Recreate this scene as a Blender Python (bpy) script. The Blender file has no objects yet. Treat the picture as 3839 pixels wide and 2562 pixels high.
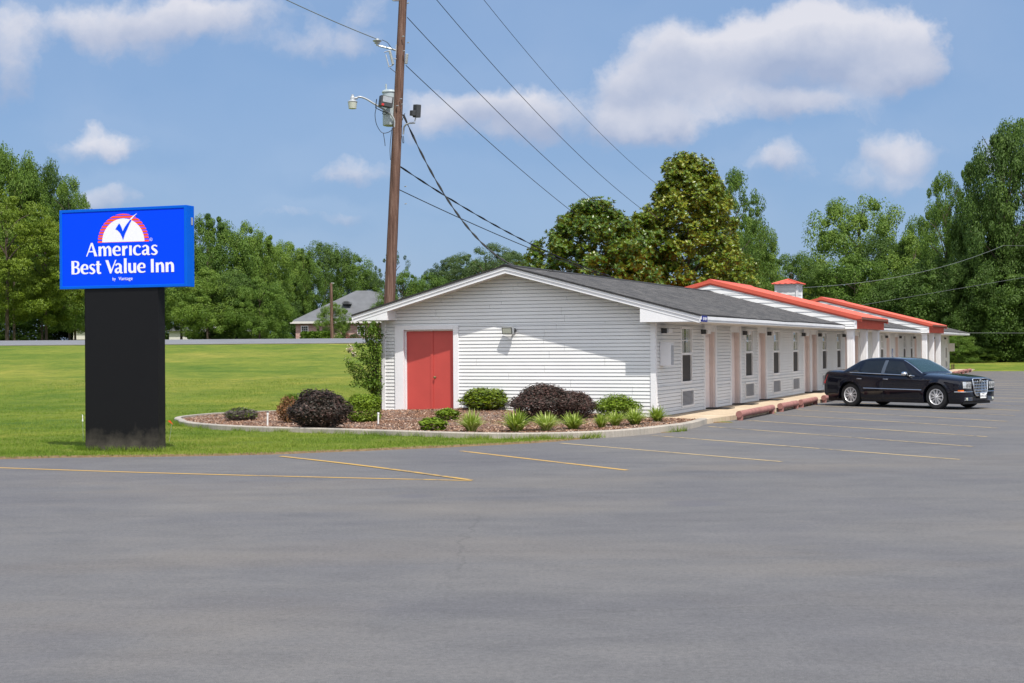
import bpy, bmesh, math, random
import numpy as np
from mathutils import Vector, Matrix

C = bpy.context.scene.collection
scene = bpy.context.scene
R = math.radians
PI = math.pi

# ------------------------------------------------------------------ camera
FPX, U0, V0 = 5332.0, 1919.5, 1281.0          # focal length and centre in photo pixels (3839 x 2562)
EYE = 1.96
PITCH = math.atan(19.66 / FPX)
ROLL = -0.006545
cam_data = bpy.data.cameras.new("camera")
cam_data.sensor_width = 36.0
cam_data.lens = 36.0 * FPX / 3839.0
cam_data.clip_start = 0.1
cam_data.clip_end = 3000
cam = bpy.data.objects.new("camera", cam_data)
C.objects.link(cam)
MROT = Matrix.Rotation(PI / 2 + PITCH, 3, 'X') @ Matrix.Rotation(ROLL, 3, 'Z')
cam.matrix_world = Matrix.Translation((0, 0, EYE)) @ MROT.to_4x4()
scene.camera = cam

# ------------------------------------------------------------------ light
SUN_TRAVEL = Vector((-0.204, 0.443, -0.873)).normalized()
SUN_EL = math.asin(-SUN_TRAVEL.z)
to_sun = -SUN_TRAVEL
sun_data = bpy.data.lights.new("sun", 'SUN')
sun_data.energy = 4.2
sun_data.angle = R(0.5)
sun_data.color = (1.0, 0.95, 0.87)
sun = bpy.data.objects.new("sun", sun_data)
C.objects.link(sun)
sun.rotation_euler = SUN_TRAVEL.to_track_quat('-Z', 'Y').to_euler()
sun.location = (10, -20, 40)

scene.view_settings.view_transform = 'Standard'
scene.view_settings.look = 'None'
scene.view_settings.gamma = 1
scene.view_settings.use_curve_mapping = False
scene.view_settings.exposure = 0.32
scene.cycles.max_bounces = 6
scene.cycles.transparent_max_bounces = 6
scene.cycles.caustics_reflective = False
scene.cycles.caustics_refractive = False


def build_world():
    w = bpy.data.worlds.new("World")
    scene.world = w
    w.use_nodes = True
    nt = w.node_tree
    nt.nodes.clear()
    N, Lk = nt.nodes, nt.links

    def math_(op, a, b=None, c=None):
        n = N.new('ShaderNodeMath'); n.operation = op
        for i, v in enumerate((a, b, c)):
            if v is None: continue
            if isinstance(v, (int, float)): n.inputs[i].default_value = v
            else: Lk.new(v, n.inputs[i])
        return n.outputs[0]

    def vm(op, a, b=None, c=None, out=0):
        n = N.new('ShaderNodeVectorMath'); n.operation = op
        for i, v in enumerate((a, b, c)):
            if v is None: continue
            if isinstance(v, tuple): n.inputs[i].default_value = v
            else: Lk.new(v, n.inputs[i])
        return n.outputs[out]

    sky = N.new('ShaderNodeTexSky')
    sky.sky_type = 'NISHITA'
    sky.sun_disc = False
    sky.sun_elevation = SUN_EL
    sky.sun_rotation = math.atan2(to_sun.x, to_sun.y)
    sky.altitude = 0
    sky.air_density = 1.0
    sky.dust_density = 1.0
    sky.ozone_density = 2.2
    tc = N.new('ShaderNodeTexCoord')
    sep = N.new('ShaderNodeSeparateXYZ')
    Lk.new(tc.outputs['Generated'], sep.inputs[0])
    ay = math_('MAXIMUM', math_('ABSOLUTE', sep.outputs[1]), 0.12)
    px = math_('DIVIDE', sep.outputs[0], ay)
    pz = math_('DIVIDE', sep.outputs[2], ay)
    comb = N.new('ShaderNodeCombineXYZ')
    Lk.new(px, comb.inputs[0]); Lk.new(pz, comb.inputs[1])
    P0 = comb.outputs[0]
    # turbulent outline
    n1 = N.new('ShaderNodeTexNoise'); n1.inputs['Scale'].default_value = 16; n1.inputs['Detail'].default_value = 5
    n1.inputs['Roughness'].default_value = 0.62
    Lk.new(P0, n1.inputs['Vector'])
    warp = vm('MULTIPLY', vm('SUBTRACT', n1.outputs['Color'], (0.5, 0.5, 0.5)), (0.062, 0.045, 0))
    P = vm('ADD', P0, warp)
    acc = None; accz = None
    # position in the sky (pixel of the photo at 2350 wide -> tangent of the angle), size, strength
    blobs = [(1560, 115, 110, 58, 1), (1700, 100, 115, 72, 1.1), (1850, 95, 125, 80, 1.15), (2000, 105, 110, 78, 1.15), (2115, 110, 62, 80, 1.05),
             (1450, 190, 80, 44, .85), (1590, 200, 170, 46, .62), (1830, 240, 140, 34, .9), (1440, 285, 105, 50, 1.0), (1545, 290, 62, 44, .6),
             (1105, 245, 115, 54, 1.15), (1230, 255, 70, 52, 1.15), (2060, 180, 90, 34, .75), (990, 250, 60, 50, .5),
             (190, 35, 150, 52, .78), (390, 30, 140, 52, .84), (10, 110, 60, 110, .7), (600, 20, 150, 48, .66), (750, 95, 140, 34, .6), (870, 25, 70, 70, .55),
             (180, 312, 90, 30, .78), (290, 335, 95, 28, .8), (200, 275, 40, 20, .4), (235, 455, 90, 42, .85), (820, 390, 110, 40, .78),
             (1750, 388, 60, 26, .62), (1815, 365, 55, 34, .66), (2020, 335, 80, 42, .8), (2110, 350, 75, 40, .72), (1990, 415, 130, 34, .65), (2290, 360, 60, 44, .7), (690, 495, 65, 20, .6), (800, 510, 40, 20, .55),
             (330, 100, 180, 60, .4), (1160, 320, 120, 26, .4), (1700, 275, 280, 36, .36), (1000, 480, 60, 20, .3)]
    for (u, v, ru, rv, amp) in blobs:
        cx, cz = (u - 1175) / 3264., (796 - v) / 3264.
        ix, iz = 3264. / ru, 3264. / rv
        q = vm('MULTIPLY_ADD', P, (ix, iz, 0), (-cx * ix, -cz * iz, 0))
        d2 = vm('DOT_PRODUCT', q, q, out=1)
        e = math_('POWER', 0.45, d2)
        acc = math_('MULTIPLY', e, amp) if acc is None else math_('MULTIPLY_ADD', e, amp, acc)
        sq = N.new('ShaderNodeSeparateXYZ'); Lk.new(q, sq.inputs[0])
        ez_ = math_('MULTIPLY', math_('MULTIPLY', e, amp), sq.outputs[1])
        accz = ez_ if accz is None else math_('ADD', accz, ez_)
    n2 = N.new('ShaderNodeTexNoise'); n2.inputs['Scale'].default_value = 24; n2.inputs['Detail'].default_value = 9
    n2.inputs['Roughness'].default_value = 0.6
    Lk.new(P, n2.inputs['Vector'])
    dens = math_('ADD', math_('MINIMUM', acc, 1.25), math_('MULTIPLY', math_('SUBTRACT', n2.outputs[0], 0.5), 1.35))
    mr = N.new('ShaderNodeMapRange'); mr.interpolation_type = 'SMOOTHSTEP'
    mr.inputs[1].default_value = 0.20; mr.inputs[2].default_value = 1.12
    mr.inputs[3].default_value = 0.0; mr.inputs[4].default_value = 0.84
    Lk.new(dens, mr.inputs[0])
    # only above the horizon
    up = N.new('ShaderNodeMapRange'); up.inputs[1].default_value = 0.0; up.inputs[2].default_value = 0.05
    Lk.new(sep.outputs[2], up.inputs[0])
    dm = math_('MULTIPLY', mr.outputs[0], up.outputs[0])
    # thin general haze veil
    n3 = N.new('ShaderNodeTexNoise'); n3.inputs['Scale'].default_value = 7; n3.inputs['Detail'].default_value = 3
    Lk.new(P0, n3.inputs['Vector'])
    veil = math_('MULTIPLY', n3.outputs[0], 0.16)
    # bright cloud cover added behind the viewer, unseen, to lift the shaded facade
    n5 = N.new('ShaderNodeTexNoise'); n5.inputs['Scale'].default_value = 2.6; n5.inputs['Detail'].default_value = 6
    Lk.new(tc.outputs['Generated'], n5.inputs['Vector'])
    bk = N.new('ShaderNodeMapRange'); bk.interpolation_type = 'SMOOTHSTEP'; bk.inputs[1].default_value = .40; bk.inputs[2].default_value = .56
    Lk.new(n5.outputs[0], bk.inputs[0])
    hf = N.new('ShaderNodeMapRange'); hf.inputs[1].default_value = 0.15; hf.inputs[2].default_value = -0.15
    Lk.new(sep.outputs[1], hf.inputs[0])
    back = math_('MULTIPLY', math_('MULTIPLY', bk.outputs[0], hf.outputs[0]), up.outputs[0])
    dm2 = math_('MAXIMUM', dm, veil)
    # cloud colour: bright tops, blue-grey bellies
    n4 = N.new('ShaderNodeTexNoise'); n4.inputs['Scale'].default_value = 11; n4.inputs['Detail'].default_value = 5
    Lk.new(vm('ADD', P0, (3.1, 1.7, 0)), n4.inputs['Vector'])
    hgt = math_('DIVIDE', accz, math_('ADD', acc, .15))
    ramp = N.new('ShaderNodeValToRGB')
    ramp.color_ramp.elements[0].position = 0.28; ramp.color_ramp.elements[0].color = (0.48, 0.55, 0.74, 1)
    ramp.color_ramp.elements[1].position = 0.70; ramp.color_ramp.elements[1].color = (0.97, 0.95, 1.0, 1)
    Lk.new(math_('ADD', math_('MULTIPLY_ADD', hgt, 0.34, 0.10), math_('MULTIPLY', n4.outputs[0], 0.85)), ramp.inputs[0])
    cl = vm('SCALE', ramp.outputs[0]); cl.node.inputs['Scale'].default_value = 6.6
    flat = N.new('ShaderNodeMix'); flat.data_type = 'RGBA'; flat.inputs[0].default_value = 0.72
    Lk.new(sky.outputs[0], flat.inputs[6]); flat.inputs[7].default_value = (1.60, 2.85, 5.1, 1)
    skyc = flat.outputs[2]
    mix = N.new('ShaderNodeMix'); mix.data_type = 'RGBA'
    Lk.new(dm2, mix.inputs[0]); Lk.new(skyc, mix.inputs[6]); Lk.new(cl, mix.inputs[7])
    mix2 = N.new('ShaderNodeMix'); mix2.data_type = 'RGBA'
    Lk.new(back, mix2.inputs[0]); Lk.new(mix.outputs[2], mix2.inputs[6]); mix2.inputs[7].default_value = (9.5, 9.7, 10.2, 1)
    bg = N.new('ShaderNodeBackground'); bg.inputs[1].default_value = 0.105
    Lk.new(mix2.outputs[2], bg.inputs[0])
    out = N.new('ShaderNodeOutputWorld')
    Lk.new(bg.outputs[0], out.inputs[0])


build_world()

# ------------------------------------------------------------------ survey helpers: a sight line through a photo pixel -> a point in the place
def ray(u, v):
    return MROT @ Vector(((u - U0) / FPX, -(v - V0) / FPX, -1.0))


def atY(u, v, Y):
    d = ray(u, v); return Vector((0, 0, EYE)) + d * (Y / d.y)


def atz(u, v, z=0.0):
    d = ray(u, v); return Vector((0, 0, EYE)) + d * ((z - EYE) / d.z)


def proj(p):
    q = MROT.transposed() @ (Vector(p) - Vector((0, 0, EYE)))
    return U0 - FPX * q.x / q.z, V0 + FPX * q.y / q.z


TH = math.atan(2240 / FPX)
EX = Vector((math.cos(TH), -math.sin(TH), 0))
EY = Vector((math.sin(TH), math.cos(TH), 0))
CORNER = Vector((3.655, 36.451, 0))


def L(x, y, z=0.0):                        # motel coordinates -> place
    return CORNER + EX * x + EY * y + Vector((0, 0, z))


def toL(p):
    q = Vector(p) - CORNER
    return q.dot(EX), q.dot(EY)


# ------------------------------------------------------------------ materials
def srgb(r, g, b):
    f = lambda c: (c / 255.) / 12.92 if c / 255. <= 0.04045 else ((c / 255. + 0.055) / 1.055) ** 2.4
    return (f(r), f(g), f(b), 1)


class Mat:
    def __init__(s, name, col=(.5, .5, .5), rough=.6, metal=0.0, spec=0.5, coat=0.0):
        s.m = bpy.data.materials.new(name); s.m.use_nodes = True
        s.nt = s.m.node_tree; s.N = s.nt.nodes; s.Lk = s.nt.links
        s.b = s.N['Principled BSDF']
        s.b.inputs['Base Color'].default_value = tuple(col[:3]) + (1,)
        s.b.inputs['Roughness'].default_value = rough
        s.b.inputs['Metallic'].default_value = metal
        s.b.inputs['Specular IOR Level'].default_value = spec
        s.b.inputs['Coat Weight'].default_value = coat
        s.tc = None

    def coord(s, kind='Object', scale=(1, 1, 1), rot=(0, 0, 0)):
        t = s.N.new('ShaderNodeTexCoord'); mp = s.N.new('ShaderNodeMapping')
        mp.inputs['Scale'].default_value = scale; mp.inputs['Rotation'].default_value = rot
        s.Lk.new(t.outputs[kind], mp.inputs[0]); return mp.outputs[0]

    def noise(s, scale, detail=4, rough=.55, vec=None, dist=0):
        n = s.N.new('ShaderNodeTexNoise'); n.inputs['Scale'].default_value = scale
        n.inputs['Detail'].default_value = detail; n.inputs['Roughness'].default_value = rough
        n.inputs['Distortion'].default_value = dist
        if vec is None: vec = s.coord()
        s.Lk.new(vec, n.inputs['Vector']); return n.outputs[0]

    def ramp(s, fac, stops, interp='LINEAR'):
        r = s.N.new('ShaderNodeValToRGB'); cr = r.color_ramp; cr.interpolation = interp
        while len(cr.elements) < len(stops): cr.elements.new(0.5)
        for e, (p, c) in zip(cr.elements, stops):
            e.position = p; e.color = tuple(c[:3]) + (1,)
        s.Lk.new(fac, r.inputs[0]); return r.outputs[0]

    def mix(s, fac, a, b, blend='MIX'):
        m = s.N.new('ShaderNodeMix'); m.data_type = 'RGBA'; m.blend_type = blend
        for k, v in ((0, fac), (6, a), (7, b)):
            if isinstance(v, (int, float)): m.inputs[k].default_value = v
            elif isinstance(v, tuple): m.inputs[k].default_value = tuple(v[:3]) + (1,)
            else: s.Lk.new(v, m.inputs[k])
        return m.outputs[2]

    def math(s, op, a, b=None, c=None):
        n = s.N.new('ShaderNodeMath'); n.operation = op
        for i, v in enumerate((a, b, c)):
            if v is None: continue
            if isinstance(v, (int, float)): n.inputs[i].default_value = v
            else: s.Lk.new(v, n.inputs[i])
        return n.outputs[0]

    def color(s, out): s.Lk.new(out, s.b.inputs['Base Color']); return s

    def rough(s, out): s.Lk.new(out, s.b.inputs['Roughness']); return s

    def bump(s, h, strength=.3, dist=.02):
        b = s.N.new('ShaderNodeBump'); b.inputs['Strength'].default_value = strength; b.inputs['Distance'].default_value = dist
        s.Lk.new(h, b.inputs['Height']); s.Lk.new(b.outputs[0], s.b.inputs['Normal']); return s


def simple(name, col, rough=.6, metal=0., var=.06, nscale=3., spec=.5, coat=0., bump=0., bscale=60.):
    m = Mat(name, col, rough, metal, spec, coat)
    if var:
        d = tuple(c * (1 - var) for c in col[:3]); l = tuple(min(1, c * (1 + var)) for c in col[:3])
        m.color(m.ramp(m.noise(nscale, 5), [(.3, d), (.7, l)]))
    if bump: m.bump(m.noise(bscale, 3), bump, .01)
    return m.m


def leaf_mat(name, c0, c1, c2, trans=.38, rough=.55, spec=.3, under=None):
    """leaf colour from the stored per-leaf value; light passes partly through the blade"""
    m = Mat(name, c1, rough, 0, spec)
    a = m.N.new('ShaderNodeAttribute'); a.attribute_name = 'tint'
    oi = m.N.new('ShaderNodeObjectInfo')
    f = m.math('ADD', a.outputs['Fac'], m.math('MULTIPLY', m.math('SUBTRACT', oi.outputs['Random'], .5), .42))
    col = m.ramp(f, [(.0, c0), (.5, c1), (1., c2)])
    if under:
        g = m.N.new('ShaderNodeNewGeometry')
        col = m.mix(g.outputs['Backfacing'], col, under)
    m.color(col)
    t = m.N.new('ShaderNodeBsdfTranslucent'); m.Lk.new(col, t.inputs[0])
    ms = m.N.new('ShaderNodeMixShader'); ms.inputs[0].default_value = trans
    out = m.N['Material Output']
    m.Lk.new(m.b.outputs[0], ms.inputs[1]); m.Lk.new(t.outputs[0], ms.inputs[2]); m.Lk.new(ms.outputs[0], out.inputs[0])
    return m.m


MT = {}
MT['white'] = simple('white_trim', (.80, .80, .82), .45, var=.05, nscale=1.5)
MT['whitewall'] = simple('white_vinyl_siding', (.76, .765, .765), .5, var=.04, nscale=.9)
MT['soffit'] = simple('soffit_vinyl', (.62, .60, .56), .6, var=.05, nscale=1.0)
MT['pink'] = simple('pink_beige_paint', (.84, .735, .70), .6, var=.05)
MT['reddoor'] = simple('red_door_paint', (.50, .068, .055), .45, var=.05, nscale=2)
MT['redmetal'] = simple('red_metal_roof', (.60, .110, .070), .45, var=.06, nscale=2, spec=.3)
MT['black'] = simple('black_metal', (.012, .012, .014), .45, var=.1)
MT['darkgrey'] = simple('dark_grey_metal', (.05, .052, .055), .5, var=.1)
MT['galv'] = simple('galvanised_steel', (.42, .44, .46), .42, .35, var=.1, nscale=8)
MT['porcelain'] = simple('grey_porcelain', (.45, .47, .46), .3, var=.05)
MT['tank'] = simple('transformer_grey_paint', (.40, .46, .48), .45, var=.08, nscale=6)
MT['lens'] = simple('ribbed_lamp_lens', (.50, .52, .44), .3, var=.1, nscale=30)
MT['wire'] = simple('black_cable', (.015, .017, .02), .6, var=0)
MT['wiregrey'] = simple('grey_cable', (.16, .18, .17), .6, var=0)
MT['screen'] = simple('window_insect_screen', (.045, .042, .040), .7, var=.12, nscale=120)
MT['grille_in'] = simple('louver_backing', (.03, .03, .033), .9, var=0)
MT['louver'] = simple('grey_louver', (.42, .43, .46), .45, var=.05)
MT['mat'] = simple('black_doormat', (.02, .02, .022), .95, var=.2, nscale=80, bump=.5)
MT['pvc'] = simple('white_pvc', (.8, .8, .78), .4, var=.03)
MT['orange'] = simple('orange_plastic', (.75, .10, .02), .5, var=0)
MT['flagwhite'] = simple('white_plastic_flag', (.8, .8, .8), .5, var=0)
MT['signblue'] = simple('sign_face_blue', (.0, .060, .98), .5, var=0, spec=.08)
MT['signframe'] = simple('sign_frame_blue', (.0, .11, .64), .5, var=.04, spec=.1)
MT['signwhite'] = simple('sign_white_film', (.84, .84, .88), .4, var=0)
MT['signorange'] = simple('sign_orange_film', (1.0, .11, .008), .5, var=0, spec=.1)
MT['smallblue'] = simple('small_sign_blue', (.02, .03, .22), .4, var=0)
MT['chrome'] = simple('chrome', (.75, .76, .78), .14, 1., var=0)
MT['alloy'] = simple('silver_alloy', (.78, .78, .79), .35, .35, var=.04)
MT['tyre'] = simple('tyre_rubber', (.018, .018, .019), .75, var=.1, nscale=30)
MT['plastic'] = simple('black_plastic', (.015, .015, .016), .5, var=0)
MT['headlamp'] = simple('headlamp_reflector', (.70, .72, .73), .10, .6, var=.3, nscale=14)
MT['redlamp'] = simple('tail_lamp_red', (.45, .01, .012), .15, var=0, coat=.6)
MT['amber'] = simple('amber_marker', (.85, .16, .01), .25, var=0)
MT['plate'] = simple('licence_plate_white', (.78, .79, .80), .4, var=0)
MT['ink'] = simple('dark_ink', (.03, .03, .05), .6, var=0)
MT['pillar'] = simple('blue_grey_pillar_film', (.10, .12, .15), .15, .3, var=0)
MT['void'] = simple('grille_mesh_black', (.004, .004, .005), .95, var=0, spec=.05)
MT['seat'] = simple('beige_upholstery', (.40, .36, .28), .8, var=.1)


def carpaint():
    m = Mat('black_car_paint', (.0035, .004, .010), .25, 0, .08, 1.0)
    m.b.inputs['Coat Roughness'].default_value = .03
    m.rough(m.ramp(m.noise(9, 5), [(.3, (.2, .2, .2)), (.8, (.32, .32, .32))]))
    return m.m


MT['paint'] = carpaint()


def carglass(name, col, rough=.03, alpha=.75):
    m = Mat(name, col, rough, 0, .8)
    m.b.inputs['Alpha'].default_value = alpha
    return m.m


MT['tint'] = carglass('tinted_glass', (.010, .012, .014), .03, .93)
MT['wind'] = carglass('windscreen_glass', (.03, .07, .075), .03, .62)


def winglass():
    m = Mat('window_glass', (.02, .025, .015), .02, 0, .9)
    m.b.inputs['Metallic'].default_value = .6       # reflecting solar film on the panes
    m.b.inputs['Base Color'].default_value = (.62, .66, .60, 1)
    m.b.inputs['Alpha'].default_value = .92
    return m.m


MT['glass'] = winglass()
MT['curtain'] = simple('pale_curtain', (.42, .42, .34), .9, var=.15, nscale=14)


def shingle():
    m = Mat('grey_asphalt_shingles', (.1, .1, .1), .92, 0, .15)
    vec = m.coord('UV')
    br = m.N.new('ShaderNodeTexBrick')
    br.inputs['Scale'].default_value = 1.0
    br.inputs['Brick Width'].default_value = .32; br.inputs['Row Height'].default_value = .15
    br.inputs['Mortar Size'].default_value = .018; br.inputs['Mortar Smooth'].default_value = .2
    br.inputs['Color1'].default_value = (.125, .122, .12, 1); br.inputs['Color2'].default_value = (.085, .084, .086, 1)
    br.inputs['Mortar'].default_value = (.03, .03, .032, 1); br.inputs['Bias'].default_value = -.1
    m.Lk.new(vec, br.inputs['Vector'])
    n = m.ramp(m.noise(1.2, 6, .6, vec), [(.3, (.75, .75, .76)), (.7, (1.25, 1.22, 1.18))])
    n2 = m.ramp(m.noise(70, 2, .6, vec), [(.3, (.7, .7, .7)), (.7, (1.3, 1.3, 1.3))])
    mp = m.N.new('ShaderNodeMapping'); mp.inputs['Scale'].default_value = (.7, 7.5, 1); m.Lk.new(vec, mp.inputs[0])
    n3 = m.ramp(m.noise(1.6, 4, .7, mp.outputs[0]), [(.32, (.62, .62, .63)), (.5, (1, 1, 1)), (.68, (1.42, 1.4, 1.38))])
    m.color(m.mix(1, m.mix(1, m.mix(1, br.outputs[0], n, 'MULTIPLY'), n2, 'MULTIPLY'), n3, 'MULTIPLY'))
    m.bump(br.outputs['Fac'], .6, -.012)
    return m.m


MT['shingle'] = shingle()
MT['shingle_edge'] = simple('shingle_edge', (.028, .028, .03), .9, var=.2, nscale=8)
MT['house_roof'] = simple('grey_house_shingles', (.125, .13, .14), .9, var=.14, nscale=.9, bump=.2, bscale=8)


def brick():
    m = Mat('old_brick', (.3, .2, .17), .9, 0, .1)
    br = m.N.new('ShaderNodeTexBrick')
    br.inputs['Scale'].default_value = 1.0
    br.inputs['Brick Width'].default_value = .30; br.inputs['Row Height'].default_value = .10
    br.inputs['Mortar Size'].default_value = .012
    br.inputs['Color1'].default_value = (.36, .17, .13, 1); br.inputs['Color2'].default_value = (.50, .33, .29, 1)
    br.inputs['Mortar'].default_value = (.45, .40, .37, 1)
    m.Lk.new(m.coord('UV'), br.inputs['Vector'])
    n = m.ramp(m.noise(.7, 5), [(.3, (.8, .8, .8)), (.7, (1.2, 1.2, 1.2))])
    m.color(m.mix(1, br.outputs[0], n, 'MULTIPLY'))
    return m.m


MT['brick'] = brick()


def asphalt():
    m = Mat('worn_asphalt', (.11, .11, .11), .88, 0, .25)
    v = m.coord('Object')
    vs = m.coord('Object', (.16, .75, 1), (0, 0, R(12)))       # long streaks left by sealing and traffic
    big = m.noise(.22, 5, .6, v, .6)
    st = m.noise(.9, 6, .62, vs, .4)
    c = m.ramp(big, [(.28, (.116, .115, .124)), (.5, (.130, .128, .131)), (.72, (.146, .140, .137))])
    c = m.mix(1, c, m.ramp(st, [(.25, (.86, .86, .88)), (.5, (1, 1, 1)), (.75, (1.12, 1.10, 1.06))]), 'MULTIPLY')
    sf = m.noise(1.6, 7, .7, m.coord('Object', (.7, 1.3, 1), (0, 0, R(24))), .5)
    c = m.mix(1, c, m.ramp(sf, [(.30, (.88, .88, .89)), (.5, (1, 1, 1)), (.70, (1.12, 1.11, 1.10))]), 'MULTIPLY')
    # sand-coloured washes
    wash = m.noise(.5, 4, .5, m.coord('Object', (.22, .6, 1), (0, 0, R(8))), .5)
    c = m.mix(m.ramp(wash, [(.52, (0, 0, 0)), (.78, (.42, .42, .42))]), c, (.21, .175, .135))
    # aggregate
    gr = m.noise(120, 3, .7, v)
    c = m.mix(1, c, m.ramp(gr, [(.25, (.60, .60, .60)), (.5, (1, 1, 1)), (.78, (1.50, 1.5, 1.5))]), 'MULTIPLY')
    gr2 = m.noise(22, 5, .75, v)
    c = m.mix(1, c, m.ramp(gr2, [(.25, (.72, .72, .73)), (.5, (1, 1, 1)), (.78, (1.26, 1.25, 1.24))]), 'MULTIPLY')
    spk = m.noise(46, 2, .5, v)
    c = m.mix(m.ramp(spk, [(.70, (0, 0, 0)), (.76, (.55, .55, .55))]), c, (.30, .28, .25))
    # round stains
    sp = m.N.new('ShaderNodeTexVoronoi'); sp.inputs['Scale'].default_value = .33; m.Lk.new(v, sp.inputs['Vector'])
    c = m.mix(m.ramp(sp.outputs['Distance'], [(.10, (.5, .5, .5)), (.15, (0, 0, 0))]), c, (.108, .107, .124))
    # hairline cracks, here and there
    cv = m.N.new('ShaderNodeTexVoronoi'); cv.feature = 'DISTANCE_TO_EDGE'; cv.inputs['Scale'].default_value = .16
    wv = m.N.new('ShaderNodeVectorMath'); wv.operation = 'ADD'
    nn = m.N.new('ShaderNodeTexNoise'); nn.inputs['Scale'].default_value = 1.1; nn.inputs['Detail'].default_value = 8; nn.inputs['Roughness'].default_value = .65
    m.Lk.new(v, nn.inputs['Vector'])
    sc = m.N.new('ShaderNodeVectorMath'); sc.operation = 'SCALE'; sc.inputs['Scale'].default_value = .7
    m.Lk.new(nn.outputs['Color'], sc.inputs[0]); m.Lk.new(v, wv.inputs[0]); m.Lk.new(sc.outputs[0], wv.inputs[1])
    m.Lk.new(wv.outputs[0], cv.inputs['Vector'])
    crack = m.ramp(cv.outputs['Distance'], [(.0, (.42, .42, .42)), (.0012, (.3, .3, .3)), (.0032, (0, 0, 0))])
    maskn = m.ramp(m.noise(.12, 3, .5, v), [(.46, (0, 0, 0)), (.58, (.75, .75, .75))])
    cm = m.mix(1, crack, maskn, 'MULTIPLY')
    c = m.mix(cm, c, (.045, .045, .047))
    m.color(c)
    m.bump(m.math('ADD', gr, m.math('MULTIPLY', gr2, .7)), .40, .012)
    return m.m


def concrete(name, a, b, c3=None):
    m = Mat(name, a, .85, 0, .2)
    v = m.coord('Object')
    c = m.ramp(m.noise(1.3, 6, .62, v), [(.3, a), (.7, b)])
    c = m.mix(1, c, m.ramp(m.noise(45, 3, .7, v), [(.3, (.86, .86, .86)), (.7, (1.13, 1.13, 1.13))]), 'MULTIPLY')
    # rain streaks down the face
    st = m.noise(5, 4, .6, m.coord('Object', (3, 3, .25)))
    c = m.mix(1, c, m.ramp(st, [(.3, (.85, .85, .84)), (.6, (1.05, 1.05, 1.05))]), 'MULTIPLY')
    m.color(c); m.bump(m.noise(60, 3, .7, v), .3, .008)
    return m.m


MT['asphalt'] = asphalt()
MT['curb'] = concrete('curb_concrete', (.30, .28, .25), (.45, .40, .34))
MT['walk'] = concrete('walk_concrete', (.46, .35, .24), (.60, .50, .38))
MT['road'] = simple('far_road_asphalt', (.17, .175, .19), .9, var=.1, nscale=.5)
MT['roadedge'] = simple('road_shoulder_gravel', (.26, .24, .21), .95, var=.15, nscale=1.5)


def stripe_mat(name, col, wear):
    m = Mat(name, col, .75, 0, .3)
    v = m.coord('Object')
    w = m.noise(7, 7, .75, v)
    w2 = m.noise(.5, 3, .6, v)
    f = m.math('ADD', w, m.math('MULTIPLY', m.math('SUBTRACT', w2, .5), .7))
    m.color(m.ramp(f, [(wear - .09, (.12, .118, .118)), (wear + .09, col)]))
    return m.m


MT['stripe'] = stripe_mat('yellow_line_paint', (.48, .30, .085), .40)
MT['stripe2'] = stripe_mat('faded_line_paint', (.44, .33, .17), .43)
MT['roadline'] = simple('white_road_paint', (.6, .6, .6), .8, var=.05)


def lawn():
    m = Mat('lawn', (.1, .14, .02), .95, 0, .1)
    v = m.coord('Object')
    big = m.noise(.11, 5, .6, v, .5)
    c = m.ramp(big, [(.30, (.105, .165, .026)), (.5, (.160, .205, .032)), (.70, (.240, .245, .050))])
    st = m.noise(.45, 5, .6, m.coord('Object', (.30, .75, 1), (0, 0, R(-14))), .8)
    c = m.mix(1, c, m.ramp(st, [(.3, (.74, .84, .80)), (.5, (1, 1, 1)), (.7, (1.22, 1.10, 1.1))]), 'MULTIPLY')
    f = m.noise(26, 4, .75, v)
    c = m.mix(1, c, m.ramp(f, [(.25, (.52, .58, .5)), (.5, (1, 1, 1)), (.78, (1.5, 1.4, 1.4))]), 'MULTIPLY')
    f2 = m.noise(1.7, 7, .78, v)
    c = m.mix(1, c, m.ramp(f2, [(.3, (.60, .72, .8)), (.5, (1, 1, 1)), (.7, (1.32, 1.18, 1.25))]), 'MULTIPLY')
    f3 = m.noise(.38, 6, .65, v, .8)
    c = m.mix(1, c, m.ramp(f3, [(.34, (.74, .86, .85)), (.5, (1, 1, 1)), (.66, (1.24, 1.12, 1.2))]), 'MULTIPLY')
    # worn straw border stored on the mesh along the tarmac edge, and leaf litter below the wood
    a = m.N.new('ShaderNodeAttribute'); a.attribute_name = 'straw'
    n = m.noise(9, 5, .7, v)
    fac = m.ramp(m.math('MULTIPLY', a.outputs['Fac'], m.math('ADD', n, .45)), [(.32, (0, 0, 0)), (.55, (1, 1, 1))])
    c = m.mix(fac, c, m.ramp(n, [(.3, (.16, .105, .06)), (.7, (.30, .215, .12))]))
    a2 = m.N.new('ShaderNodeAttribute'); a2.attribute_name = 'litter'
    c = m.mix(a2.outputs['Fac'], c, m.ramp(n, [(.3, (.035, .040, .015)), (.7, (.10, .085, .045))]))
    m.color(c)
    m.bump(m.math('ADD', f, m.math('MULTIPLY', f2, 1.5)), .9, .05)
    return m.m


MT['lawn'] = lawn()


def mulch():
    m = Mat('pine_straw_mulch', (.2, .12, .08), .95, 0, .1)
    v = m.coord('Object')
    fine = m.noise(38, 5, .8, v, 1.2)
    big = m.noise(.8, 4, .6, v)
    c = m.ramp(fine, [(.25, (.07, .035, .022)), (.48, (.24, .13, .085)), (.62, (.36, .22, .16)), (.8, (.55, .42, .35))])
    c = m.mix(m.ramp(big, [(.42, (0, 0, 0)), (.62, (.6, .6, .6))]), c, m.ramp(fine, [(.3, (.13, .11, .10)), (.7, (.42, .37, .34))]))
    m.color(c); m.bump(fine, 1, .05)
    return m.m


MT['mulch'] = mulch()


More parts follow.
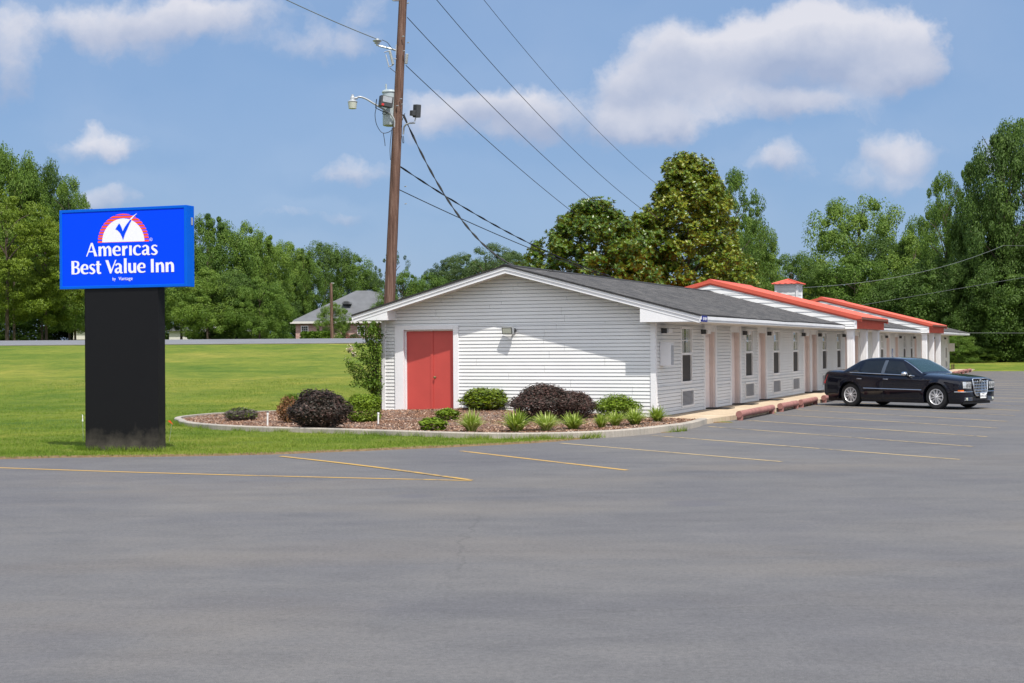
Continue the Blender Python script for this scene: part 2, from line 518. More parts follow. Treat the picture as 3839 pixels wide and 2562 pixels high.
def chipmat():
    m = Mat('bark_flakes', (.3, .18, .12), .9, 0, .1)
    a = m.N.new('ShaderNodeAttribute'); a.attribute_name = 'tint'
    m.color(m.ramp(a.outputs['Fac'], [(0, (.08, .042, .026)), (.35, (.25, .130, .078)), (.7, (.42, .26, .17)), (1, (.60, .49, .40))]))
    return m.m


MT['chip'] = chipmat()


def wood():
    m = Mat('weathered_pole_wood', (.16, .09, .07), .85, 0, .15)
    v = m.coord('Object', (9, 9, .55))
    a = m.noise(1.6, 7, .7, v, .5)
    b = m.noise(.5, 4, .6, m.coord('Object', (1, 1, 1)))
    c = m.ramp(a, [(.28, (.040, .024, .019)), (.5, (.145, .085, .064)), (.72, (.27, .185, .145))])
    c = m.mix(1, c, m.ramp(b, [(.3, (.8, .78, .8)), (.7, (1.15, 1.15, 1.15))]), 'MULTIPLY')
    m.color(c); m.bump(a, .6, .02)
    return m.m


MT['wood'] = wood()


def bark():
    m = Mat('tree_bark', (.1, .08, .06), .95, 0, .1)
    a = m.noise(3, 6, .7, m.coord('Object', (2.5, 2.5, .5)))
    m.color(m.ramp(a, [(.3, (.045, .035, .026)), (.7, (.15, .12, .095))])); m.bump(a, .5, .03)
    return m.m


MT['bark'] = bark()


def postblack():
    m = Mat('black_sign_post_paint', (.006, .006, .007), .34, 0, .12)
    t = m.N.new('ShaderNodeTexCoord'); s = m.N.new('ShaderNodeSeparateXYZ'); m.Lk.new(t.outputs['Object'], s.inputs[0])
    # dried splash of dust low on the panel
    n = m.noise(3, 6, .65)
    d = m.math('ADD', m.math('MULTIPLY', s.outputs[2], -1.6), m.math('MULTIPLY', n, 1.5))
    c = m.ramp(d, [(-.0, (0, 0, 0)), (.25, (.25, .25, .25)), (.9, (1, 1, 1))])
    col = m.mix(c, (.0105, .0105, .0115), (.10, .088, .072))
    sp = m.ramp(m.noise(90, 2, .5), [(.70, (0, 0, 0)), (.78, (.10, .10, .10))])
    m.color(m.mix(1, col, sp, 'ADD'))
    m.rough(m.ramp(n, [(.3, (.30, .30, .30)), (.7, (.46, .46, .46))]))
    return m.m


MT['post'] = postblack()
MT['stop'] = simple('faded_red_paint', (.31, .140, .122), .8, var=.22, nscale=5, bump=.3, bscale=30)
MT['corr'] = simple('brown_metal_soffit', (.20, .075, .055), .5, var=.08)

G = {}
G['green'] = leaf_mat('broadleaf_green', (.055, .115, .018), (.125, .215, .030), (.215, .310, .046))
G['dark'] = leaf_mat('dark_broadleaf', (.040, .082, .017), (.088, .158, .028), (.160, .250, .044))
G['yellow'] = leaf_mat('yellow_green_leaf', (.085, .140, .012), (.180, .255, .020), (.290, .350, .034))
G['pine'] = leaf_mat('pine_green', (.040, .078, .026), (.080, .135, .042), (.130, .195, .060))
G['magnolia'] = leaf_mat('magnolia_leaf', (.030, .080, .006), (.105, .180, .010), (.290, .285, .018), .22, .36, .45, (.20, .20, .022))
G['purple'] = leaf_mat('purple_loropetalum_leaf', (.014, .015, .010), (.058, .042, .034), (.140, .072, .062), .10, .5, .22)
G['box'] = leaf_mat('glossy_shrub_green', (.045, .085, .006), (.120, .195, .012), (.230, .320, .030), .25, .45, .2)
G['lime'] = leaf_mat('lime_shrub_green', (.045, .085, .006), (.120, .180, .008), (.220, .270, .018), .2, .4, .4)
G['lir'] = leaf_mat('striped_blade', (.16, .24, .022), (.34, .44, .055), (.62, .70, .26), .25, .5, .3)
G['liny'] = leaf_mat('nandina_leaf', (.07, .06, .016), (.20, .085, .035), (.32, .19, .06), .2)
G['greybush'] = leaf_mat('greyish_twiggy_leaf', (.075, .06, .055), (.17, .145, .125), (.26, .235, .20), .1, .8)
G['grass'] = leaf_mat('grass_blade', (.085, .160, .016), (.165, .260, .026), (.290, .340, .055), .35, .6, .2)
G['flower'] = leaf_mat('cream_flower', (.40, .28, .2), (.62, .5, .40), (.75, .68, .58), .2)
G['pink'] = leaf_mat('pink_flower_leaf', (.02, .06, .012), (.05, .10, .02), (.45, .08, .12), .15)
G['house'] = leaf_mat('bright_hedge_leaf', (.04, .09, .006), (.085, .16, .012), (.15, .24, .02))

# ------------------------------------------------------------------ mesh kit
class MB:
    def __init__(s): s.v = []; s.f = []; s.mi = []; s.uv = None

    def quad(s, a, b, c, d, mi=0):
        n = len(s.v); s.v += [tuple(a), tuple(b), tuple(c), tuple(d)]; s.f.append((n, n + 1, n + 2, n + 3)); s.mi.append(mi)

    def poly(s, pts, mi=0):
        n = len(s.v); s.v += [tuple(p) for p in pts]; s.f.append(tuple(range(n, n + len(pts)))); s.mi.append(mi)

    def box(s, x0, x1, y0, y1, z0, z1, mi=0):
        n = len(s.v)
        s.v += [(x0, y0, z0), (x1, y0, z0), (x1, y1, z0), (x0, y1, z0), (x0, y0, z1), (x1, y0, z1), (x1, y1, z1), (x0, y1, z1)]
        for f in ((0, 3, 2, 1), (4, 5, 6, 7), (0, 1, 5, 4), (1, 2, 6, 5), (2, 3, 7, 6), (3, 0, 4, 7)):
            s.f.append(tuple(n + i for i in f)); s.mi.append(mi)
        return s

    def prism(s, pts, axis, a0, a1, mi=0):
        """extrude 2D pts along axis: 'y' uses (x,z), 'x' uses (y,z), 'z' uses (x,y)"""
        def P(p, a):
            return {'y': (p[0], a, p[1]), 'x': (a, p[0], p[1]), 'z': (p[0], p[1], a)}[axis]
        n = len(s.v); k = len(pts)
        s.v += [P(p, a0) for p in pts] + [P(p, a1) for p in pts]
        s.f.append(tuple(n + i for i in range(k))); s.mi.append(mi)
        s.f.append(tuple(n + k + i for i in reversed(range(k)))); s.mi.append(mi)
        for i in range(k):
            j = (i + 1) % k
            s.f.append((n + i, n + k + i, n + k + j, n + j)); s.mi.append(mi)
        return s

    def tube(s, pts, r, seg=8, mi=0, caps=True):
        pts = [Vector(p) for p in pts]
        rs = r if isinstance(r, (list, tuple)) else [r] * len(pts)
        n0 = len(s.v); prev = None
        for i, p in enumerate(pts):
            d = (pts[min(i + 1, len(pts) - 1)] - pts[max(i - 1, 0)])
            d = d.normalized() if d.length > 1e-9 else Vector((0, 0, 1))
            if prev is None:
                a = Vector((0, 0, 1)) if abs(d.z) < .9 else Vector((1, 0, 0))
                u = d.cross(a).normalized()
            else:
                u = (prev - d * prev.dot(d)).normalized()
            prev = u; w = d.cross(u)
            for k in range(seg):
                t = 2 * PI * k / seg
                s.v.append(tuple(p + (u * math.cos(t) + w * math.sin(t)) * rs[i]))
        for i in range(len(pts) - 1):
            for k in range(seg):
                a = n0 + i * seg + k; b = n0 + i * seg + (k + 1) % seg
                s.f.append((a, b, b + seg, a + seg)); s.mi.append(mi)
        if caps:
            s.f.append(tuple(n0 + k for k in reversed(range(seg)))); s.mi.append(mi)
            e = n0 + (len(pts) - 1) * seg
            s.f.append(tuple(e + k for k in range(seg))); s.mi.append(mi)
        return s

    def lathe(s, prof, origin=(0, 0, 0), axis='z', seg=20, mi=0, caps=True):
        o = Vector(origin); n0 = len(s.v); m = len(prof)
        for (r, h) in prof:
            for k in range(seg):
                t = 2 * PI * k / seg; a, b = r * math.cos(t), r * math.sin(t)
                p = {'z': (a, b, h), 'y': (a, h, b), 'x': (h, a, b)}[axis]
                s.v.append(tuple(o + Vector(p)))
        for i in range(m - 1):
            for k in range(seg):
                a = n0 + i * seg + k; b = n0 + i * seg + (k + 1) % seg
                s.f.append((a, b, b + seg, a + seg)); s.mi.append(mi)
        if not caps: return s
        s.f.append(tuple(n0 + k for k in reversed(range(seg)))); s.mi.append(mi)
        e = n0 + (m - 1) * seg
        s.f.append(tuple(e + k for k in range(seg))); s.mi.append(mi)
        return s

    def build(s, name, mats, parent=None, smooth=False, bevel=0, fix=True):
        me = bpy.data.meshes.new(name)
        me.from_pydata(s.v, [], s.f)
        for m in (mats if isinstance(mats, (list, tuple)) else [mats]): me.materials.append(m)
        me.polygons.foreach_set('material_index', s.mi)
        if fix:
            bm = bmesh.new(); bm.from_mesh(me)
            bmesh.ops.recalc_face_normals(bm, faces=bm.faces); bm.to_mesh(me); bm.free()
        if smooth:
            me.polygons.foreach_set('use_smooth', [True] * len(me.polygons))
            try: me.set_sharp_from_angle(angle=R(smooth if smooth is not True else 40))
            except Exception: pass
        me.update()
        o = bpy.data.objects.new(name, me); C.objects.link(o)
        if parent: o.parent = parent
        if bevel:
            b = o.modifiers.new('bevel', 'BEVEL'); b.width = bevel; b.segments = 2; b.limit_method = 'ANGLE'
        return o


def tag(o, label=None, cat=None, group=None, kind=None):
    if label: o['label'] = label
    if cat: o['category'] = cat
    if group: o['group'] = group
    if kind: o['kind'] = kind
    return o


def thing(name, label, cat, loc=(0, 0, 0), rz=0.0, group=None):
    o = bpy.data.objects.new(name, None); C.objects.link(o)
    o.location = loc; o.rotation_euler = (0, 0, rz); o.empty_display_size = .3
    return tag(o, label, cat, group)


def kids(o): return [c for c in scene.objects if c.parent == o]


def copy_tree(o, loc=None, rz=None, label=None, group=None, scale=None):
    def rec(s, parent):
        c = s.copy(); C.objects.link(c); c.parent = parent
        for ch in tree[s.name]: rec(ch, c)
        return c
    tree = {}
    def walk(s):
        tree[s.name] = list(s.children)
        for ch in s.children: walk(ch)
    walk(o)
    r = rec(o, None)
    if loc is not None: r.location = loc
    if rz is not None: r.rotation_euler = (0, 0, rz)
    if scale is not None: r.scale = scale if isinstance(scale, (tuple, list)) else (scale,) * 3
    if label: r['label'] = label
    if group: r['group'] = group
    return r


def np_mesh(name, verts, faces4, mat, tint=None, smooth=False, parent=None):
    """verts (N,3), faces (M,k) all same k"""
    k = faces4.shape[1]; M = faces4.shape[0]
    me = bpy.data.meshes.new(name)
    me.vertices.add(len(verts)); me.vertices.foreach_set('co', verts.astype(np.float32).ravel())
    me.loops.add(M * k); me.loops.foreach_set('vertex_index', faces4.astype(np.int32).ravel())
    me.polygons.add(M)
    me.polygons.foreach_set('loop_start', (np.arange(M) * k).astype(np.int32))
    me.polygons.foreach_set('loop_total', np.full(M, k, np.int32))
    me.update(calc_edges=True)
    if tint is not None:
        a = me.attributes.new('tint', 'FLOAT', 'FACE'); a.data.foreach_set('value', tint.astype(np.float32))
    me.materials.append(mat)
    if smooth: me.polygons.foreach_set('use_smooth', [True] * M)
    return me


def leaf_quads(rng, cen, nrm, size, aspect=1.7, jitter=.7):
    """diamond leaves at cen (n,3), roughly facing nrm"""
    n = len(cen)
    d = nrm + rng.normal(0, jitter, (n, 3)); d /= np.linalg.norm(d, axis=1, keepdims=True) + 1e-9
    r = rng.normal(0, 1, (n, 3)); u = np.cross(d, r); u /= np.linalg.norm(u, axis=1, keepdims=True) + 1e-9
    w = np.cross(d, u)
    s = (size * rng.uniform(.65, 1.35, n))[:, None]
    a = cen + u * s * aspect * .5; b = cen + w * s * .5; c = cen - u * s * aspect * .5; e = cen - w * s * .5
    v = np.stack([a, b, c, e], 1).reshape(-1, 3)
    f = np.arange(n * 4).reshape(n, 4)
    return v, f


# ------------------------------------------------------------------ terrain and tarmac
LAWN_EDGE = [(-80, 15), (-40, 20.0), (-22, 23.2), (-14, 24.7), (-9.19, 25.51), (-7.86, 25.83), (-5.94, 25.92), (-4.54, 26.25), (-3.13, 26.85), (-1.67, 27.57), (-.12, 28.47), (.70, 29.10), (1.25, 29.75)]
BED = [(1.46, -.375), (1.60, -1.6), (1.62, -2.8), (1.45, -3.84), (1.27, -4.9), (.90, -5.99), (.146, -7.0), (-.892, -7.55), (-2.116, -7.62), (-3.50, -7.42), (-4.96, -7.19), (-6.44, -7.03),
       (-7.99, -6.82), (-9.55, -6.20), (-10.71, -5.37), (-11.32, -4.67), (-12.0, -3.9), (-12.45, -2.92), (-12.62, -1.23), (-12.1, .02), (-11.3, .9), (-9.8, 1.6), (-8.0, 1.9)]


def smooth_path(pts, sub=4, closed=False):
    out = []; n = len(pts)
    P = [Vector(p) for p in pts]
    for i in range(n - 1):
        p0, p1, p2, p3 = P[max(i - 1, 0)], P[i], P[i + 1], P[min(i + 2, n - 1)]
        for k in range(sub):
            t = k / sub
            out.append(.5 * ((2 * p1) + (p2 - p0) * t + (2 * p0 - 5 * p1 + 4 * p2 - p3) * t * t + (3 * p1 - p0 - 3 * p2 + p3) * t ** 3))
    out.append(P[-1])
    return out


bed_l = [tuple(p) for p in smooth_path(BED, 4)]
lawn_edge = [tuple(p) for p in smooth_path(LAWN_EDGE, 4)]
rnd = random.Random(5)
lot = []
for i, p in enumerate(lawn_edge):
    j = .035 if 8 < i < len(lawn_edge) - 3 else 0
    lot.append((p[0] + rnd.uniform(-j, j), p[1] + rnd.uniform(-j, j)))
for (x, y) in ((.9, -5.4), (1.3, -3.9), (1.45, -1.0), (1.5, 0), (1.5, 66), (1.5, 71.0), (8, 71.6), (22, 71.0), (60, 66)):
    q = L(x, y); lot.append((q.x, q.y))
lot += [(120, 80), (120, -30), (-80, -30)]
b = MB(); b.poly([(x, y, 0) for x, y in lot])
o = b.build('parking_lot', MT['asphalt'], fix=False); tag(o, kind='structure')
if o.data.polygons[0].normal.z < 0: o.data.flip_normals()

LOTP = np.array(lot)


def sdist(X, Y, poly):
    """signed distance, negative inside"""
    d = np.full(X.shape, 1e9); ins = np.zeros(X.shape, bool); n = len(poly)
    for i in range(n):
        x1, y1 = poly[i]; x2, y2 = poly[(i + 1) % n]
        dx, dy = x2 - x1, y2 - y1; L2 = dx * dx + dy * dy + 1e-12
        t = np.clip(((X - x1) * dx + (Y - y1) * dy) / L2, 0, 1)
        d = np.minimum(d, np.hypot(X - (x1 + t * dx), Y - (y1 + t * dy)))
        c = ((y1 > Y) != (y2 > Y)) & (X < (x2 - x1) * (Y - y1) / (y2 - y1 + 1e-12) + x1)
        ins ^= c
    return np.where(ins, -d, d)


def sstep(t): t = np.clip(t, 0, 1); return t * t * (3 - 2 * t)


def rise(X, Y):
    """lie of the land: level by the motel, climbing to the road on the left"""
    Xl = (X - CORNER.x) * EX.x + (Y - CORNER.y) * EX.y
    Yl = (X - CORNER.x) * EY.x + (Y - CORNER.y) * EY.y
    a = np.interp(Y, [20, 36, 45, 60, 84, 86, 98, 100, 190, 400, 2000], [0, 0, .16, .85, 2.17, 2.20, 2.55, 2.55, 2.75, 3.2, 6])
    side = sstep((-Xl - 8.6 + 2) / 9.0)
    r_ = np.interp(Yl, [0, 68, 73, 84, 100, 400], [0, 0, .05, .38, .6, 3.0])
    return a * side + r_ * (1 - side)


def ground_z(x, y): return float(rise(np.array([x], float), np.array([y], float))[0]) + .03


xs = np.concatenate([np.arange(-420, -60, 15), np.arange(-60, -17, 2.0), np.arange(-17, 3, .13), np.arange(3, 60, 2.0), np.arange(60, 421, 15)])
ys = np.concatenate([np.arange(-60, 12, 8), np.arange(12, 23, 1.), np.arange(23, 46, .13), np.arange(46, 130, 1.5), np.arange(130, 260, 6), np.arange(260, 900, 40)])
X, Y = np.meshgrid(xs, ys)
D = sdist(X, Y, LOTP)
Dn = D + .03 * np.sin(X * 7.1 + np.cos(Y * 5.3) * 2) + .02 * np.sin(X * 19 + Y * 13)
Z = rise(X, Y) * sstep(D / 3.0 + .0) - .07 + .10 * sstep((Dn + .02) / .10)
Z += np.where(D > .3, .012 * np.sin(X * 2.3 + Y * 1.1) * np.cos(Y * 2.9 - X * .7), 0)
ny, nx = X.shape
idx = np.arange(ny * nx).reshape(ny, nx)
F = np.stack([idx[:-1, :-1], idx[:-1, 1:], idx[1:, 1:], idx[1:, :-1]], -1).reshape(-1, 4)
me = np_mesh('ground', np.stack([X, Y, Z], -1).reshape(-1, 3), F, MT['lawn'], smooth=True)
a = me.attributes.new('straw', 'FLOAT', 'POINT')
straw = np.clip(1 - Dn / .42, 0, 1) * (D > -.1)
a.data.foreach_set('value', straw.ravel().astype(np.float32))
Yl_ = (X - CORNER.x) * EY.x + (Y - CORNER.y) * EY.y
Xl_ = (X - CORNER.x) * EX.x + (Y - CORNER.y) * EX.y
litter = np.maximum(sstep((Y - 108) / 8) * (X < 12) * (X > -33) * .7, sstep((Yl_ - 88) / 4))
a = me.attributes.new('litter', 'FLOAT', 'POINT'); a.data.foreach_set('value', litter.ravel().astype(np.float32))
o = bpy.data.objects.new('ground', me); C.objects.link(o); tag(o, kind='structure')

# road beyond the lawn
b = MB(); b2 = MB(); b3 = MB()
rx = np.linspace(-140, 14, 40)
for i in range(len(rx) - 1):
    x0, x1 = rx[i], rx[i + 1]
    def zz(x, y, d): return float(rise(np.array([x]), np.array([y]))[0]) + .03 + d
    yy = [86.2, 89, 92, 95, 98]
    for k in range(4):
        b.quad((x0, yy[k], zz(x0, yy[k], .03)), (x1, yy[k], zz(x1, yy[k], .03)), (x1, yy[k + 1], zz(x1, yy[k + 1], .03)), (x0, yy[k + 1], zz(x0, yy[k + 1], .03)))
    for ya, yb in ((86.9, 87.05), (97.1, 97.25)):
        b2.quad((x0, ya, zz(x0, ya, .036)), (x1, ya, zz(x1, ya, .036)), (x1, yb, zz(x1, yb, .036)), (x0, yb, zz(x0, yb, .036)))
    b3.quad((x0, 84.6, zz(x0, 84.6, .02)), (x1, 84.6, zz(x1, 84.6, .02)), (x1, 86.2, zz(x1, 86.2, .02)), (x0, 86.2, zz(x0, 86.2, .02)))
tag(b.build('road', MT['road'], fix=False), kind='structure')
tag(b2.build('road_lines', MT['roadline'], fix=False), kind='structure')
tag(b3.build('road_shoulder', MT['roadedge'], fix=False), kind='structure')

# painted lines
def stripe(b, p, q, w=.10, z=.004, curve=0.0):
    p, q = Vector(p).to_2d(), Vector(q).to_2d(); d = (q - p).normalized(); n = Vector((-d.y, d.x))
    N_ = 10; last = None
    for i in range(N_ + 1):
        t = i / N_; c = p.lerp(q, t) + n * (curve * math.sin(PI * t))
        a_, b_ = c + n * w / 2, c - n * w / 2
        if last: b.quad((last[0].x, last[0].y, z), (a_.x, a_.y, z), (b_.x, b_.y, z), (last[1].x, last[1].y, z))
        last = (a_, b_)


b = MB()
stripe(b, (-11.5, 25.05), (-.60, 20.85), .10, curve=-.28)
stripe(b, (-4.20, 25.75), (-.62, 20.90), .11, .008, curve=.10)
stripe(b, (-.97, 26.8), (1.80, 22.43), .11)
tag(b.build('painted_lines', MT['stripe'], fix=False), kind='structure')
b = MB()
stripe(b, (.97, 28.8), (4.51, 23.87), .10)
stripe(b, (3.03, 31.1), (7.57, 24.07), .10)
for k in range(0, 23):
    y0 = -1.5 + 3.08 * k + (.2 if k > 1 else 0)
    p = L(2.0 if k else 1.8, y0); q = L(8.35, y0 - 5.15)
    stripe(b, p, q, .10)
for k in range(6, 24):                       # stalls of the far row along the other side of the lot
    y0 = -1.5 + 3.08 * k
    stripe(b, L(15.6, y0 - 6), L(21.5, y0 - 1.2), .10)
tag(b.build('faded_stall_lines', MT['stripe2'], fix=False), kind='structure')

# ------------------------------------------------------------------ planting bed, curb and walk
def bed_inside(pts, d):
    """offset inwards"""
    P = [Vector(p) for p in pts]; out = []
    for i, p in enumerate(P):
        t = (P[min(i + 1, len(P) - 1)] - P[max(i - 1, 0)]).normalized()
        n = Vector((t.y, -t.x))                  # path runs clockwise seen from above -> inside is to its right
        out.append(p + n * d)
    return out


inn = bed_inside(bed_l, .17)
b = MB()
ctop = .15
for i in range(len(bed_l) - 1):
    p, q = Vector(bed_l[i]), Vector(bed_l[i + 1]); pi_, qi = inn[i], inn[i + 1]
    ch = .02
    pc, qc = p.lerp(pi_, ch / .17), q.lerp(qi, ch / .17)
    def W(v, z): return L(v.x, v.y, z)
    t0 = ctop if i > 0 else ctop
    b.quad(W(p, -.1), W(q, -.1), W(q, ctop - ch), W(p, ctop - ch))
    b.quad(W(p, ctop - ch), W(q, ctop - ch), W(qc, ctop), W(pc, ctop))
    b.quad(W(pc, ctop), W(qc, ctop), W(qi, ctop), W(pi_, ctop))
    b.quad(W(pi_, ctop), W(qi, ctop), W(qi, 0), W(pi_, 0))
b.quad(W(Vector(bed_l[0]), -.1), W(Vector(bed_l[0]), ctop - .02), W(inn[0], ctop - .02), W(inn[0], -.1))
o = b.build('concrete_curb', MT['curb']); tag(o, kind='structure')

bedpoly = np.array([(p.x, p.y) for p in inn] + [(-8.0, 1.0), (-7.8, .1), (0, .1), (.3, -.3)])


def mulch_z(x, y):
    return .095 + .19 * math.exp(-((x + 5.2) / 4.2) ** 2 - ((y + .2) / 2.6) ** 2) + .03 * math.sin(x * 2.1 + y) * math.cos(y * 1.7) * .5


gx = np.arange(-13, 2, .16); gy = np.arange(-8, 2.2, .16)
X, Y = np.meshgrid(gx, gy); D = sdist(X, Y, bedpoly)
Zb = .095 + .19 * np.exp(-((X + 5.2) / 4.2) ** 2 - ((Y + .2) / 2.6) ** 2) + .015 * np.sin(X * 2.1 + Y) * np.cos(Y * 1.7)
rg = np.random.default_rng(3); Zb += rg.normal(0, .008, Zb.shape)
keep = D < .12
ny, nx = X.shape; idx = np.arange(ny * nx).reshape(ny, nx)
F = np.stack([idx[:-1, :-1], idx[:-1, 1:], idx[1:, 1:], idx[1:, :-1]], -1).reshape(-1, 4)
F = F[keep.ravel()[F].all(1)]
V = np.stack([X, Y, Zb], -1).reshape(-1, 3)
Vw = np.array([list(L(*p)) for p in V])
me = np_mesh('mulch_bed', Vw, F, MT['mulch'], smooth=True)
o = bpy.data.objects.new('mulch_bed', me); C.objects.link(o); tag(o, kind='structure')
# loose flakes of pine bark
n = 26000
pts = np.stack([rg.uniform(-12.5, 1.5, n * 2), rg.uniform(-7.6, 1.5, n * 2)], 1)
dd = sdist(pts[:, 0], pts[:, 1], bedpoly); pts = pts[dd < -.03][:n]
cen = np.array([list(L(p[0], p[1], mulch_z(p[0], p[1]) + .012)) for p in pts])
v, f = leaf_quads(rg, cen, np.tile([[0, 0, 1.]], (len(cen), 1)), .019, 3.4, .35)
me = np_mesh('bark_flakes', v, f, MT['chip'], rg.uniform(0, 1, len(f)))
o = bpy.data.objects.new('bark_flakes', me); C.objects.link(o); tag(o, 'loose bark flakes covering the planting bed', kind='stuff')

# concrete walk along the rooms (joints as real grooves between slabs)
b = MB()
WW = 1.72
prev = -.38
y = -.38
rows = [(-.38, -.38)]
k = 0
while y < 73.0:
    y2 = min(y + 3.05, 73.2)
    pts = [(0, y), (WW if y > 0 else 1.46, y + .008), (WW, y2 - .008), (0, y2 - .008)]
    w = [L(p[0], p[1]) for p in pts]
    n0 = len(b.v)
    b.v += [(p.x, p.y, -.1) for p in w] + [(p.x, p.y, .12) for p in w]
    for ff in ((4, 5, 6, 7), (0, 1, 5, 4), (1, 2, 6, 5), (2, 3, 7, 6), (3, 0, 4, 7)):
        b.f.append(tuple(n0 + i for i in ff)); b.mi.append(0)
    y = y2
o = b.build('concrete_walk', MT['walk']); tag(o, kind='structure')
# slab in front of the far corner
b = MB(); w = [L(0, 73.2), L(5.2, 73.2), L(5.2, 71.3), L(1.74, 71.3), L(1.74, 73.0)]

# ------------------------------------------------------------------ the motel
motel = thing('motel', 'long single storey motel with white siding, grey shingle roof and two red metal roofs', 'motel', CORNER, -TH)
SP = .0955                                        # exposure of one siding lap
ZG = .12


def siding(b, axis, face, spans_at, z0, z1, out=-1, lip=.016, phase=0.0, SP=SP):
    """clapboards: axis 'x' -> wall runs along x at y=face, axis 'y' -> runs along y at x=face; out = direction of the outside.
    Every board hangs over a narrow recessed gap, as lapped vinyl does."""
    k = math.floor((z0 - phase) / SP)
    z = phase + k * SP
    gap = .0125

    def Q(p0, p1, da, za, q0, q1, dc, zc):
        fa, fc = face + out * da, face + out * dc
        if axis == 'x': b.quad((p0, fa, za), (p1, fa, za), (q1, fc, zc), (q0, fc, zc))
        else: b.quad((fa, p0, za), (fa, p1, za), (fc, q1, zc), (fc, q0, zc))
    def cut(pairs, row):
        # butt joints: panels two boards high are about 3.7 m long and meet in a hairline gap
        for (p0, p1), (q0, q1) in pairs:
            if p1 - p0 < 2.6: yield (p0, p1), (q0, q1); continue
            rr = random.Random((row // 2) * 7 + 3); t = p0 - rr.uniform(.4, 3.2) + 3.66; x0 = p0; first = True
            while t < p1 - .5:
                if t - x0 > .5:
                    yield (x0, t - .0022), ((q0 if first else x0), t - .0022); x0 = t + .0022; first = False
                t += 3.66
            yield (x0, p1), ((q0 if first else x0), q1)
    while z < z1 - 1e-4:
        a, c = max(z, z0), min(z + SP, z1)
        k = round((z - phase) / SP)
        if c - a <= gap + .004 and c - a > .0005:
            for (p0, p1) in spans_at(a + 1e-4): Q(p0, p1, lip if a > z else -.002, a, p0, p1, lip if a > z else -.002, c)
        elif c - a > .0005:
            sa, sc = spans_at(a + 1e-4), spans_at(c - 1e-4)
            if len(sa) == len(sc):
                for (p0, p1), (q0, q1) in cut(zip(sa, sc), k):
                    if p1 - p0 < .004: continue
                    if q1 - q0 < 0: q0 = q1 = (q0 + q1) / 2
                    g_ = a + gap if a == z else a
                    if a == z:
                        Q(p0, p1, -.055, a, p0, p1, -.055, g_)
                        Q(p0, p1, lip, g_, p0, p1, -.055, g_)
                        Q(p0, p1, .002, a, p0, p1, -.055, a)
                    Q(p0, p1, lip, g_, q0, q1, .002, c)
        z += SP


# main roof lines in motel coordinates
RX, RZ = -3.92, 4.12            # ridge
EXR, EZR = 1.38, 2.73           # right eave, top
EXL, EZL = -8.52, 2.87          # left eave, top
SR = (RZ - EZR) / (EXR - RX); SL = (RZ - EZL) / (RX - EXL)
YF = -.53                       # rake plane
FH = .175                       # fascia depth
SOFF = 2.563
WL, WR = -7.845, 0.0            # facade ends
YEND = 72.7
DX0, DX1, DZ1 = -7.19, -5.68, 2.44     # door opening in the facade (clear)
TX0, TX1, TZ1 = -7.46, -5.53, 2.56     # outside of door casing


def roof_under(x):              # underside of the raking fascia
    return (RZ - SR * (x - RX) if x > RX else RZ - SL * (RX - x)) - .04 - FH


def gable_spans(z):
    zr = z + .06
    x0 = WL; x1 = WR
    # where underside of roof is above z
    xl = RX - (RZ - .04 - .12 - z) / SL; xr = RX + (RZ - .04 - .12 - z) / SR
    x0, x1 = max(x0, xl), min(x1, xr)
    if x1 <= x0: return [(0, 0)]
    if z < TZ1: return [(x0, TX0), (TX1, x1)]
    return [(x0, x1)]


b = MB()
siding(b, 'x', 0, gable_spans, ZG - .02, TZ1, -1, phase=ZG)
siding(b, 'x', 0, gable_spans, TZ1, 3.98, -1, phase=ZG)
tag(b.build('front_wall', MT['whitewall'], motel), 'white clapboard gable wall')
# vertical butt joints of the panels, corner boards, casing
b = MB()
b.box(WL - .035, WL + .075, -.035, .03, ZG - .05, 2.80)
b.build('corner_board', MT['white'], motel); b = MB()
b.box(-.105, .035, -.036, .0, ZG - .05, SOFF - .001)
b.box(.0005, .036, -.0005, .105, ZG - .05, SOFF - .001)
b.build('corner_board', MT['white'], motel)
b = MB()
b.box(TX0, DX0, -.05, .05, ZG - .05, TZ1)
b.box(DX1, TX1, -.05, .05, ZG - .05, TZ1)
b.box(DX0 + .0005, DX1 - .0005, -.05, .05, DZ1, TZ1 - .001)
b.box(DX0 - .002, DX0 + .035, .0505, .13, ZG - .05, DZ1)
b.box(DX1 - .035, DX1 + .002, .0505, .13, ZG - .05, DZ1)
b.box(DX0 + .036, DX1 - .036, .0505, .13, DZ1 - .035, DZ1)
b.build('door_casing', MT['white'], motel, bevel=.006)
xm = -6.37
b = MB(); b.box(DX0 + .036, xm - .004, .10, .145, ZG - .05, DZ1 - .036); 
d1 = b.build('door', MT['reddoor'], motel)
tag(d1, 'wider red door leaf')
b = MB(); b.box(xm + .004, DX1 - .036, .10, .145, ZG - .05, DZ1 - .036)
d2 = b.build('door', MT['reddoor'], motel)
b = MB(); b.box(xm - .055, xm + .02, .082, .0995, ZG - .05, DZ1 - .04); b.build('astragal', MT['reddoor'], d1)
b = MB(); b.lathe([(.032, 0), (.034, .006), (.012, .012), (.012, .035), (.028, .045), (.032, .06), (.022, .075), (.004, .08)], (0, 0, 0), 'y', 14)
kb = b.build('door_knob', simple('brass', (.30, .24, .12), .35, .8, var=.1), d2, smooth=True); kb.location = (xm + .075, .0995, 1.135); kb.scale = (1, -1, 1)

# wall flood lamp on the gable
fl = bpy.data.objects.new('wall_floodlight', None)
b = MB()
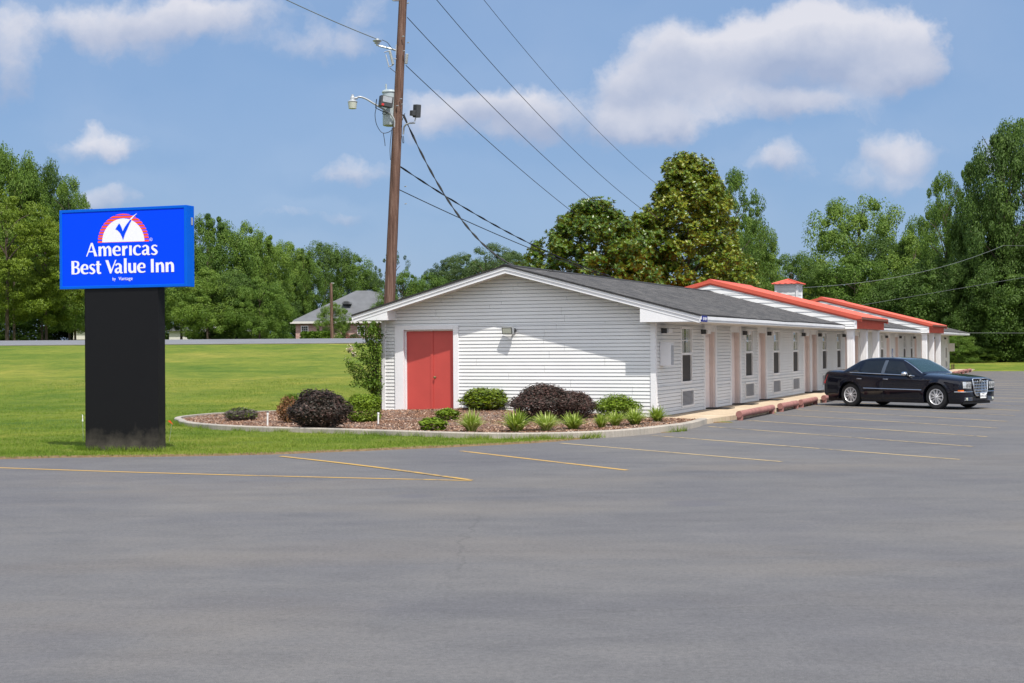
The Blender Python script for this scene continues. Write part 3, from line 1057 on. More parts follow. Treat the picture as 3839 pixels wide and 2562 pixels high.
# housing: tilted box, face down-left
pts = [(-.145, -.20, 2.30), (.145, -.20, 2.30), (.145, -.225, 2.46), (-.145, -.225, 2.46)]
b.prism([(-.235, 2.475), (-.20, 2.30), (-.155, 2.285), (-.10, 2.33), (-.10, 2.46), (-.155, 2.50)], 'x', -.15, .15)
fo = b.build('floodlight', MT['galv'], motel, bevel=.006)
b = MB(); b.prism([(-.240, 2.468), (-.207, 2.305), (-.212, 2.305), (-.245, 2.468)], 'x', -.137, .137); bb = b.build('floodlight_lens', MT['lens'], fo)
b = MB()
for (x0, x1, a0, a1) in ((-.15, -.135, 0, 1), (.135, .15, 0, 1), (-.135, .135, 0, .08), (-.135, .135, .92, 1)):
    ya = -.2 - .035 * a0; yb = -.2 - .035 * a1; za = 2.30 + .175 * a0; zb = 2.30 + .175 * a1
    b.prism([(ya - .015, za), (yb - .015, zb), (yb, zb), (ya, za)], 'x', x0, x1)
b.build('floodlight_rim', MT['black'], fo)
b = MB(); b.lathe([(.055, 0), (.055, .03), (.025, .04), (.025, .14)], (.115, -.005, 2.40), 'y', 14)
for i in range(len(b.v)):
    vx, vy, vz = b.v[i]; b.v[i] = (vx, -.005 - (vy + .005), vz)
b.build('floodlight_mount', MT['darkgrey'], fo, smooth=True)
for p in (fo,):
    p.location = (-3.99, 0, 0); p.rotation_euler = (0, 0, R(-6))

# fascia on the rakes, in two steps, plus the boxed ends
def rake(b, x0, x1, y0, y1, ztop, slope_fn, h, mi=0):
    b.prism([(x0, slope_fn(x0) - ztop), (x1, slope_fn(x1) - ztop), (x1, slope_fn(x1) - ztop - h), (x0, slope_fn(x0) - ztop - h)], 'y', y0, y1, mi)


zr = lambda x: (RZ - SR * (x - RX)) if x >= RX else (RZ - SL * (RX - x))
for x0, x1 in ((RX, EXR - .03), (EXL + .03, RX)):
    b = MB()
    rake(b, x0, x1, YF - .028, YF + .0, .042, zr, .085)
    rake(b, x0, x1, YF - .008, YF + .0, .1275, zr, .09)
    b.build('rake_board', MT['white'], motel)
# underside of the rakes
for x0, x1 in ((RX, -.2), (-7.46, RX)):
    b = MB()
    b.prism([(x0, zr(x0) - .185), (x1, zr(x1) - .185), (x1, zr(x1) - .20), (x0, zr(x0) - .20)], 'y', YF + .0005, .02)
    b.build('rake_soffit', MT['soffit'], motel)
b = MB()
zb = lambda x: zr(x) - .04 - FH
b.prism([(-.22, SOFF), (EXR - .045, SOFF), (EXR - .045, SOFF + .0), (-.22, zb(-.22) + .02)][:2] + [(EXR - .045, zb(EXR - .045) + .02), (-.22, zb(-.22) + .02)], 'y', YF + .001, YF + .02)
b.box(-.225, -.2, YF + .0205, .02, SOFF, zb(-.22) + .05)
b.build('eave_box', MT['white'], motel); b = MB()
b.prism([(-7.44, 2.71), (EXL + .045, 2.71), (EXL + .045, zb(EXL + .045) + .02), (-7.44, zb(-7.44) + .02)], 'y', YF + .001, YF + .02)
b.box(-7.46, -7.44, YF + .0205, .02, 2.71, zb(-7.44) + .05)
b.build('eave_box', MT['white'], motel)
# eave soffits
b = MB()
b.box(-.2, EXR - .02, YF + .021, YEND + .5, SOFF, SOFF + .015)
b.build('eave_soffit', MT['soffit'], motel); b = MB()
b.box(EXL + .02, -7.4605, YF + .021, YEND + .5, 2.71, 2.725)
b.build('eave_soffit', MT['soffit'], motel)


def with_uv(o, fn):
    me = o.data; uv = me.uv_layers.new(name='uv')
    for p in me.polygons:
        for li in p.loop_indices:
            uv.data[li].uv = fn(me.vertices[me.loops[li].vertex_index].co, p.normal)
    return o


# shingle roofs: three stretches of the grey roof; gently sagging eave
def sag(y): return .016 * math.sin(y * .43 + 1.0) + .010 * math.sin(y * 1.13)


def shingle_roof(name, y0, y1):
    b = MB(); n = max(4, int((y1 - y0) / 1.2)); m = 12
    for xa, za, xb, zb_ in ((RX, RZ, EXR, EZR), (RX, RZ, EXL, EZL)):
        for i in range(n):
            ya, yb = y0 + (y1 - y0) * i / n, y0 + (y1 - y0) * (i + 1) / n
            for k in range(m):
                def P(t, y):
                    s = sag(y) * (t - .25)
                    return (xa + (xb - xa) * t, y, za + (zb_ - za) * t + s)
                t0, t1 = k / m, (k + 1) / m
                b.quad(P(t0, ya), P(t1, ya), P(t1, yb), P(t0, yb))
        # drip edge
        for i in range(n):
            ya, yb = y0 + (y1 - y0) * i / n, y0 + (y1 - y0) * (i + 1) / n
            sa, sb = sag(ya) * .75, sag(yb) * .75
            b.quad((xb, ya, zb_ + sa), (xb, yb, zb_ + sb), (xb, yb, zb_ + sb - .035), (xb, ya, zb_ + sa - .035), 1)
    for xa, xb in ((RX, EXR), (RX, EXL)):
        m2 = 10
        for yy in (y0, y1):
            for k in range(m2):
                p, q = xa + (xb - xa) * k / m2, xa + (xb - xa) * (k + 1) / m2
                b.quad((p, yy, zr(p) + sag(yy) * (k / m2 - .25)), (q, yy, zr(q) + sag(yy) * ((k + 1) / m2 - .25)), (q, yy, zr(q) - .045), (p, yy, zr(p) - .045), 1)
    o = b.build(name, [MT['shingle'], MT['shingle_edge']], motel, fix=True)
    with_uv(o, lambda c, nn: (c.y, abs(c.x - RX) * 1.035))
    return o


shingle_roof('roof', YF - .05, 20.36)
shingle_roof('roof', 27.2, 44.05)
shingle_roof('roof', 51.1, 73.35)
# ridge cap
for y0, y1 in ((YF - .05, 20.3), (27.3, 44.0), (51.2, 73.3)):
    b = MB()
    y = y0
    while y < y1:
        e = min(y + .28, y1)
        b.prism([(RX - .15, RZ - .15 * SL + .02), (RX, RZ + .028), (RX + .15, RZ - .15 * SR + .02), (RX + .15, RZ - .15 * SR - .01), (RX - .15, RZ - .15 * SL - .01)], 'y', y, e - .012)
        y = e
    b.build('ridge_cap', MT['shingle_edge'], motel)
# long fascia boards
for y0, y1 in ((YF - .03, 20.32), (27.25, 44.0), (51.15, 73.3)):
    b = MB()
    b.box(EXR - .03, EXR, y0, y1, EZR - .12, EZR - .036)
    b.box(EXR - .045, EXR - .02, y0, y1, SOFF - .01, EZR - .1205)
    b.build('fascia', MT['white'], motel); b = MB()
    b.box(EXL, EXL + .03, y0, y1, EZL - .13, EZL - .036)
    b.box(EXL + .02, EXL + .045, y0, y1, 2.705, EZL - .1305)
    b.build('fascia', MT['white'], motel)
b = MB()                                        # end gable, far side
b.prism([(WL, ZG), (WR, ZG), (WR, zr(0) - .2), (RX, RZ - .1), (WL, zr(WL) - .2)], 'y', YEND - .1, YEND - .001)
b.build('back_wall', MT['whitewall'], motel)
b = MB(); b.box(WL, WL + .1, .03, YEND - .101, -.1, 2.75); b.build('rear_wall', MT['whitewall'], motel)

# ---- the room side of the motel
WIN = [2.42, 9.76, 13.83, 17.15, 22.96, 26.32, 33.17, 38.9, 47.54, 50.68, 57.9, 60.6, 69.9]
REC = [(4.86, 6.09), (7.96, 9.14), (11.63, 12.80), (19.26, 20.50), (20.74, 21.95), (28.30, 29.65), (30.9, 32.1), (40.95, 42.3), (44.25, 45.6), (52.5, 53.8), (55.75, 57.1), (62.6, 63.9), (65.2, 66.5)]
WZ0, WZ1, WZM = .927, 2.475, 1.736
WWD = 1.07
MAT_LABEL = []


def side_spans(z):
    holes = [(a, c) for a, c in REC]
    out = []
    # recesses go right up to the soffit
    if WZ0 < z < WZ1: holes += [(w, w + WWD) for w in WIN]
    if .27 < z < .77: holes += [(w - .03, w + 1.22) for w in WIN]
    holes.sort(); y = .0
    for a, c in holes:
        out.append((y, a)); y = c
    out.append((y, YEND))
    return out


b = MB()
for z0, z1 in ((ZG - .02, .27), (.27, .77), (.77, WZ0), (WZ0, WZ1), (WZ1, SOFF)):
    siding(b, 'y', 0, side_spans, z0, z1, 1, phase=ZG)
o = b.build('side_wall', MT['whitewall'], motel)
tag(o, 'white clapboard wall with the room doors')

# recesses with pinkish walls, trim boards and a door in each
for k, (a, c) in enumerate(REC):
    b = MB()
    dep = -.20
    b.box(dep, -.012, c - .0005, c + .03, ZG - .02, SOFF)          # far cheek, faces the camera
    b.box(dep, -.012, a - .03, a + .0005, ZG - .02, SOFF)
    b.box(dep - .03, dep, a - .03, c + .03, ZG - .02, SOFF)
    b.build('entry_recess', MT['pink'], motel)
    b = MB()
    b.box(-.02, .022, a - .10, a + .02, ZG - .01, SOFF - .001)
    b.box(-.02, .022, c - .02, c + .10, ZG - .01, SOFF - .001)
    b.box(-.10, -.012, a + .0205, c - .0205, 2.36, SOFF - .001)
    b.build('entry_trim', MT['white'], motel)
    b = MB(); b.box(dep + .001, dep + .045, a + .12, c - .12, ZG, 2.2); dd_ = b.build('room_door', MT['pink'], motel)
    b = MB()
    b.box(-.075, -.06, c - .035, c - .0008, ZG, 2.36); b.box(-.15, -.135, c - .022, c - .0008, ZG, 2.36)
    b.build('door_jamb', MT['pink'], motel)
    b = MB(); b.box(-.24, .62, 0, .85, 0, .018)
    if k not in ():
        m_ = b.build('doormat', MT['mat']); m_.parent = None
        p = L(0, (a + c) / 2 - .42, ZG + .002); m_.location = p; m_.rotation_euler = (0, 0, -TH)
        MAT_LABEL.append((m_, k))
ords = ['first', 'second', 'third', 'fourth', 'fifth', 'sixth', 'seventh', 'eighth', 'ninth', 'tenth', 'eleventh', 'twelfth', 'thirteenth']
for m_, k in MAT_LABEL:
    tag(m_, f'black doormat in the {ords[k]} door recess counted from the motel corner', 'doormat', 'doormats in the motel door recesses')

# windows
def make_window(parent):
    w = WWD
    b = MB()
    fr = .045
    def ring(x0, x1, y0, y1, z0, z1, t):
        b.box(x0, x1, y0, y0 + t, z0, z1); b.box(x0, x1, y1 - t, y1, z0, z1)
        b.box(x0, x1, y0 + t + .0003, y1 - t - .0003, z0, z0 + t); b.box(x0, x1, y0 + t + .0003, y1 - t - .0003, z1 - t, z1)
    ring(-.06, .028, 0, w, WZ0, WZ1, .055)
    b.box(-.035, .010, .0555, w - .0555, WZM - .035, WZM + .03)
    fo_ = b.build('window', MT['white'], parent)
    b = MB(); b.box(-.045, -.035, .056, w - .056, WZM + .03, WZ1 - .056)
    b.build('upper_pane', MT['glass'], fo_)
    b = MB()
    zmid = (WZM + WZ1) / 2
    for yy in (w * .35, w * .65): b.box(-.0345, -.026, yy - .008, yy + .008, WZM + .031, WZ1 - .056)
    b.box(-.0340, -.0255, .056, w - .056, zmid - .010, zmid + .010)
    b.build('muntins', MT['white'], fo_)
    b = MB(); b.box(-.03, -.022, .056, w - .056, WZ0 + .056, WZM - .0355)
    b.build('lower_screen', MT['screen'], fo_)
    b = MB()
    n_ = 22
    for i in range(n_):
        y0_, y1_ = .03 + (w - .06) * i / n_, .03 + (w - .06) * (i + 1) / n_
        xa, xb = -.12 - .02 * (i % 2), -.12 - .02 * ((i + 1) % 2)
        b.quad((xa, y0_, WZ0), (xb, y1_, WZ0), (xb, y1_, WZ1), (xa, y0_, WZ1))
    b.build('curtain', MT['curtain'], fo_)
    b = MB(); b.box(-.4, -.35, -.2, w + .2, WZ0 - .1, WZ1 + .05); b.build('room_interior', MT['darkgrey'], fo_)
    return fo_


def make_vent(parent):
    b = MB(); y1 = 1.25
    def ring(x0, x1, y0, y1, z0, z1, t):
        b.box(x0, x1, y0, y0 + t, z0, z1); b.box(x0, x1, y1 - t, y1, z0, z1)
        b.box(x0, x1, y0 + t + .0003, y1 - t - .0003, z0, z0 + t); b.box(x0, x1, y0 + t + .0003, y1 - t - .0003, z1 - t, z1)
    ring(-.03, .03, 0, y1, .265, .775, .06)
    v_ = b.build('air_conditioner', MT['whitewall'], parent)
    b = MB()
    for i in range(12):
        z = .335 + i * .0325
        b.prism([(.022, z), (.022, z + .013), (-.005, z + .022), (-.005, z + .010)], 'y', .0605, y1 - .0605)
    b.build('grille', MT['louver'], v_)
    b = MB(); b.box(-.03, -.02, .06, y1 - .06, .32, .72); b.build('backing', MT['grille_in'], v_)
    return v_


w0 = make_window(motel); v0 = make_vent(motel)
def dup_part(o, parent, loc):
    c = o.copy(); C.objects.link(c); c.parent = parent; c.location = loc
    for ch in list(o.children):
        d = ch.copy(); C.objects.link(d); d.parent = c
    return c
for i, w in enumerate(WIN):
    if i == 0:
        w0.location = (0, w, 0); v0.location = (0, w - .02, 0)
    else:
        dup_part(w0, motel, (0, w, 0)); dup_part(v0, motel, (0, w - .02, 0))

# wall lamps beside the doors
def make_lamp(parent):
    b = MB(); b.box(.012, .15, 0, .075, 2.285, 2.415)
    l_ = b.build('wall_lamp', MT['darkgrey'], parent, bevel=.006)
    b = MB(); b.box(.012, .20, .0755, .42, 2.295, 2.405); b.build('lamp_body', MT['white'], l_, bevel=.006)
    return l_


LY = [.55, 4.45, 9.45, 12.95, 18.85, 22.15, 27.75, 32.45, 36.4, 40.6, 45.9, 52.0, 57.3, 62.2, 69.2]
l0 = make_lamp(motel)
for i, y in enumerate(LY):
    if i == 0: l0.location = (0, y, 0)
    else: dup_part(l0, motel, (0, y, 0))
# cabinet on the wall near the corner and at the far end
b = MB(); b.box(.013, .30, .42, .55, 1.44, 2.05)
mb_ = b.build('cabinet', MT['white'], motel, bevel=.008); mb_.location = (0, .0, 0)
b = MB(); b.box(.3005, .312, .0, .02, 0, .1)
b = MB(); b.box(.013, .30, .5505, .72, 1.44, 2.05); cc = b.build('cabinet_side', MT['white'], mb_)
b = MB(); b.box(.3005, .308, .46, .68, 1.46, 1.97); b.build('cabinet_window', MT['louver'], mb_)
b = MB(); b.box(.013, .42, 71.9, 72.3, 1.42, 2.0); b.build('cabinet', MT['soffit'], motel, bevel=.01)
# blue wheelchair sign plate by a room
b = MB(); b.box(.013, .02, 43.0, 43.42, 1.25, 1.72); sg = b.build('parking_sign_plate', simple('sign_plate_blue', (.03, .10, .36), .4, var=0), motel)
b = MB()
b.lathe([(.045, 0), (.045, .002)], (.0205, 43.2, 1.64), 'x', 10)
b.tube([(.0215, 43.2, 1.59), (.0215, 43.21, 1.48), (.0215, 43.29, 1.47), (.0215, 43.33, 1.37)], .016, 5)
b.tube([(.0215, 43.2, 1.56), (.0215, 43.30, 1.55)], .012, 5)
arc = [(.0215, 43.2 + .10 * math.cos(t), 1.42 + .10 * math.sin(t)) for t in np.linspace(R(120), R(370), 12)]
b.tube(arc, .012, 5)
b.build('wheelchair_symbol', MT['signwhite'], sg)

# text helper: letters of the standard typeface turned into a flat mesh
def text_mesh(txt, size, align='CENTER'):
    cu = bpy.data.curves.new('lettering', 'FONT'); cu.body = txt; cu.size = size; cu.align_x = align; cu.extrude = .0015
    cu.resolution_u = 3
    to = bpy.data.objects.new('lettering_curve', cu); C.objects.link(to)
    dg = bpy.context.evaluated_depsgraph_get()
    me = bpy.data.meshes.new_from_object(to.evaluated_get(dg))
    bpy.data.objects.remove(to); bpy.data.curves.remove(cu)
    return me


b = MB(); b.box(EXR - .0195, EXR + .008, -.50, .02, SOFF - .01, SOFF + .145)
ns = b.build('room_number_sign', MT['smallblue'], motel)
me = text_mesh('69-84', .115); me.materials.clear(); me.materials.append(MT['signwhite'])
t = bpy.data.objects.new('lettering', me); C.objects.link(t); t.parent = ns
t.matrix_local = Matrix.Translation((EXR + .010, -.24, SOFF + .03)) @ Matrix.Rotation(PI / 2, 4, 'Z') @ Matrix.Rotation(PI / 2, 4, 'X') @ Matrix.Diagonal((1.35, 1, 1, 1))

# ---- raised red-roofed entrances
GX = 1.83          # outer face of the entrance
GP = 4.40          # peak of the wall below the red roof


def entrance(y0, y1, first):
    xr_, xl_ = GX, -9.7
    sr = (GP - 2.90) / (xr_ - RX); sl = (GP - 2.90) / (RX - xl_)
    top = lambda x: GP - sr * (x - RX) if x > RX else GP - sl * (RX - x)
    # siding gable that faces the street, above the grey roof
    b = MB()
    def sp(z):
        a_ = max(xl_, RX - (GP - z) / sl); c_ = min(xr_, RX + (GP - z) / sr)
        # cut by grey roof below
        lo_r = RX + (RZ - z) / SR
        if z < EZR: return [(EXR + .0, c_)]
        return [(lo_r - .25, c_)] if lo_r - .25 > RX and z < 3.95 else [(a_, c_)]
    siding(b, 'x', y0, sp, SOFF, EZR, -1, .020, SP=.19)
    for za, zb2 in ((EZR, 3.95), (3.95, GP - .02)):
        siding(b, 'x', y0, sp, za, zb2, -1, .020, SP=.19)
    b.build('entrance_gable', MT['whitewall'], motel)
    b = MB()
    b.prism([(xl_, 2.5), (xr_ - .02, 2.57), (xr_ - .02, 2.88), (RX, GP - .05), (xl_, 2.85)], 'y', y0 + .02, y0 + .08)
    b.prism([(xl_, 2.5), (xr_ - .02, 2.57), (xr_ - .02, 2.88), (RX, GP - .05), (xl_, 2.85)], 'y', y1 - .08, y1 - .0)
    b.box(xr_ - .10, xr_ - .0005, y0 - .02, y0 + .1, 2.565, 2.89)
    b.build('entrance_wall', MT['white'], motel)
    # red roof with shallow ribs
    b = MB()
    ya, yb = y0 - .045, y1 + .045
    xo = GX + .19
    n = int((yb - ya) / .23)
    prof = []
    for i in range(n):
        c0 = ya + (yb - ya) * i / n; s_ = (yb - ya) / n
        prof += [(c0, 0), (c0 + s_ * .62, 0), (c0 + s_ * .70, .022), (c0 + s_ * .92, .022)]
    prof.append((yb, 0))
    T_ = .16                     # roof build-up above the wall top
    for (xa, xb) in ((RX, xo), (RX, xl_ - .3)):
        za, zb_ = GP + T_, (GP + T_) - (sr * (xb - RX) if xb > RX else sl * (RX - xb))
        for (p, hp), (q, hq) in zip(prof[:-1], prof[1:]):
            b.quad((xa, p, za + hp), (xb, p, zb_ + hp), (xb, q, zb_ + hq), (xa, q, za + hq))
    rr = b.build('red_roof', MT['redmetal'], motel, fix=False)
    # ridge cap and rake trims
    b = MB()
    zt = GP + T_
    b.prism([(RX - .18, zt - .18 * sl + .022), (RX, zt + .06), (RX + .18, zt - .18 * sr + .022), (RX + .18, zt - .18 * sr + .01), (RX, zt + .035), (RX - .18, zt - .18 * sl + .01)], 'y', ya - .01, yb)
    b.build('red_ridge_cap', MT['redmetal'], motel)
    for yy, dd2 in ((ya, -.02), (yb, .02)):
        b = MB()
        for (xa, xb) in ((RX, xo), (xl_ - .3, RX)):
            f_ = lambda x: (GP + T_) - (sr * (x - RX) if x > RX else sl * (RX - x))
            b.prism([(xa, f_(xa) + .025), (xb, f_(xb) + .025), (xb, f_(xb) - .12), (xa, f_(xa) - .12)], 'y', min(yy, yy + dd2), max(yy, yy + dd2))
            b.prism([(xa, f_(xa) - .1205), (xb, f_(xb) - .1205), (xb, f_(xb) - .18), (xa, f_(xa) - .18)], 'y', y0 - .021 if dd2 < 0 else y1, y0 - .04 if dd2 < 0 else y1 + .04)
            b.prism([(xa, f_(xa) - .12), (xb, f_(xb) - .12), (xb, f_(xb) - .13), (xa, f_(xa) - .13)], 'y', min(yy, y0) if dd2 < 0 else y1, y0 if dd2 < 0 else yb)
        b.build('red_rake_trim', MT['redmetal'], motel)
    # ribbed red valance below the eave
    b = MB(); n = int((y1 - y0) / .115)
    for i in range(n):
        c0 = y0 + (y1 - y0) * i / n; s_ = (y1 - y0) / n
        x_ = GX
        P = [(x_, c0), (x_ + .0, c0 + s_ * .45), (x_ + .022, c0 + s_ * .55), (x_ + .022, c0 + s_ * .9), (x_, c0 + s_)]
        for (xa, p), (xb, q) in zip(P[:-1], P[1:]):
            b.quad((xa, p, 2.60), (xb, q, 2.60), (xb, q, 2.93), (xa, p, 2.93))
    b.box(GX - .01, GX + .03, y0, y1, 2.565, 2.60)
    b.build('red_valance', MT['redmetal'], motel, fix=False)
    b = MB(); b.box(GX + .0, xo + .0, y0 - .10, y1 + .10, 2.925, 2.935)
    b.box(xo - .001, xo + .012, ya, yb, 2.93, 3.0 )
    b.build('eave_underside', MT['corr'], motel)
    b = MB(); b.box(-.2, GX - .1005, y0 + .001, y1 - .001, 2.548, 2.560); b.build('entrance_soffit', MT['soffit'], motel)
    # fluted columns
    for pc in (y0 + .27, (y0 + y1) / 2 - .02, y1 - .33):
        b = MB(); h = .13
        b.box(-h, h, -h, h, ZG, 2.548)
        for s_ in (-1, 1):
            for q in (-.085, -.028, .028, .085):
                b.box(q - .012, q + .012, s_ * h - (.0 if s_ > 0 else .008), s_ * h + (.008 if s_ > 0 else 0), ZG + .12, 2.46)
                b.box(s_ * h - (.0 if s_ > 0 else .008), s_ * h + (.008 if s_ > 0 else 0), q - .012, q + .012, ZG + .12, 2.46)
        b.box(-h - .02, h + .02, -h - .02, h + .02, ZG, ZG + .12); b.box(-h - .02, h + .02, -h - .02, h + .02, 2.46, 2.547)
        c_ = b.build('column', MT['white'], motel, bevel=.004); c_.location = (1.55, pc, 0)


entrance(20.34, 27.28, True)
entrance(44.02, 51.18, False)
# vent cupola with a little red hip roof
cy = 33.5; cx0, cx1 = -4.15, -3.12
cz0, cz1 = 3.95, 4.86
b = MB()
siding(b, 'x', cy, lambda z: [(cx0 + .05, cx1 - .05)], cz0, cz1, -1, .018, SP=.19)
siding(b, 'y', cx1, lambda z: [(cy + .05, cy + .98)], cz0, cz1, 1, .018, SP=.19)
b.box(cx0 + .01, cx1 - .01, cy + .01, cy + 1.02, cz0, cz1 - .01)
cup = b.build('cupola', MT['whitewall'], motel)
b = MB()
for x_, y_ in ((cx0, cy), (cx1, cy), (cx1, cy + 1.03), (cx0, cy + 1.03)):
    b.box(x_ - .05, x_ + .05, y_ - .05, y_ + .05, cz0, cz1)
b.box(cx0 - .08, cx1 + .08, cy - .08, cy + 1.11, cz1 + .0005, cz1 + .04)
b.build('cupola_trim', MT['white'], cup)
b = MB()
ox = .17; A_ = [(cx0 - ox, cy - ox), (cx1 + ox, cy - ox), (cx1 + ox, cy + 1.03 + ox), (cx0 - ox, cy + 1.03 + ox)]
ap = ((cx0 + cx1) / 2, cy + .51, cz1 + .30)
for i in range(4):
    p, q = A_[i], A_[(i + 1) % 4]
    n = 5
    for k in range(n):
        a0 = (p[0] + (q[0] - p[0]) * k / n, p[1] + (q[1] - p[1]) * k / n); a1 = (p[0] + (q[0] - p[0]) * (k + 1) / n, p[1] + (q[1] - p[1]) * (k + 1) / n)
        am = ((a0[0] + a1[0]) / 2, (a0[1] + a1[1]) / 2, cz1 + .075)
        b.poly([(a0[0], a0[1], cz1 + .045), am, ap]); b.poly([am, (a1[0], a1[1], cz1 + .045), ap])
    b.quad((p[0], p[1], cz1 + .041), (q[0], q[1], cz1 + .041), (q[0], q[1], cz1 + .052), (p[0], p[1], cz1 + .052))
b.tube([(A_[0][0], A_[0][1], cz1 + .06), ap], .035, 5); b.tube([(A_[1][0], A_[1][1], cz1 + .06), ap], .035, 5); b.tube([(A_[2][0], A_[2][1], cz1 + .06), ap], .035, 5)
b.build('cupola_roof', MT['redmetal'], cup)

# ------------------------------------------------------------------ parking rails
def rail(y0, y1, label):
    t = thing('parking_stop', label, 'parking stop', L(1.84, y0, 0), -TH, 'red parking stops along the motel walk')
    ln = y1 - y0
    b = MB(); m = 10
    b.tube([(rnd.uniform(-.006, .006), ln * i / m, .165 + rnd.uniform(-.004, .004)) for i in range(m + 1)], .088, 12); b.build('rail', MT['stop'], t, smooth=True)
    for yy in (.10, ln - .10):
        b = MB(); b.tube([(0, yy, -.02), (0, yy, .15)], .080, 10); b.build('leg', MT['stop'], t, smooth=True)
    return t


ry = [(1.42, 5.40), (6.44, 8.80), (9.42, 11.9), (13.3, 15.9)]
y = 16.6 + 3.08 * 13
while y < 68:
    ry.append((y, y + 2.45)); y += 3.08
nrail = len(ry)
for i, (a, c) in enumerate(ry):
    if i == 0: lab = 'long faded red parking stop, first from the planting bed'
    elif i < 4: lab = ['', 'short faded red parking stop, second from the planting bed', 'short faded red parking stop, third from the planting bed', 'faded red parking stop just behind the rear wheel of the black sedan'][i]
    elif i == nrail - 1: lab = 'last red parking stop, by the far lawn edge'
    elif i == nrail - 2: lab = 'red parking stop, last but one before the far lawn'
    elif i == nrail - 3: lab = 'red parking stop, third before the far lawn, peeking over the sedan hood'
    else: lab = 'red parking stop, fourth before the far lawn, almost hidden by the sedan hood'
    rail(a, c, lab)
for i, (u, v) in enumerate(((3569, 1385), (3576, 1384))):
    p = atz(u, v, .12); b = MB(); b.tube([(0, 0, 0), (0, 0, .32)], .045, 8); b.lathe([(.055, .32), (.055, .34), (.02, .36)], (0, 0, 0), 'z', 8)
    o = b.build('short_post', MT['stop'], smooth=True); o.location = (p.x, p.y, .12)
    tag(o, ['thin brown post at the walk end, the nearer to the motel wall', 'thin brown post at the walk end, the farther from the motel wall'][i], 'post', 'short posts at the end of the walk')

# ------------------------------------------------------------------ the road sign
SA = R(-19)
sp_ = atz(322, 1692, .02)
sign = thing('road_sign', 'tall blue motel sign cabinet on a wide black post', 'sign', (sp_.x, sp_.y, 0), SA)
PW, PD = 1.60, .25
CW, CD, CZ0 = 2.80, .36, 0
SC = 1.2118e-3                   # metres per picture unit, vertical
# cabinet bottom height from the photo
d_ = Vector((sp_.x, sp_.y, 0))
zb_c = atY(470, 1082, 27.1).z; zt_c = zb_c + 1.515
b = MB(); b.box(0, PW, 0, PD, -.05, zb_c)
b.box(-.008, .0, -.004, .02, 0, zb_c); b.box(PW, PW + .008, -.004, .02, 0, zb_c)
b.build('post', MT['post'], sign, bevel=.006)
cx_ = -.55                       # cabinet left edge relative to post left edge
b = MB()
y0c, y1c = -.03, -.03 + .27
b.box(cx_ + .001, cx_ + CW - .001, y0c + .03, y1c, zb_c, zt_c)
for (x0, x1, z0, z1) in ((cx_, cx_ + .058, zb_c, zt_c), (cx_ + CW - .055, cx_ + CW, zb_c, zt_c), (cx_ + .0582, cx_ + CW - .0552, zb_c, zb_c + .055), (cx_ + .0582, cx_ + CW - .0552, zt_c - .052, zt_c)):
    b.box(x0, x1, y0c, y0c + .0295, z0, z1)
cab = b.build('cabinet', MT['signframe'], sign, bevel=.004)
b = MB(); b.box(cx_ + .0585, cx_ + CW - .0555, y0c + .012, y0c + .029, zb_c + .0552, zt_c - .0522)
face = b.build('face_panel', MT['signblue'], cab)
b = MB(); b.box(cx_ + CW + .0, cx_ + CW + .006, y1c - .11, y1c - .05, zt_c - .36, zt_c - .22); b.build('rating_plate', MT['galv'], cab)

KX = CW / 2040.0; KZ = 1.515 / 1250.0
class Glyph:
    """flat sign artwork in picture units of the sign (x right, y down)"""
    def __init__(s, y, st=.00025): s.b = MB(); s.y = y; s.n = 0; s.st = st
    def P(s, x, y):
        # the outline of the cabinet in the picture leans slightly; undo it
        tl = 130 - 22 * (x - 105) / 2040.; bl = 1380.
        f = (y - tl) / (bl - tl)
        xl = 105 - 15 * f; xr = 2145 - 12 * f
        g = (x - xl) / (xr - xl)
        return (cx_ + CW * g, zt_c - 1.515 * f)
    def poly(s, pts):
        s.n += 1; yy = s.y - s.st * s.n
        q = [s.P(*p) for p in pts]
        s.b.poly([(a_, yy, c_) for a_, c_ in q])
    def rect(s, x0, y0, x1, y1): s.poly([(x0, y1), (x1, y1), (x1, y0), (x0, y0)])
    def stroke(s, pts, ws, sub=6):
        s.n += 1; yy = s.y - s.st * s.n
        P_ = [Vector((p[0], p[1])) for p in pts]; out = []; n = len(P_)
        for i in range(n - 1):
            p0, p1, p2, p3 = P_[max(i - 1, 0)], P_[i], P_[i + 1], P_[min(i + 2, n - 1)]
            for k in range(sub):
                t = k / sub
                out.append((.5 * ((2 * p1) + (p2 - p0) * t + (2 * p0 - 5 * p1 + 4 * p2 - p3) * t * t + (3 * p1 - p0 - 3 * p2 + p3) * t ** 3), ws[i] + (ws[i + 1] - ws[i]) * t))
        out.append((P_[-1], ws[-1])); last = None
        for i, (p, w) in enumerate(out):
            d = (out[min(i + 1, len(out) - 1)][0] - out[max(i - 1, 0)][0]).normalized(); n_ = Vector((-d.y, d.x)) * w / 2
            a_, c_ = s.P(*(p + n_)), s.P(*(p - n_))
            if last:
                s.b.quad((last[0][0], yy, last[0][1]), (a_[0], yy, a_[1]), (c_[0], yy, c_[1]), (last[1][0], yy, last[1][1]))
            last = (a_, c_)


YS = y0c + .0105
g = Glyph(YS)
def ell(cx, cy, rx, ry, a0, a1, n): return [(cx + rx * math.cos(t), cy - ry * math.sin(t)) for t in np.linspace(a0, a1, n)]
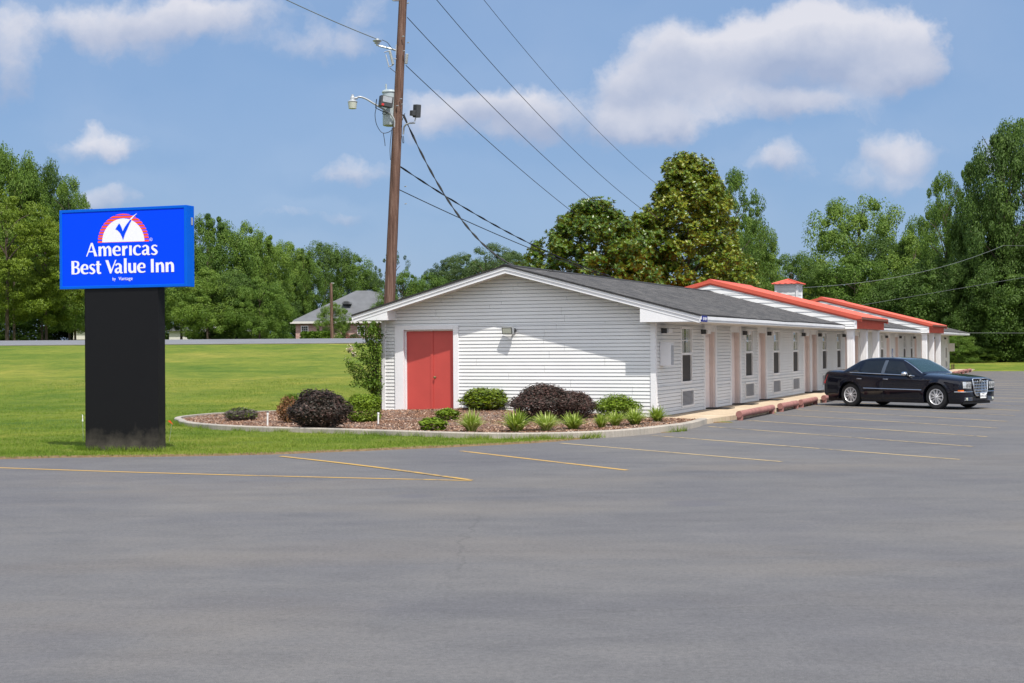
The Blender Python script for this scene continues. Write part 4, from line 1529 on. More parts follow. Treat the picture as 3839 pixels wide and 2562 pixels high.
# white half sun
g.poly(ell(1135, 655, 340, 368, 0, PI, 40))
sun_w = g.b.build('sun_disc', MT['signwhite'], face, fix=False)
g = Glyph(YS + .0008, 0)
for (ya, yb) in ((632, 660), (578, 608), (535, 565), (486, 516), (440, 468), (393, 425), (340, 375), (293, 328), (247, 280), (213, 233)):
    def xo_(y, rx, ry):
        t = 1 - ((656 - min(y, 656)) / ry) ** 2
        return rx * math.sqrt(max(t, 0))
    yy_ = np.linspace(ya, yb, 5)
    outer = [(1135 + xo_(y, 410, 443), y) for y in yy_]
    inner_l = [(1135 - xo_(y, 410, 443), y) for y in yy_]
    for (p, q), (r_, s_) in zip(zip(outer[:-1], outer[1:]), zip(inner_l[:-1], inner_l[1:])):
        g.poly([r_, s_, q, p])
g.b.build('sun_stripes', MT['signorange'], face, fix=False)
g = Glyph(YS - .003)
g.stroke([(1255, 312), (1280, 285), (1320, 248), (1364, 215)], [26, 24, 14, 2], 4)
g.b.build('tick_tip', MT['signwhite'], face, fix=False)
g = Glyph(YS - .003)
g.poly([(1012, 452), (1075, 360), (1100, 400), (1118, 445), (1130, 487), (1135, 560), (1133, 628), (1115, 570), (1085, 510), (1050, 473)])
g.poly([(1130, 487), (1155, 440), (1195, 380), (1255, 310), (1275, 318), (1240, 380), (1205, 455), (1170, 525), (1133, 628)])
g.b.build('tick_mark', MT['signblue'], face, fix=False)

g = Glyph(YS - .001)
def letter(ch, x0, x1, yb, xh, cap):
    w = x1 - x0; T = .285 * xh; t = .12 * xh; yt = yb - xh; X_ = lambda f: x0 + f * w; Y_ = lambda f: yb - f * xh
    if ch in 'nm':
        g.rect(x0, yt + .02 * xh, x0 + T, yb)
        k = 1 if ch == 'n' else 2; step = (w - T) / k
        for j in range(k):
            xa = x0 + T * .7 + j * step; xb = x0 + (j + 1) * step + T / 2
            g.stroke([(xa, Y_(.66)), (xa + (xb - xa) * .35, Y_(.87)), (xa + (xb - xa) * .68, Y_(.91)), (xb - T * .12, Y_(.76)), (xb, Y_(.5)), (xb, yb)], [t * .7, t * 1.2, T * .8, T * 1.02, T, T])
    elif ch == 'u':
        g.rect(x1 - T, yt, x1, yb)
        xa = x0 + T / 2; xb = x1 - T * .7
        g.stroke([(xa, yt), (xa, Y_(.45)), (xa + T * .1, Y_(.22)), (xa + (xb - xa) * .36, Y_(.09)), (xa + (xb - xa) * .7, Y_(.13)), (xb, Y_(.3))], [T, T, T * 1.02, T * .75, t * 1.2, t * .7])
    elif ch == 'i': g.rect(x0, yt, x1, yb)
    elif ch == 'l': g.rect(x0, yb - cap * 1.1, x1, yb)
    elif ch == 'I': g.rect(x0, yb - cap, x1, yb)
    elif ch == 'r':
        g.rect(x0, yt + .02 * xh, x0 + T, yb)
        g.stroke([(x0 + T * .8, Y_(.62)), (x0 + T * 1.35, Y_(.83)), (x1 - .02 * w, Y_(.89))], [t, t * 2.0, T * .85])
    elif ch in 'ec':
        R_ = [(X_(.93), Y_(.78)), (X_(.74), Y_(.93)), (X_(.5), Y_(.95)), (X_(.24), Y_(.80)), (X_(.15), Y_(.5)), (X_(.24), Y_(.2)), (X_(.55), Y_(.06)), (X_(.80), Y_(.09)), (X_(.96), Y_(.16))]
        if ch == 'e':
            g.stroke([(X_(.86), Y_(.52)), (X_(.84), Y_(.78)), (X_(.62), Y_(.94)), (X_(.36), Y_(.88)), (X_(.17), Y_(.66)), (X_(.16), Y_(.38)), (X_(.3), Y_(.15)), (X_(.58), Y_(.06)), (X_(.82), Y_(.09)), (X_(.97), Y_(.15))], [T * .78, T * .80, t * 1.1, t * 1.8, T, T, T * .85, t * 1.2, t * 1.1, t * .9])
            g.rect(X_(.2), Y_(.56), X_(.95), Y_(.45))
        else:
            g.stroke(R_, [t * 1.5, t * 1.4, t * 1.2, T * .8, T, T * .95, t * 1.5, t * 1.2, t * .8])
    elif ch == 'a':
        g.stroke([(X_(.12), Y_(.80)), (X_(.3), Y_(.92)), (X_(.52), Y_(.94)), (X_(.70), Y_(.76)), (X_(.70), Y_(.5)), (X_(.70), Y_(.2)), (X_(.78), Y_(.06)), (X_(.98), Y_(.06))], [t * 1.5, t * 1.2, t * 1.3, T * .98, T, T, T * .6, t * .6])
        g.stroke([(X_(.66), Y_(.53)), (X_(.42), Y_(.50)), (X_(.18), Y_(.38)), (X_(.16), Y_(.18)), (X_(.36), Y_(.07)), (X_(.62), Y_(.20))], [t * .8, t * 1.1, T * .7, T * .9, t * 1.6, t * .8])
    elif ch == 's':
        g.stroke([(X_(.93), Y_(.84)), (X_(.6), Y_(.95)), (X_(.25), Y_(.84)), (X_(.26), Y_(.64)), (X_(.60), Y_(.46)), (X_(.84), Y_(.27)), (X_(.66), Y_(.08)), (X_(.36), Y_(.05)), (X_(.06), Y_(.15))], [t * 1.2, t * 1.1, T * .62, T * .80, T * .95, T * .85, t * 1.5, t * 1.2, t * 1.0])
    elif ch == 't':
        g.stroke([(X_(.42), Y_(1.28)), (X_(.42), Y_(.8)), (X_(.42), Y_(.3)), (X_(.54), Y_(.08)), (X_(.98), Y_(.08))], [T, T, T, T * .75, t * 1.2])
        g.rect(X_(-.02), Y_(1.0), X_(1.0), Y_(.86))
    elif ch == 'A':
        yt = yb - cap
        g.poly([(x0, yb), (x0 + w * .085, yb), (x0 + w * .50, yt + cap * .18), (x0 + w * .44, yt)])
        g.poly([(x0 + w * .44, yt), (x0 + w * .60, yt), (x1, yb), (x1 - w * .26, yb)])
        g.rect(x0 + w * .26, yb - cap * .40, x0 + w * .72, yb - cap * .31)
    elif ch == 'V':
        yt = yb - cap
        g.poly([(x0, yt), (x0 + w * .27, yt), (x0 + w * .58, yb - cap * .2), (x0 + w * .50, yb), (x0 + w * .40, yb)])
        g.poly([(x0 + w * .40, yb), (x0 + w * .52, yb), (x1, yt), (x1 - w * .11, yt)])
    elif ch == 'B':
        yt = yb - cap; T2 = T * 1.05
        g.rect(x0, yt, x0 + T2, yb)
        Yc = lambda f: yb - f * cap
        g.stroke([(x0 + T2 * .9, Yc(.955)), (X_(.55), Yc(.955)), (X_(.80), Yc(.86)), (X_(.80), Yc(.66)), (X_(.55), Yc(.545)), (x0 + T2 * .9, Yc(.54))], [t, t, T2 * .75, T2 * .78, t, t])
        g.stroke([(x0 + T2 * .9, Yc(.5)), (X_(.6), Yc(.5)), (X_(.86), Yc(.38)), (X_(.86), Yc(.17)), (X_(.6), Yc(.048)), (x0 + T2 * .9, Yc(.045))], [t, t, T2 * .8, T2 * .85, t, t])


for ch, a_, c_ in (('A', 530, 713), ('m', 733, 942), ('e', 962, 1094), ('r', 1117, 1205), ('i', 1230, 1272), ('c', 1292, 1420), ('a', 1430, 1566), ('s', 1576, 1682)):
    letter(ch, a_, c_, 872, 156, 214)
g.b.build('lettering', MT['signwhite'], face, fix=False); g = Glyph(YS - .001)
for ch, a_, c_ in (('B', 285, 420), ('e', 435, 564), ('s', 575, 675), ('t', 686, 772), ('V', 842, 1022), ('a', 991, 1124), ('l', 1142, 1186), ('u', 1210, 1338), ('e', 1355, 1487), ('I', 1573, 1618), ('n', 1650, 1782), ('n', 1805, 1937)):
    letter(ch, a_, c_, 1148, 156, 211)
g.b.build('lettering', MT['signwhite'], face, fix=False); g = Glyph(YS - .001)
# circled R
for i in range(14):
    t0, t1 = 2 * PI * i / 14, 2 * PI * (i + 1) / 14
    g.poly([(1578 + 24 * math.cos(t0), 630 + 26 * math.sin(t0)), (1578 + 24 * math.cos(t1), 630 + 26 * math.sin(t1)), (1578 + 19 * math.cos(t1), 630 + 21 * math.sin(t1)), (1578 + 19 * math.cos(t0), 630 + 21 * math.sin(t0))])
g.b.build('registered_ring', MT['signwhite'], face, fix=False)
for txt, xa, size, sx in (('R', 1578, .038, 1.1), ('by', 979, .082, .95), ('Vantage', 1166, .092, 1.06)):
    me = text_mesh(txt, size); me.materials.clear(); me.materials.append(MT['signwhite'])
    t_ = bpy.data.objects.new('small_lettering', me); C.objects.link(t_); t_.parent = face
    px_, pz_ = g.P(xa, 1258 if txt != 'R' else 644)
    t_.matrix_local = Matrix.Translation((px_, YS - .004, pz_)) @ Matrix.Rotation(PI / 2, 4, 'X') @ Matrix.Diagonal((sx, 1, 1, 1))

# ------------------------------------------------------------------ utility pole and what hangs on it
PYd = 40.3
pb = atY(1441, 1545, PYd); pt = atY(1514.5, -90, PYd)
def on_pole(v): 
    """centre of the pole at picture height v"""
    return atY(1441 + (1514.5 - 1441) * (1545 - v) / 1635., v, PYd)
pole = thing('utility_pole', 'leaning wooden utility pole carrying a transformer and lamps', 'utility pole', (pb.x, pb.y, 0))
O_ = Vector((pb.x, pb.y, 0))
b = MB(); n = 24; base = Vector((pb.x, pb.y, 0)) - (pt - pb).normalized() * .2
pts = [base.lerp(pt, i / n) - O_ for i in range(n + 1)]
b.tube(pts, [.178 - .066 * i / n + rnd.uniform(-.002, .002) for i in range(n + 1)], 16)
b.build('shaft', MT['wood'], pole, smooth=60)
def PP(u, v, dy=0.0): return atY(u, v, PYd + dy) - O_
# insulator arm
b = MB(); b.tube([PP(1486, 190), PP(1470, 185, -.05), PP(1418, 172, -.1)], .028, 8)
q = PP(1488, 185); b.box(q.x - .03, q.x + .03, q.y - .04, q.y + .06, q.z - .18, q.z + .12)
arm = b.build('insulator_arm', MT['galv'], pole)
b = MB(); q = PP(1414, 168, -.1)
b.lathe([(.03, -.03), (.035, .02), (.07, .03), (.085, .05), (.05, .06), (.06, .075), (.115, .09), (.13, .11), (.06, .13), (.05, .165), (.02, .17)], q, 'z', 18)
b.build('insulator', MT['porcelain'], pole, smooth=50)
# fuse cut-out
b = MB(); p0, p1 = PP(1461, 190, -.15), PP(1474, 243, -.15); m = 12
prof = []
for i in range(m * 2 + 1):
    t_ = i / (m * 2); prof.append((p0.lerp(p1, t_), .045 if i % 2 else .028))
b.tube([p for p, r_ in prof], [r_ for p, r_ in prof], 10)
co = b.build('fuse_cutout', MT['porcelain'], pole)
b = MB(); b.tube([PP(1446, 205, -.15), PP(1458, 250, -.15)], .018, 6); b.tube([PP(1440, 197, -.15), PP(1462, 190, -.15)], .014, 6); b.tube([PP(1456, 252, -.15), PP(1474, 244, -.15)], .016, 6)
b.tube([PP(1476, 220, -.12), PP(1490, 223, -.05)], .015, 6)
b.build('fuse_tube', MT['galv'], co)
# surge arrester on the right of the pole
b = MB(); p0, p1 = PP(1526, 203, -.1), PP(1522, 240, -.1)
prof = [(p0.lerp(p1, i / 20.), .05 if i % 2 else .036) for i in range(21)]
b.tube([p for p, r_ in prof], [r_ for p, r_ in prof], 10); b.build('surge_arrester', MT['porcelain'], pole)
# transformer can behind the pole
b = MB(); q0 = PP(1462, 474, .12)
hh = (PP(1466, 338, .12).z - q0.z)
b.lathe([(.13, 0), (.20, .02), (.205, .05), (.205, hh * .9), (.225, hh * .92), (.225, hh * .95), (.20, hh * .98), (.10, hh)], q0, 'z', 24)
b.tube([q0 + Vector((-.09, -.05, hh * .95)), q0 + Vector((-.1, -.06, hh + .16))], .025, 8)
tr = b.build('transformer', MT['tank'], pole, smooth=40)
# yard lamp on a curved arm
b = MB()
armp = [PP(1479, 478, -.1), PP(1478, 452, -.12), PP(1466, 430, -.15), PP(1440, 412, -.2), PP(1400, 388, -.3), PP(1372, 371, -.35), PP(1350, 364, -.4), PP(1338, 366, -.4)]
b.tube(smooth_path([tuple(p) for p in armp], 4), .026, 8)
q = PP(1478, 465, -.05); b.box(q.x - .02, q.x + .06, q.y - .03, q.y + .05, q.z - .13, q.z + .13)
yl = b.build('yard_lamp_arm', MT['galv'], pole, smooth=50)
b = MB(); q = PP(1322, 384, -.4)
b.lathe([(.135, 0), (.14, .01), (.12, .03), (.085, .055), (.065, .07), (.062, .15), (.05, .17), (.035, .175), (.035, .215), (.02, .22)], q, 'z', 20)
b.tube([q + Vector((.05, 0, .11)), q + Vector((.14, 0, .115))], .035, 8)
yh = b.build('yard_lamp_head', MT['galv'], pole, smooth=40)
b = MB(); q = PP(1321.5, 384, -.4); b.lathe([(.085, -.185), (.11, -.18), (.13, -.002), (.12, .0)], q, 'z', 24); b.build('yard_lamp_lens', MT['lens'], yh, smooth=40)
# left flood lamp
def obox(b, c, ux, uy, uz, sx, sy, sz, mi=0):
    n0 = len(b.v)
    for dz in (-1, 1):
        for (dx, dy) in ((-1, -1), (1, -1), (1, 1), (-1, 1)):
            b.v.append(tuple(c + ux * dx * sx / 2 + uy * dy * sy / 2 + uz * dz * sz / 2))
    for f in ((0, 3, 2, 1), (4, 5, 6, 7), (0, 1, 5, 4), (1, 2, 6, 5), (2, 3, 7, 6), (3, 0, 4, 7)):
        b.f.append(tuple(n0 + i for i in f)); b.mi.append(mi)
ux = Vector((.90, .42, -.12)).normalized(); uz = Vector((.12, .02, .99)); uy = uz.cross(ux).normalized(); uz = ux.cross(uy).normalized()
c0 = PP(1447, 382, -.35)
b = MB(); obox(b, c0, ux, uy, uz, .36, .22, .30); fl_ = b.build('flood_lamp', MT['darkgrey'], pole, bevel=.012)
b = MB(); obox(b, c0 - uy * .112 + uz * .05, ux, uy, uz, .27, .01, .16); b.build('flood_lamp_glass', MT['galv'], fl_)
b = MB(); obox(b, c0 - uy * .112 - uz * .11 - ux * .12, ux, uy, uz, .07, .008, .06); b.build('warning_label', simple('warning_label_red', (.55, .03, .03), .5, var=0), fl_)
b = MB(); b.tube([PP(1412, 372, -.35), PP(1408, 405, -.3), PP(1432, 417, -.25), PP(1455, 425, -.2)], .014, 6); b.build('flood_lamp_bracket', MT['black'], fl_)
# right flood lamp on its own arm
ux = Vector((.80, .58, 0)).normalized(); uz = Vector((.18, .0, .98)).normalized(); uy = uz.cross(ux).normalized(); uz = ux.cross(uy).normalized()
c0 = PP(1563, 417, -.2)
b = MB(); obox(b, c0, ux, uy, uz, .15, .20, .36); obox(b, c0 - uz * .07 - ux * .13, ux, uy, uz, .12, .16, .15)
fr_ = b.build('flood_lamp', MT['darkgrey'], pole, bevel=.012)
b = MB(); b.tube([PP(1556, 461, -.2), PP(1535, 462, -.18), PP(1521, 468, -.1), PP(1514, 478, -.05), PP(1512, 505, -.02)], .026, 8)
b.tube([PP(1555, 455, -.2), PP(1562, 425, -.2)], .02, 6); b.build('flood_lamp_arm', MT['galv'], fr_, smooth=50)
# loose cables on the pole
b = MB()
for pts in ([(1412, 400), (1406, 430), (1412, 468), (1431, 497), (1452, 498), (1470, 488)], [(1470, 480), (1466, 510), (1462, 560), (1464, 600)], [(1437, 500), (1442, 530), (1444, 548)],
            [(1507, 510), (1510, 535), (1514, 533), (1512, 510)], [(1455, 420), (1444, 430), (1434, 425), (1448, 412)], [(1478, 190), (1467, 180), (1452, 160), (1432, 150)], [(1462, 255), (1470, 262), (1483, 272)],
            [(1518, 425), (1512, 440), (1508, 452)]):
    b.tube(smooth_path([tuple(PP(u, v, -.15)) for u, v in pts], 5), .010, 6)
b.build('drip_loops', MT['wire'], pole)
b = MB()
for (u, v) in ((1527, 13), (1508, 138), (1528, 161), (1500, 372), (1486, 398), (1505, 392), (1512, 192), (1517, 700), (1518, 765)):
    q = PP(u, v, -.16); b.tube([q, q + Vector((.05, -.06, 0))], .016, 6)
b.build('pole_bolts', MT['galv'], pole)
b = MB(); b.tube([PP(1494, 2, -.05), PP(1475, 2, -.3), PP(1468, -8, -.3)], .03, 6); b.tube([PP(1490, -60, .0), PP(1700, -95, .5)], .05, 6); b.build('crossarm', MT['galv'], pole)


def wire(A, Bp, mid, r, mat, label, name='overhead_wire', group='overhead wires from the utility pole', cat='wire', twist=False):
    """cable hanging between two fixings; its slack is set so that it passes the height seen in the photo"""
    A, Bp = Vector(A), Vector(Bp)
    lo, hi = 0.0, 8.0
    def curve(s, n=40): return [A.lerp(Bp, i / n) - Vector((0, 0, 4 * s * (i / n) * (1 - i / n))) for i in range(n + 1)]
    for _ in range(30):
        s = (lo + hi) / 2; best = None
        pr = [proj(p) for p in curve(s, 80)]
        vv = None
        for (u1, v1), (u2, v2) in zip(pr[:-1], pr[1:]):
            if (u1 - mid[0]) * (u2 - mid[0]) <= 0 and u1 != u2:
                vv = v1 + (v2 - v1) * (mid[0] - u1) / (u2 - u1); break
        if vv is None: break
        if vv < mid[1]: lo = s
        else: hi = s
    P_ = curve(s, 60)
    b = MB(); b.tube([p - A for p in P_], r, 6)
    if twist:
        k = len(P_)
        b.tube([p - A + Vector((math.cos(i * .9) * r * 1.6, 0, math.sin(i * .9) * r * 1.6)) for i, p in enumerate(P_)], r * .8, 5)
        b.tube([p - A - Vector((math.cos(i * .9) * r * 1.6, 0, math.sin(i * .9) * r * 1.6)) for i, p in enumerate(P_)], r * .8, 5)
    o = b.build(name, mat); o.location = A
    return tag(o, label, cat, group)


d2 = 1.6336
wire(atY(1527, 66, 40.3), atY(1527 + 1200, 1030, 95), (1224 * d2, 337 * d2), .011, MT['wire'], 'thin wire leaving the pole right at the top')
wire(atY(1522, 246, 40.3), atY(2650, 1090, 95), (1163 * d2, 362 * d2), .011, MT['wire'], 'thin wire leaving the pole below the surge arrester')
wire(atY(1480, -190, 40.6), atY(2780, 960, 95), (1309 * d2, 337 * d2), .011, MT['wire'], 'thin wire crossing the sky, second from the big cloud')
wire(atY(1560, -330, 40.8), atY(2800, 850, 95), (1409 * d2, 337 * d2), .009, MT['wire'], 'thin wire highest in the sky, nearest the big cloud')
wire(atY(1415, 148, 40.2), atY(700, -190, 34), (1160, 40), .012, MT['wiregrey'], 'grey wire from the disc insulator to the upper left')
wire(atY(1512, 430, 40.3), L(-3.6, 2.2, 4.1), (1660, 720), .014, MT['wire'], 'thick twisted black cable running down to the motel ridge', twist=True)
wire(atY(1500, 625, 40.3), atY(2300, 1040, 56), (1820, 825), .012, MT['wire'], 'upper of two cables sloping to the magnolia', twist=True)
wire(atY(1497, 712, 40.3), atY(2320, 1055, 56), (1800, 852), .013, MT['wire'], 'lower of two cables sloping to the magnolia')
wire(L(-3.0, 34.4, 4.75), atY(3762, 921, 96), (3300, 1050), .012, MT['wiregrey'], 'grey cable rising from the cupola towards the tall trees', group='service cables on the far side of the motel')
wire(atY(3762, 921, 96), atY(4200, 905, 90), (3839, 922), .012, MT['wiregrey'], 'short pale cable at the photo edge by the tallest tree', group='service cables on the far side of the motel')
wire(L(-3.8, 52, 4.2), atY(3960, 1020, 96), (3600, 1075), .009, MT['wiregrey'], 'middle thin cable in front of the wood', group='service cables on the far side of the motel')
wire(L(1.3, 73.3, 2.75), atY(4100, 1250, 104), (3800, 1246), .012, MT['wiregrey'], 'level thin cable leaving the far eave corner', group='service cables on the far side of the motel')

# ------------------------------------------------------------------ car
def interp(x, xs_, ys_): return float(np.interp(x, xs_, ys_))


car = thing('parked_car', 'black four door sedan with chrome grille parked in front of the motel', 'car')
XA, XB = .88, 3.93; WRd = .362
def cw(x): return interp(x, [0, .03, .10, .30, .80, 1.4, 2.5, 3.9, 4.5, 4.85, 4.97, 5.02], [.76, .82, .875, .905, .935, .935, .935, .94, .915, .87, .83, .78])
def czs(x): return interp(x, [0, .05, .3, .8, 1.4, 2.5, 3.4, 4.0, 4.9, 5.02], [.76, .81, .86, .915, .96, .995, 1.025, 1.05, 1.055, .98])
def czt(x): return interp(x, [0, .04, .12, .3, .8, 1.45, 2.5, 3.6, 4.1, 4.7, 4.93, 5.0, 5.02], [.80, .89, .935, .965, 1.02, 1.06, 1.06, 1.08, 1.135, 1.145, 1.135, 1.09, 1.01])
def czb(x):
    base = interp(x, [0, .1, .45, 1.3, 3.5, 4.4, 4.9, 5.02], [.26, .21, .20, .19, .20, .24, .33, .42])
    for xa in (XA, XB):
        r = .415
        if abs(x - xa) < r: base = max(base, WRd + .005 + math.sqrt(r * r - (x - xa) ** 2))
    return base
def fy(z): return interp(z, [.15, .22, .32, .42, .55, .70, .80, .88, .95, 1.0, 1.03], [.93, .965, .985, .992, 1.0, .997, .99, .975, .955, .935, .92])
sx_ = sorted(set(list(np.round(np.linspace(0, 5.02, 90), 4)) + [round(XA + .415 * math.cos(t), 4) for t in np.linspace(0, PI, 25)] + [round(XB + .415 * math.cos(t), 4) for t in np.linspace(0, PI, 25)] + [.01, .02, .03, .05, .08, 4.97, 4.99, 5.0]))
b = MB(); rows = []
for x in sx_:
    w, zs, zt, zb = cw(x), czs(x), czt(x), czb(x)
    pr = [(0, zb), (w * .6, zb), (w * fy(zb) - .05, zb)]
    m = 11
    for i in range(m + 1):
        z = zb + (zs - zb) * i / m
        flare = 0
        for xa in (XA, XB):
            d = math.hypot(x - xa, z - WRd)
            if .40 < d < .50 and z > .3: flare = max(flare, .016 * (1 - abs(d - .425) / .075)) if abs(d - .425) < .075 else flare
        y = w * fy(z) * interp(zs - z, [0, .02, .06, .12], [.975, .988, .998, 1]) + flare
        pr.append((y, z))
    ysh = pr[-1][0]
    hood_crease = .012 if .15 < x < 1.4 else 0
    pr += [(ysh - .03, zs + (zt - zs) * .22 + .004), (ysh * .80, zs + (zt - zs) * .62), (ysh * .62, zt - .022 + hood_crease), (ysh * .3, zt - .004), (0, zt)]
    row = [(y, z) for y, z in pr]
    full = [(-y, z) for y, z in row] + [(y, z) for y, z in reversed(row[1:-1])]
    rows.append([(x, y, z) for y, z in full])
K = len(rows[0])
for r_ in rows: b.v += r_
for i in range(len(rows) - 1):
    for k in range(K):
        a_, c_ = i * K + k, i * K + (k + 1) % K
        b.f.append((a_, c_, c_ + K, a_ + K)); b.mi.append(0)
b.f.append(tuple(range(K))); b.mi.append(0)
b.f.append(tuple(reversed([(len(rows) - 1) * K + k for k in range(K)]))); b.mi.append(0)
body = b.build('body', MT['paint'], car, smooth=33)

# greenhouse
GXs = [1.36, 1.5, 1.75, 2.0, 2.16, 2.3, 2.6, 2.9, 3.2, 3.45, 3.62, 3.8, 4.0, 4.2, 4.32]
def gzc(x): return interp(x, [1.36, 1.75, 2.08, 2.18, 2.33, 2.65, 3.1, 3.4, 3.58, 3.75, 4.30, 4.32], [1.045, 1.285, 1.455, 1.482, 1.503, 1.525, 1.525, 1.512, 1.485, 1.43, 1.135, 1.125])
def gwe(x): return interp(x, [1.36, 1.75, 2.12, 2.4, 3.2, 3.6, 4.32], [.81, .725, .645, .635, .635, .64, .72])
def gwb(x): return interp(x, [1.36, 2.2, 3.5, 4.32], [.875, .885, .885, .84])
def gzb(x): return czs(x) - .01
def gze(x): return max(gzc(x) - interp(x, [1.36, 1.6, 2.2, 3.5, 4.32], [.045, .05, .055, .055, .03]), gzb(x) + .01)
GX_ = sorted(set(GXs + list(np.round(np.linspace(1.36, 4.32, 40), 3))))
def side_pt(x, t):
    """t 0..1 from belt to the roof rail"""
    zb, ze, wb, we = gzb(x), gze(x), gwb(x), gwe(x)
    bul = .018 * math.sin(PI * t)
    return (x, wb + (we - wb) * t + bul, zb + (ze - zb) * t)
b = MB(); rows = []
for x in GX_:
    h = [side_pt(x, t) for t in (0, .25, .5, .75, .93, 1)]
    we, ze, zc = gwe(x), gze(x), gzc(x)
    h += [(x, we - .03, ze + (zc - ze) * .45), (x, we * .78, ze + (zc - ze) * .78), (x, we * .4, zc - .004), (x, 0, zc)]
    full = [(p[0], -p[1], p[2]) for p in h] + [p for p in reversed(h[:-1])]
    rows.append(full)
K = len(rows[0])
for r_ in rows: b.v += r_
for i in range(len(rows) - 1):
    for k in range(K - 1):
        a_ = i * K + k; b.f.append((a_, a_ + 1, a_ + 1 + K, a_ + K)); b.mi.append(0)
roof = b.build('roof', MT['paint'], car, smooth=33)
# side glass
def sideglass(nm, x0, x1, top, bottom, off, fslope0=0.0, fslope1=0.0):
    n, m = 12, 5
    for s_ in (-1, 1):
        b = MB()
        g_ = []
        for i in range(n + 1):
            col_ = []
            for j in range(m + 1):
                t = bottom + (top - bottom) * j / m
                xx = x0 + fslope0 * (j / m) + (x1 + fslope1 * (j / m) - x0 - fslope0 * (j / m)) * i / n
                # keep inside the pillars
                p = side_pt(xx, t); col_.append((p[0], s_ * (p[1] + off), p[2] + .0))
            g_.append(col_)
        for i in range(n):
            for j in range(m):
                q_ = (g_[i][j], g_[i + 1][j], g_[i + 1][j + 1], g_[i][j + 1])
                b.quad(*(q_ if s_ < 0 else tuple(reversed(q_))))
        b.build(nm, MT['tint'], car, smooth=True, fix=False)
# front door glass: follows the screen pillar
sideglass('side_window', 1.62, 2.70, .90, .10, .004, .52, -.03)
sideglass('side_window', 2.82, 3.60, .90, .10, .004, -.03, -.10)
sideglass('quarter_window', 3.64, 3.86, .52, .12, .004, .0, -.17)
b = MB()
for s_ in (-1, 1):      # pillar trim and bright belt line
    pts = [side_pt(x, .055) for x in np.linspace(1.62, 3.98, 16)]
    b.tube([(p[0], s_ * (p[1] + .006), p[2]) for p in pts], .013, 6)
    b.build('belt_moulding', MT['chrome'], car); b = MB()
for s_ in (-1, 1):
    b = MB()
    for xa, xb_ in ((2.70, 2.82),):
        q_ = []
        for j in range(6):
            t = .10 + .82 * j / 5
            p, q2 = side_pt(xa - .03 * j / 5, t), side_pt(xb_ - .03 * j / 5, t); q_.append((p, q2))
        for (p, q2), (r_, s2) in zip(q_[:-1], q_[1:]):
            b.quad((p[0], s_ * (p[1] + .003), p[2]), (q2[0], s_ * (q2[1] + .003), q2[2]), (s2[0], s_ * (s2[1] + .003), s2[2]), (r_[0], s_ * (r_[1] + .003), r_[2]))
    b.build('door_pillar', MT['pillar'], car)
# windscreen and rear glass
def topglass(x0, x1, inset, off, n=10, m=10):
    b = MB(); G_ = []
    for i in range(n + 1):
        x = x0 + (x1 - x0) * i / n; we, ze, zc = gwe(x) - inset, gze(x), gzc(x); rr = []
        for j in range(m + 1):
            s_ = -1 + 2 * j / m; y = we * s_; f_ = abs(y) / gwe(x)
            z = interp(f_, [0, .4, .78, .96, 1], [zc, zc - .004, ze + (zc - ze) * .78, ze + (zc - ze) * .45, ze])
            rr.append((x, y, z + off))
        G_.append(rr)
    for i in range(n):
        for j in range(m): b.quad(G_[i][j], G_[i][j + 1], G_[i + 1][j + 1], G_[i + 1][j])
    return b
topglass(1.44, 2.13, .045, .006).build('windscreen', MT['wind'], car, smooth=True, fix=True)
topglass(3.70, 4.26, .07, .006).build('rear_window', MT['tint'], car, smooth=True, fix=True)
b = MB()
for s_ in (-1, 1):
    b.tube([(x, s_ * (gwe(x) - .015), gze(x) + .014) for x in np.linspace(1.42, 2.14, 8)], .013, 6)
    b.build('screen_moulding', MT['chrome'], car); b = MB()
b = MB()
b.tube([(1.47, -.62, 1.075), (1.50, -.35, 1.10), (1.53, -.06, 1.115)], .010, 6); b.tube([(1.47, .05, 1.085), (1.50, .30, 1.105), (1.50, .56, 1.10)], .010, 6)
b.tube([(1.40, -.62, 1.035), (1.47, -.62, 1.075)], .012, 6); b.tube([(1.38, .05, 1.05), (1.47, .05, 1.085)], .012, 6)
b.build('wipers', MT['plastic'], car)
# grille
def gy(z): return interp(z, [.40, .46, .60, .84], [.25, .30, .355, .40])
b = MB()
outl = [(-.41, .875), (-.37, .90), (.37, .90), (.41, .875), (.355, .60), (.31, .47), (.24, .405), (-.24, .405), (-.31, .47), (-.355, .60)]
b.tube([(-.028 + .05 * (z - .6), y, z) for y, z in outl] + [(-.028 + .05 * .245, -.40, .845)], .020, 8)
for i in range(5):
    z = .48 + i * .083; b.tube([(-.03 + .05 * (z - .6), -gy(z), z), (-.03 + .05 * (z - .6), gy(z), z)], .013, 6)
for i in range(8):
    f_ = -1 + 2 * (i + .5) / 8
    b.tube([(-.03, f_ * gy(.42) * .98, .42), (-.03 + .01, f_ * gy(.85) * .97, .85)], .0115, 6)
gr = b.build('grille', MT['chrome'], car, smooth=50)
b = MB(); b.prism([(y, z) for y, z in outl], 'x', -.012, -.004); b.build('grille_backing', MT['void'], gr)
b = MB(); b.lathe([(.045, 0), (.045, .012), (.02, .02)], (-.03, 0, .835), 'x', 14)
b.v = [(-.03 - (x + .03), y, z) for x, y, z in b.v]
b.prism([(-.12, .828), (.12, .828), (.10, .852), (-.10, .852)], 'x', -.05, -.03); b.build('badge', MT['chrome'], gr)
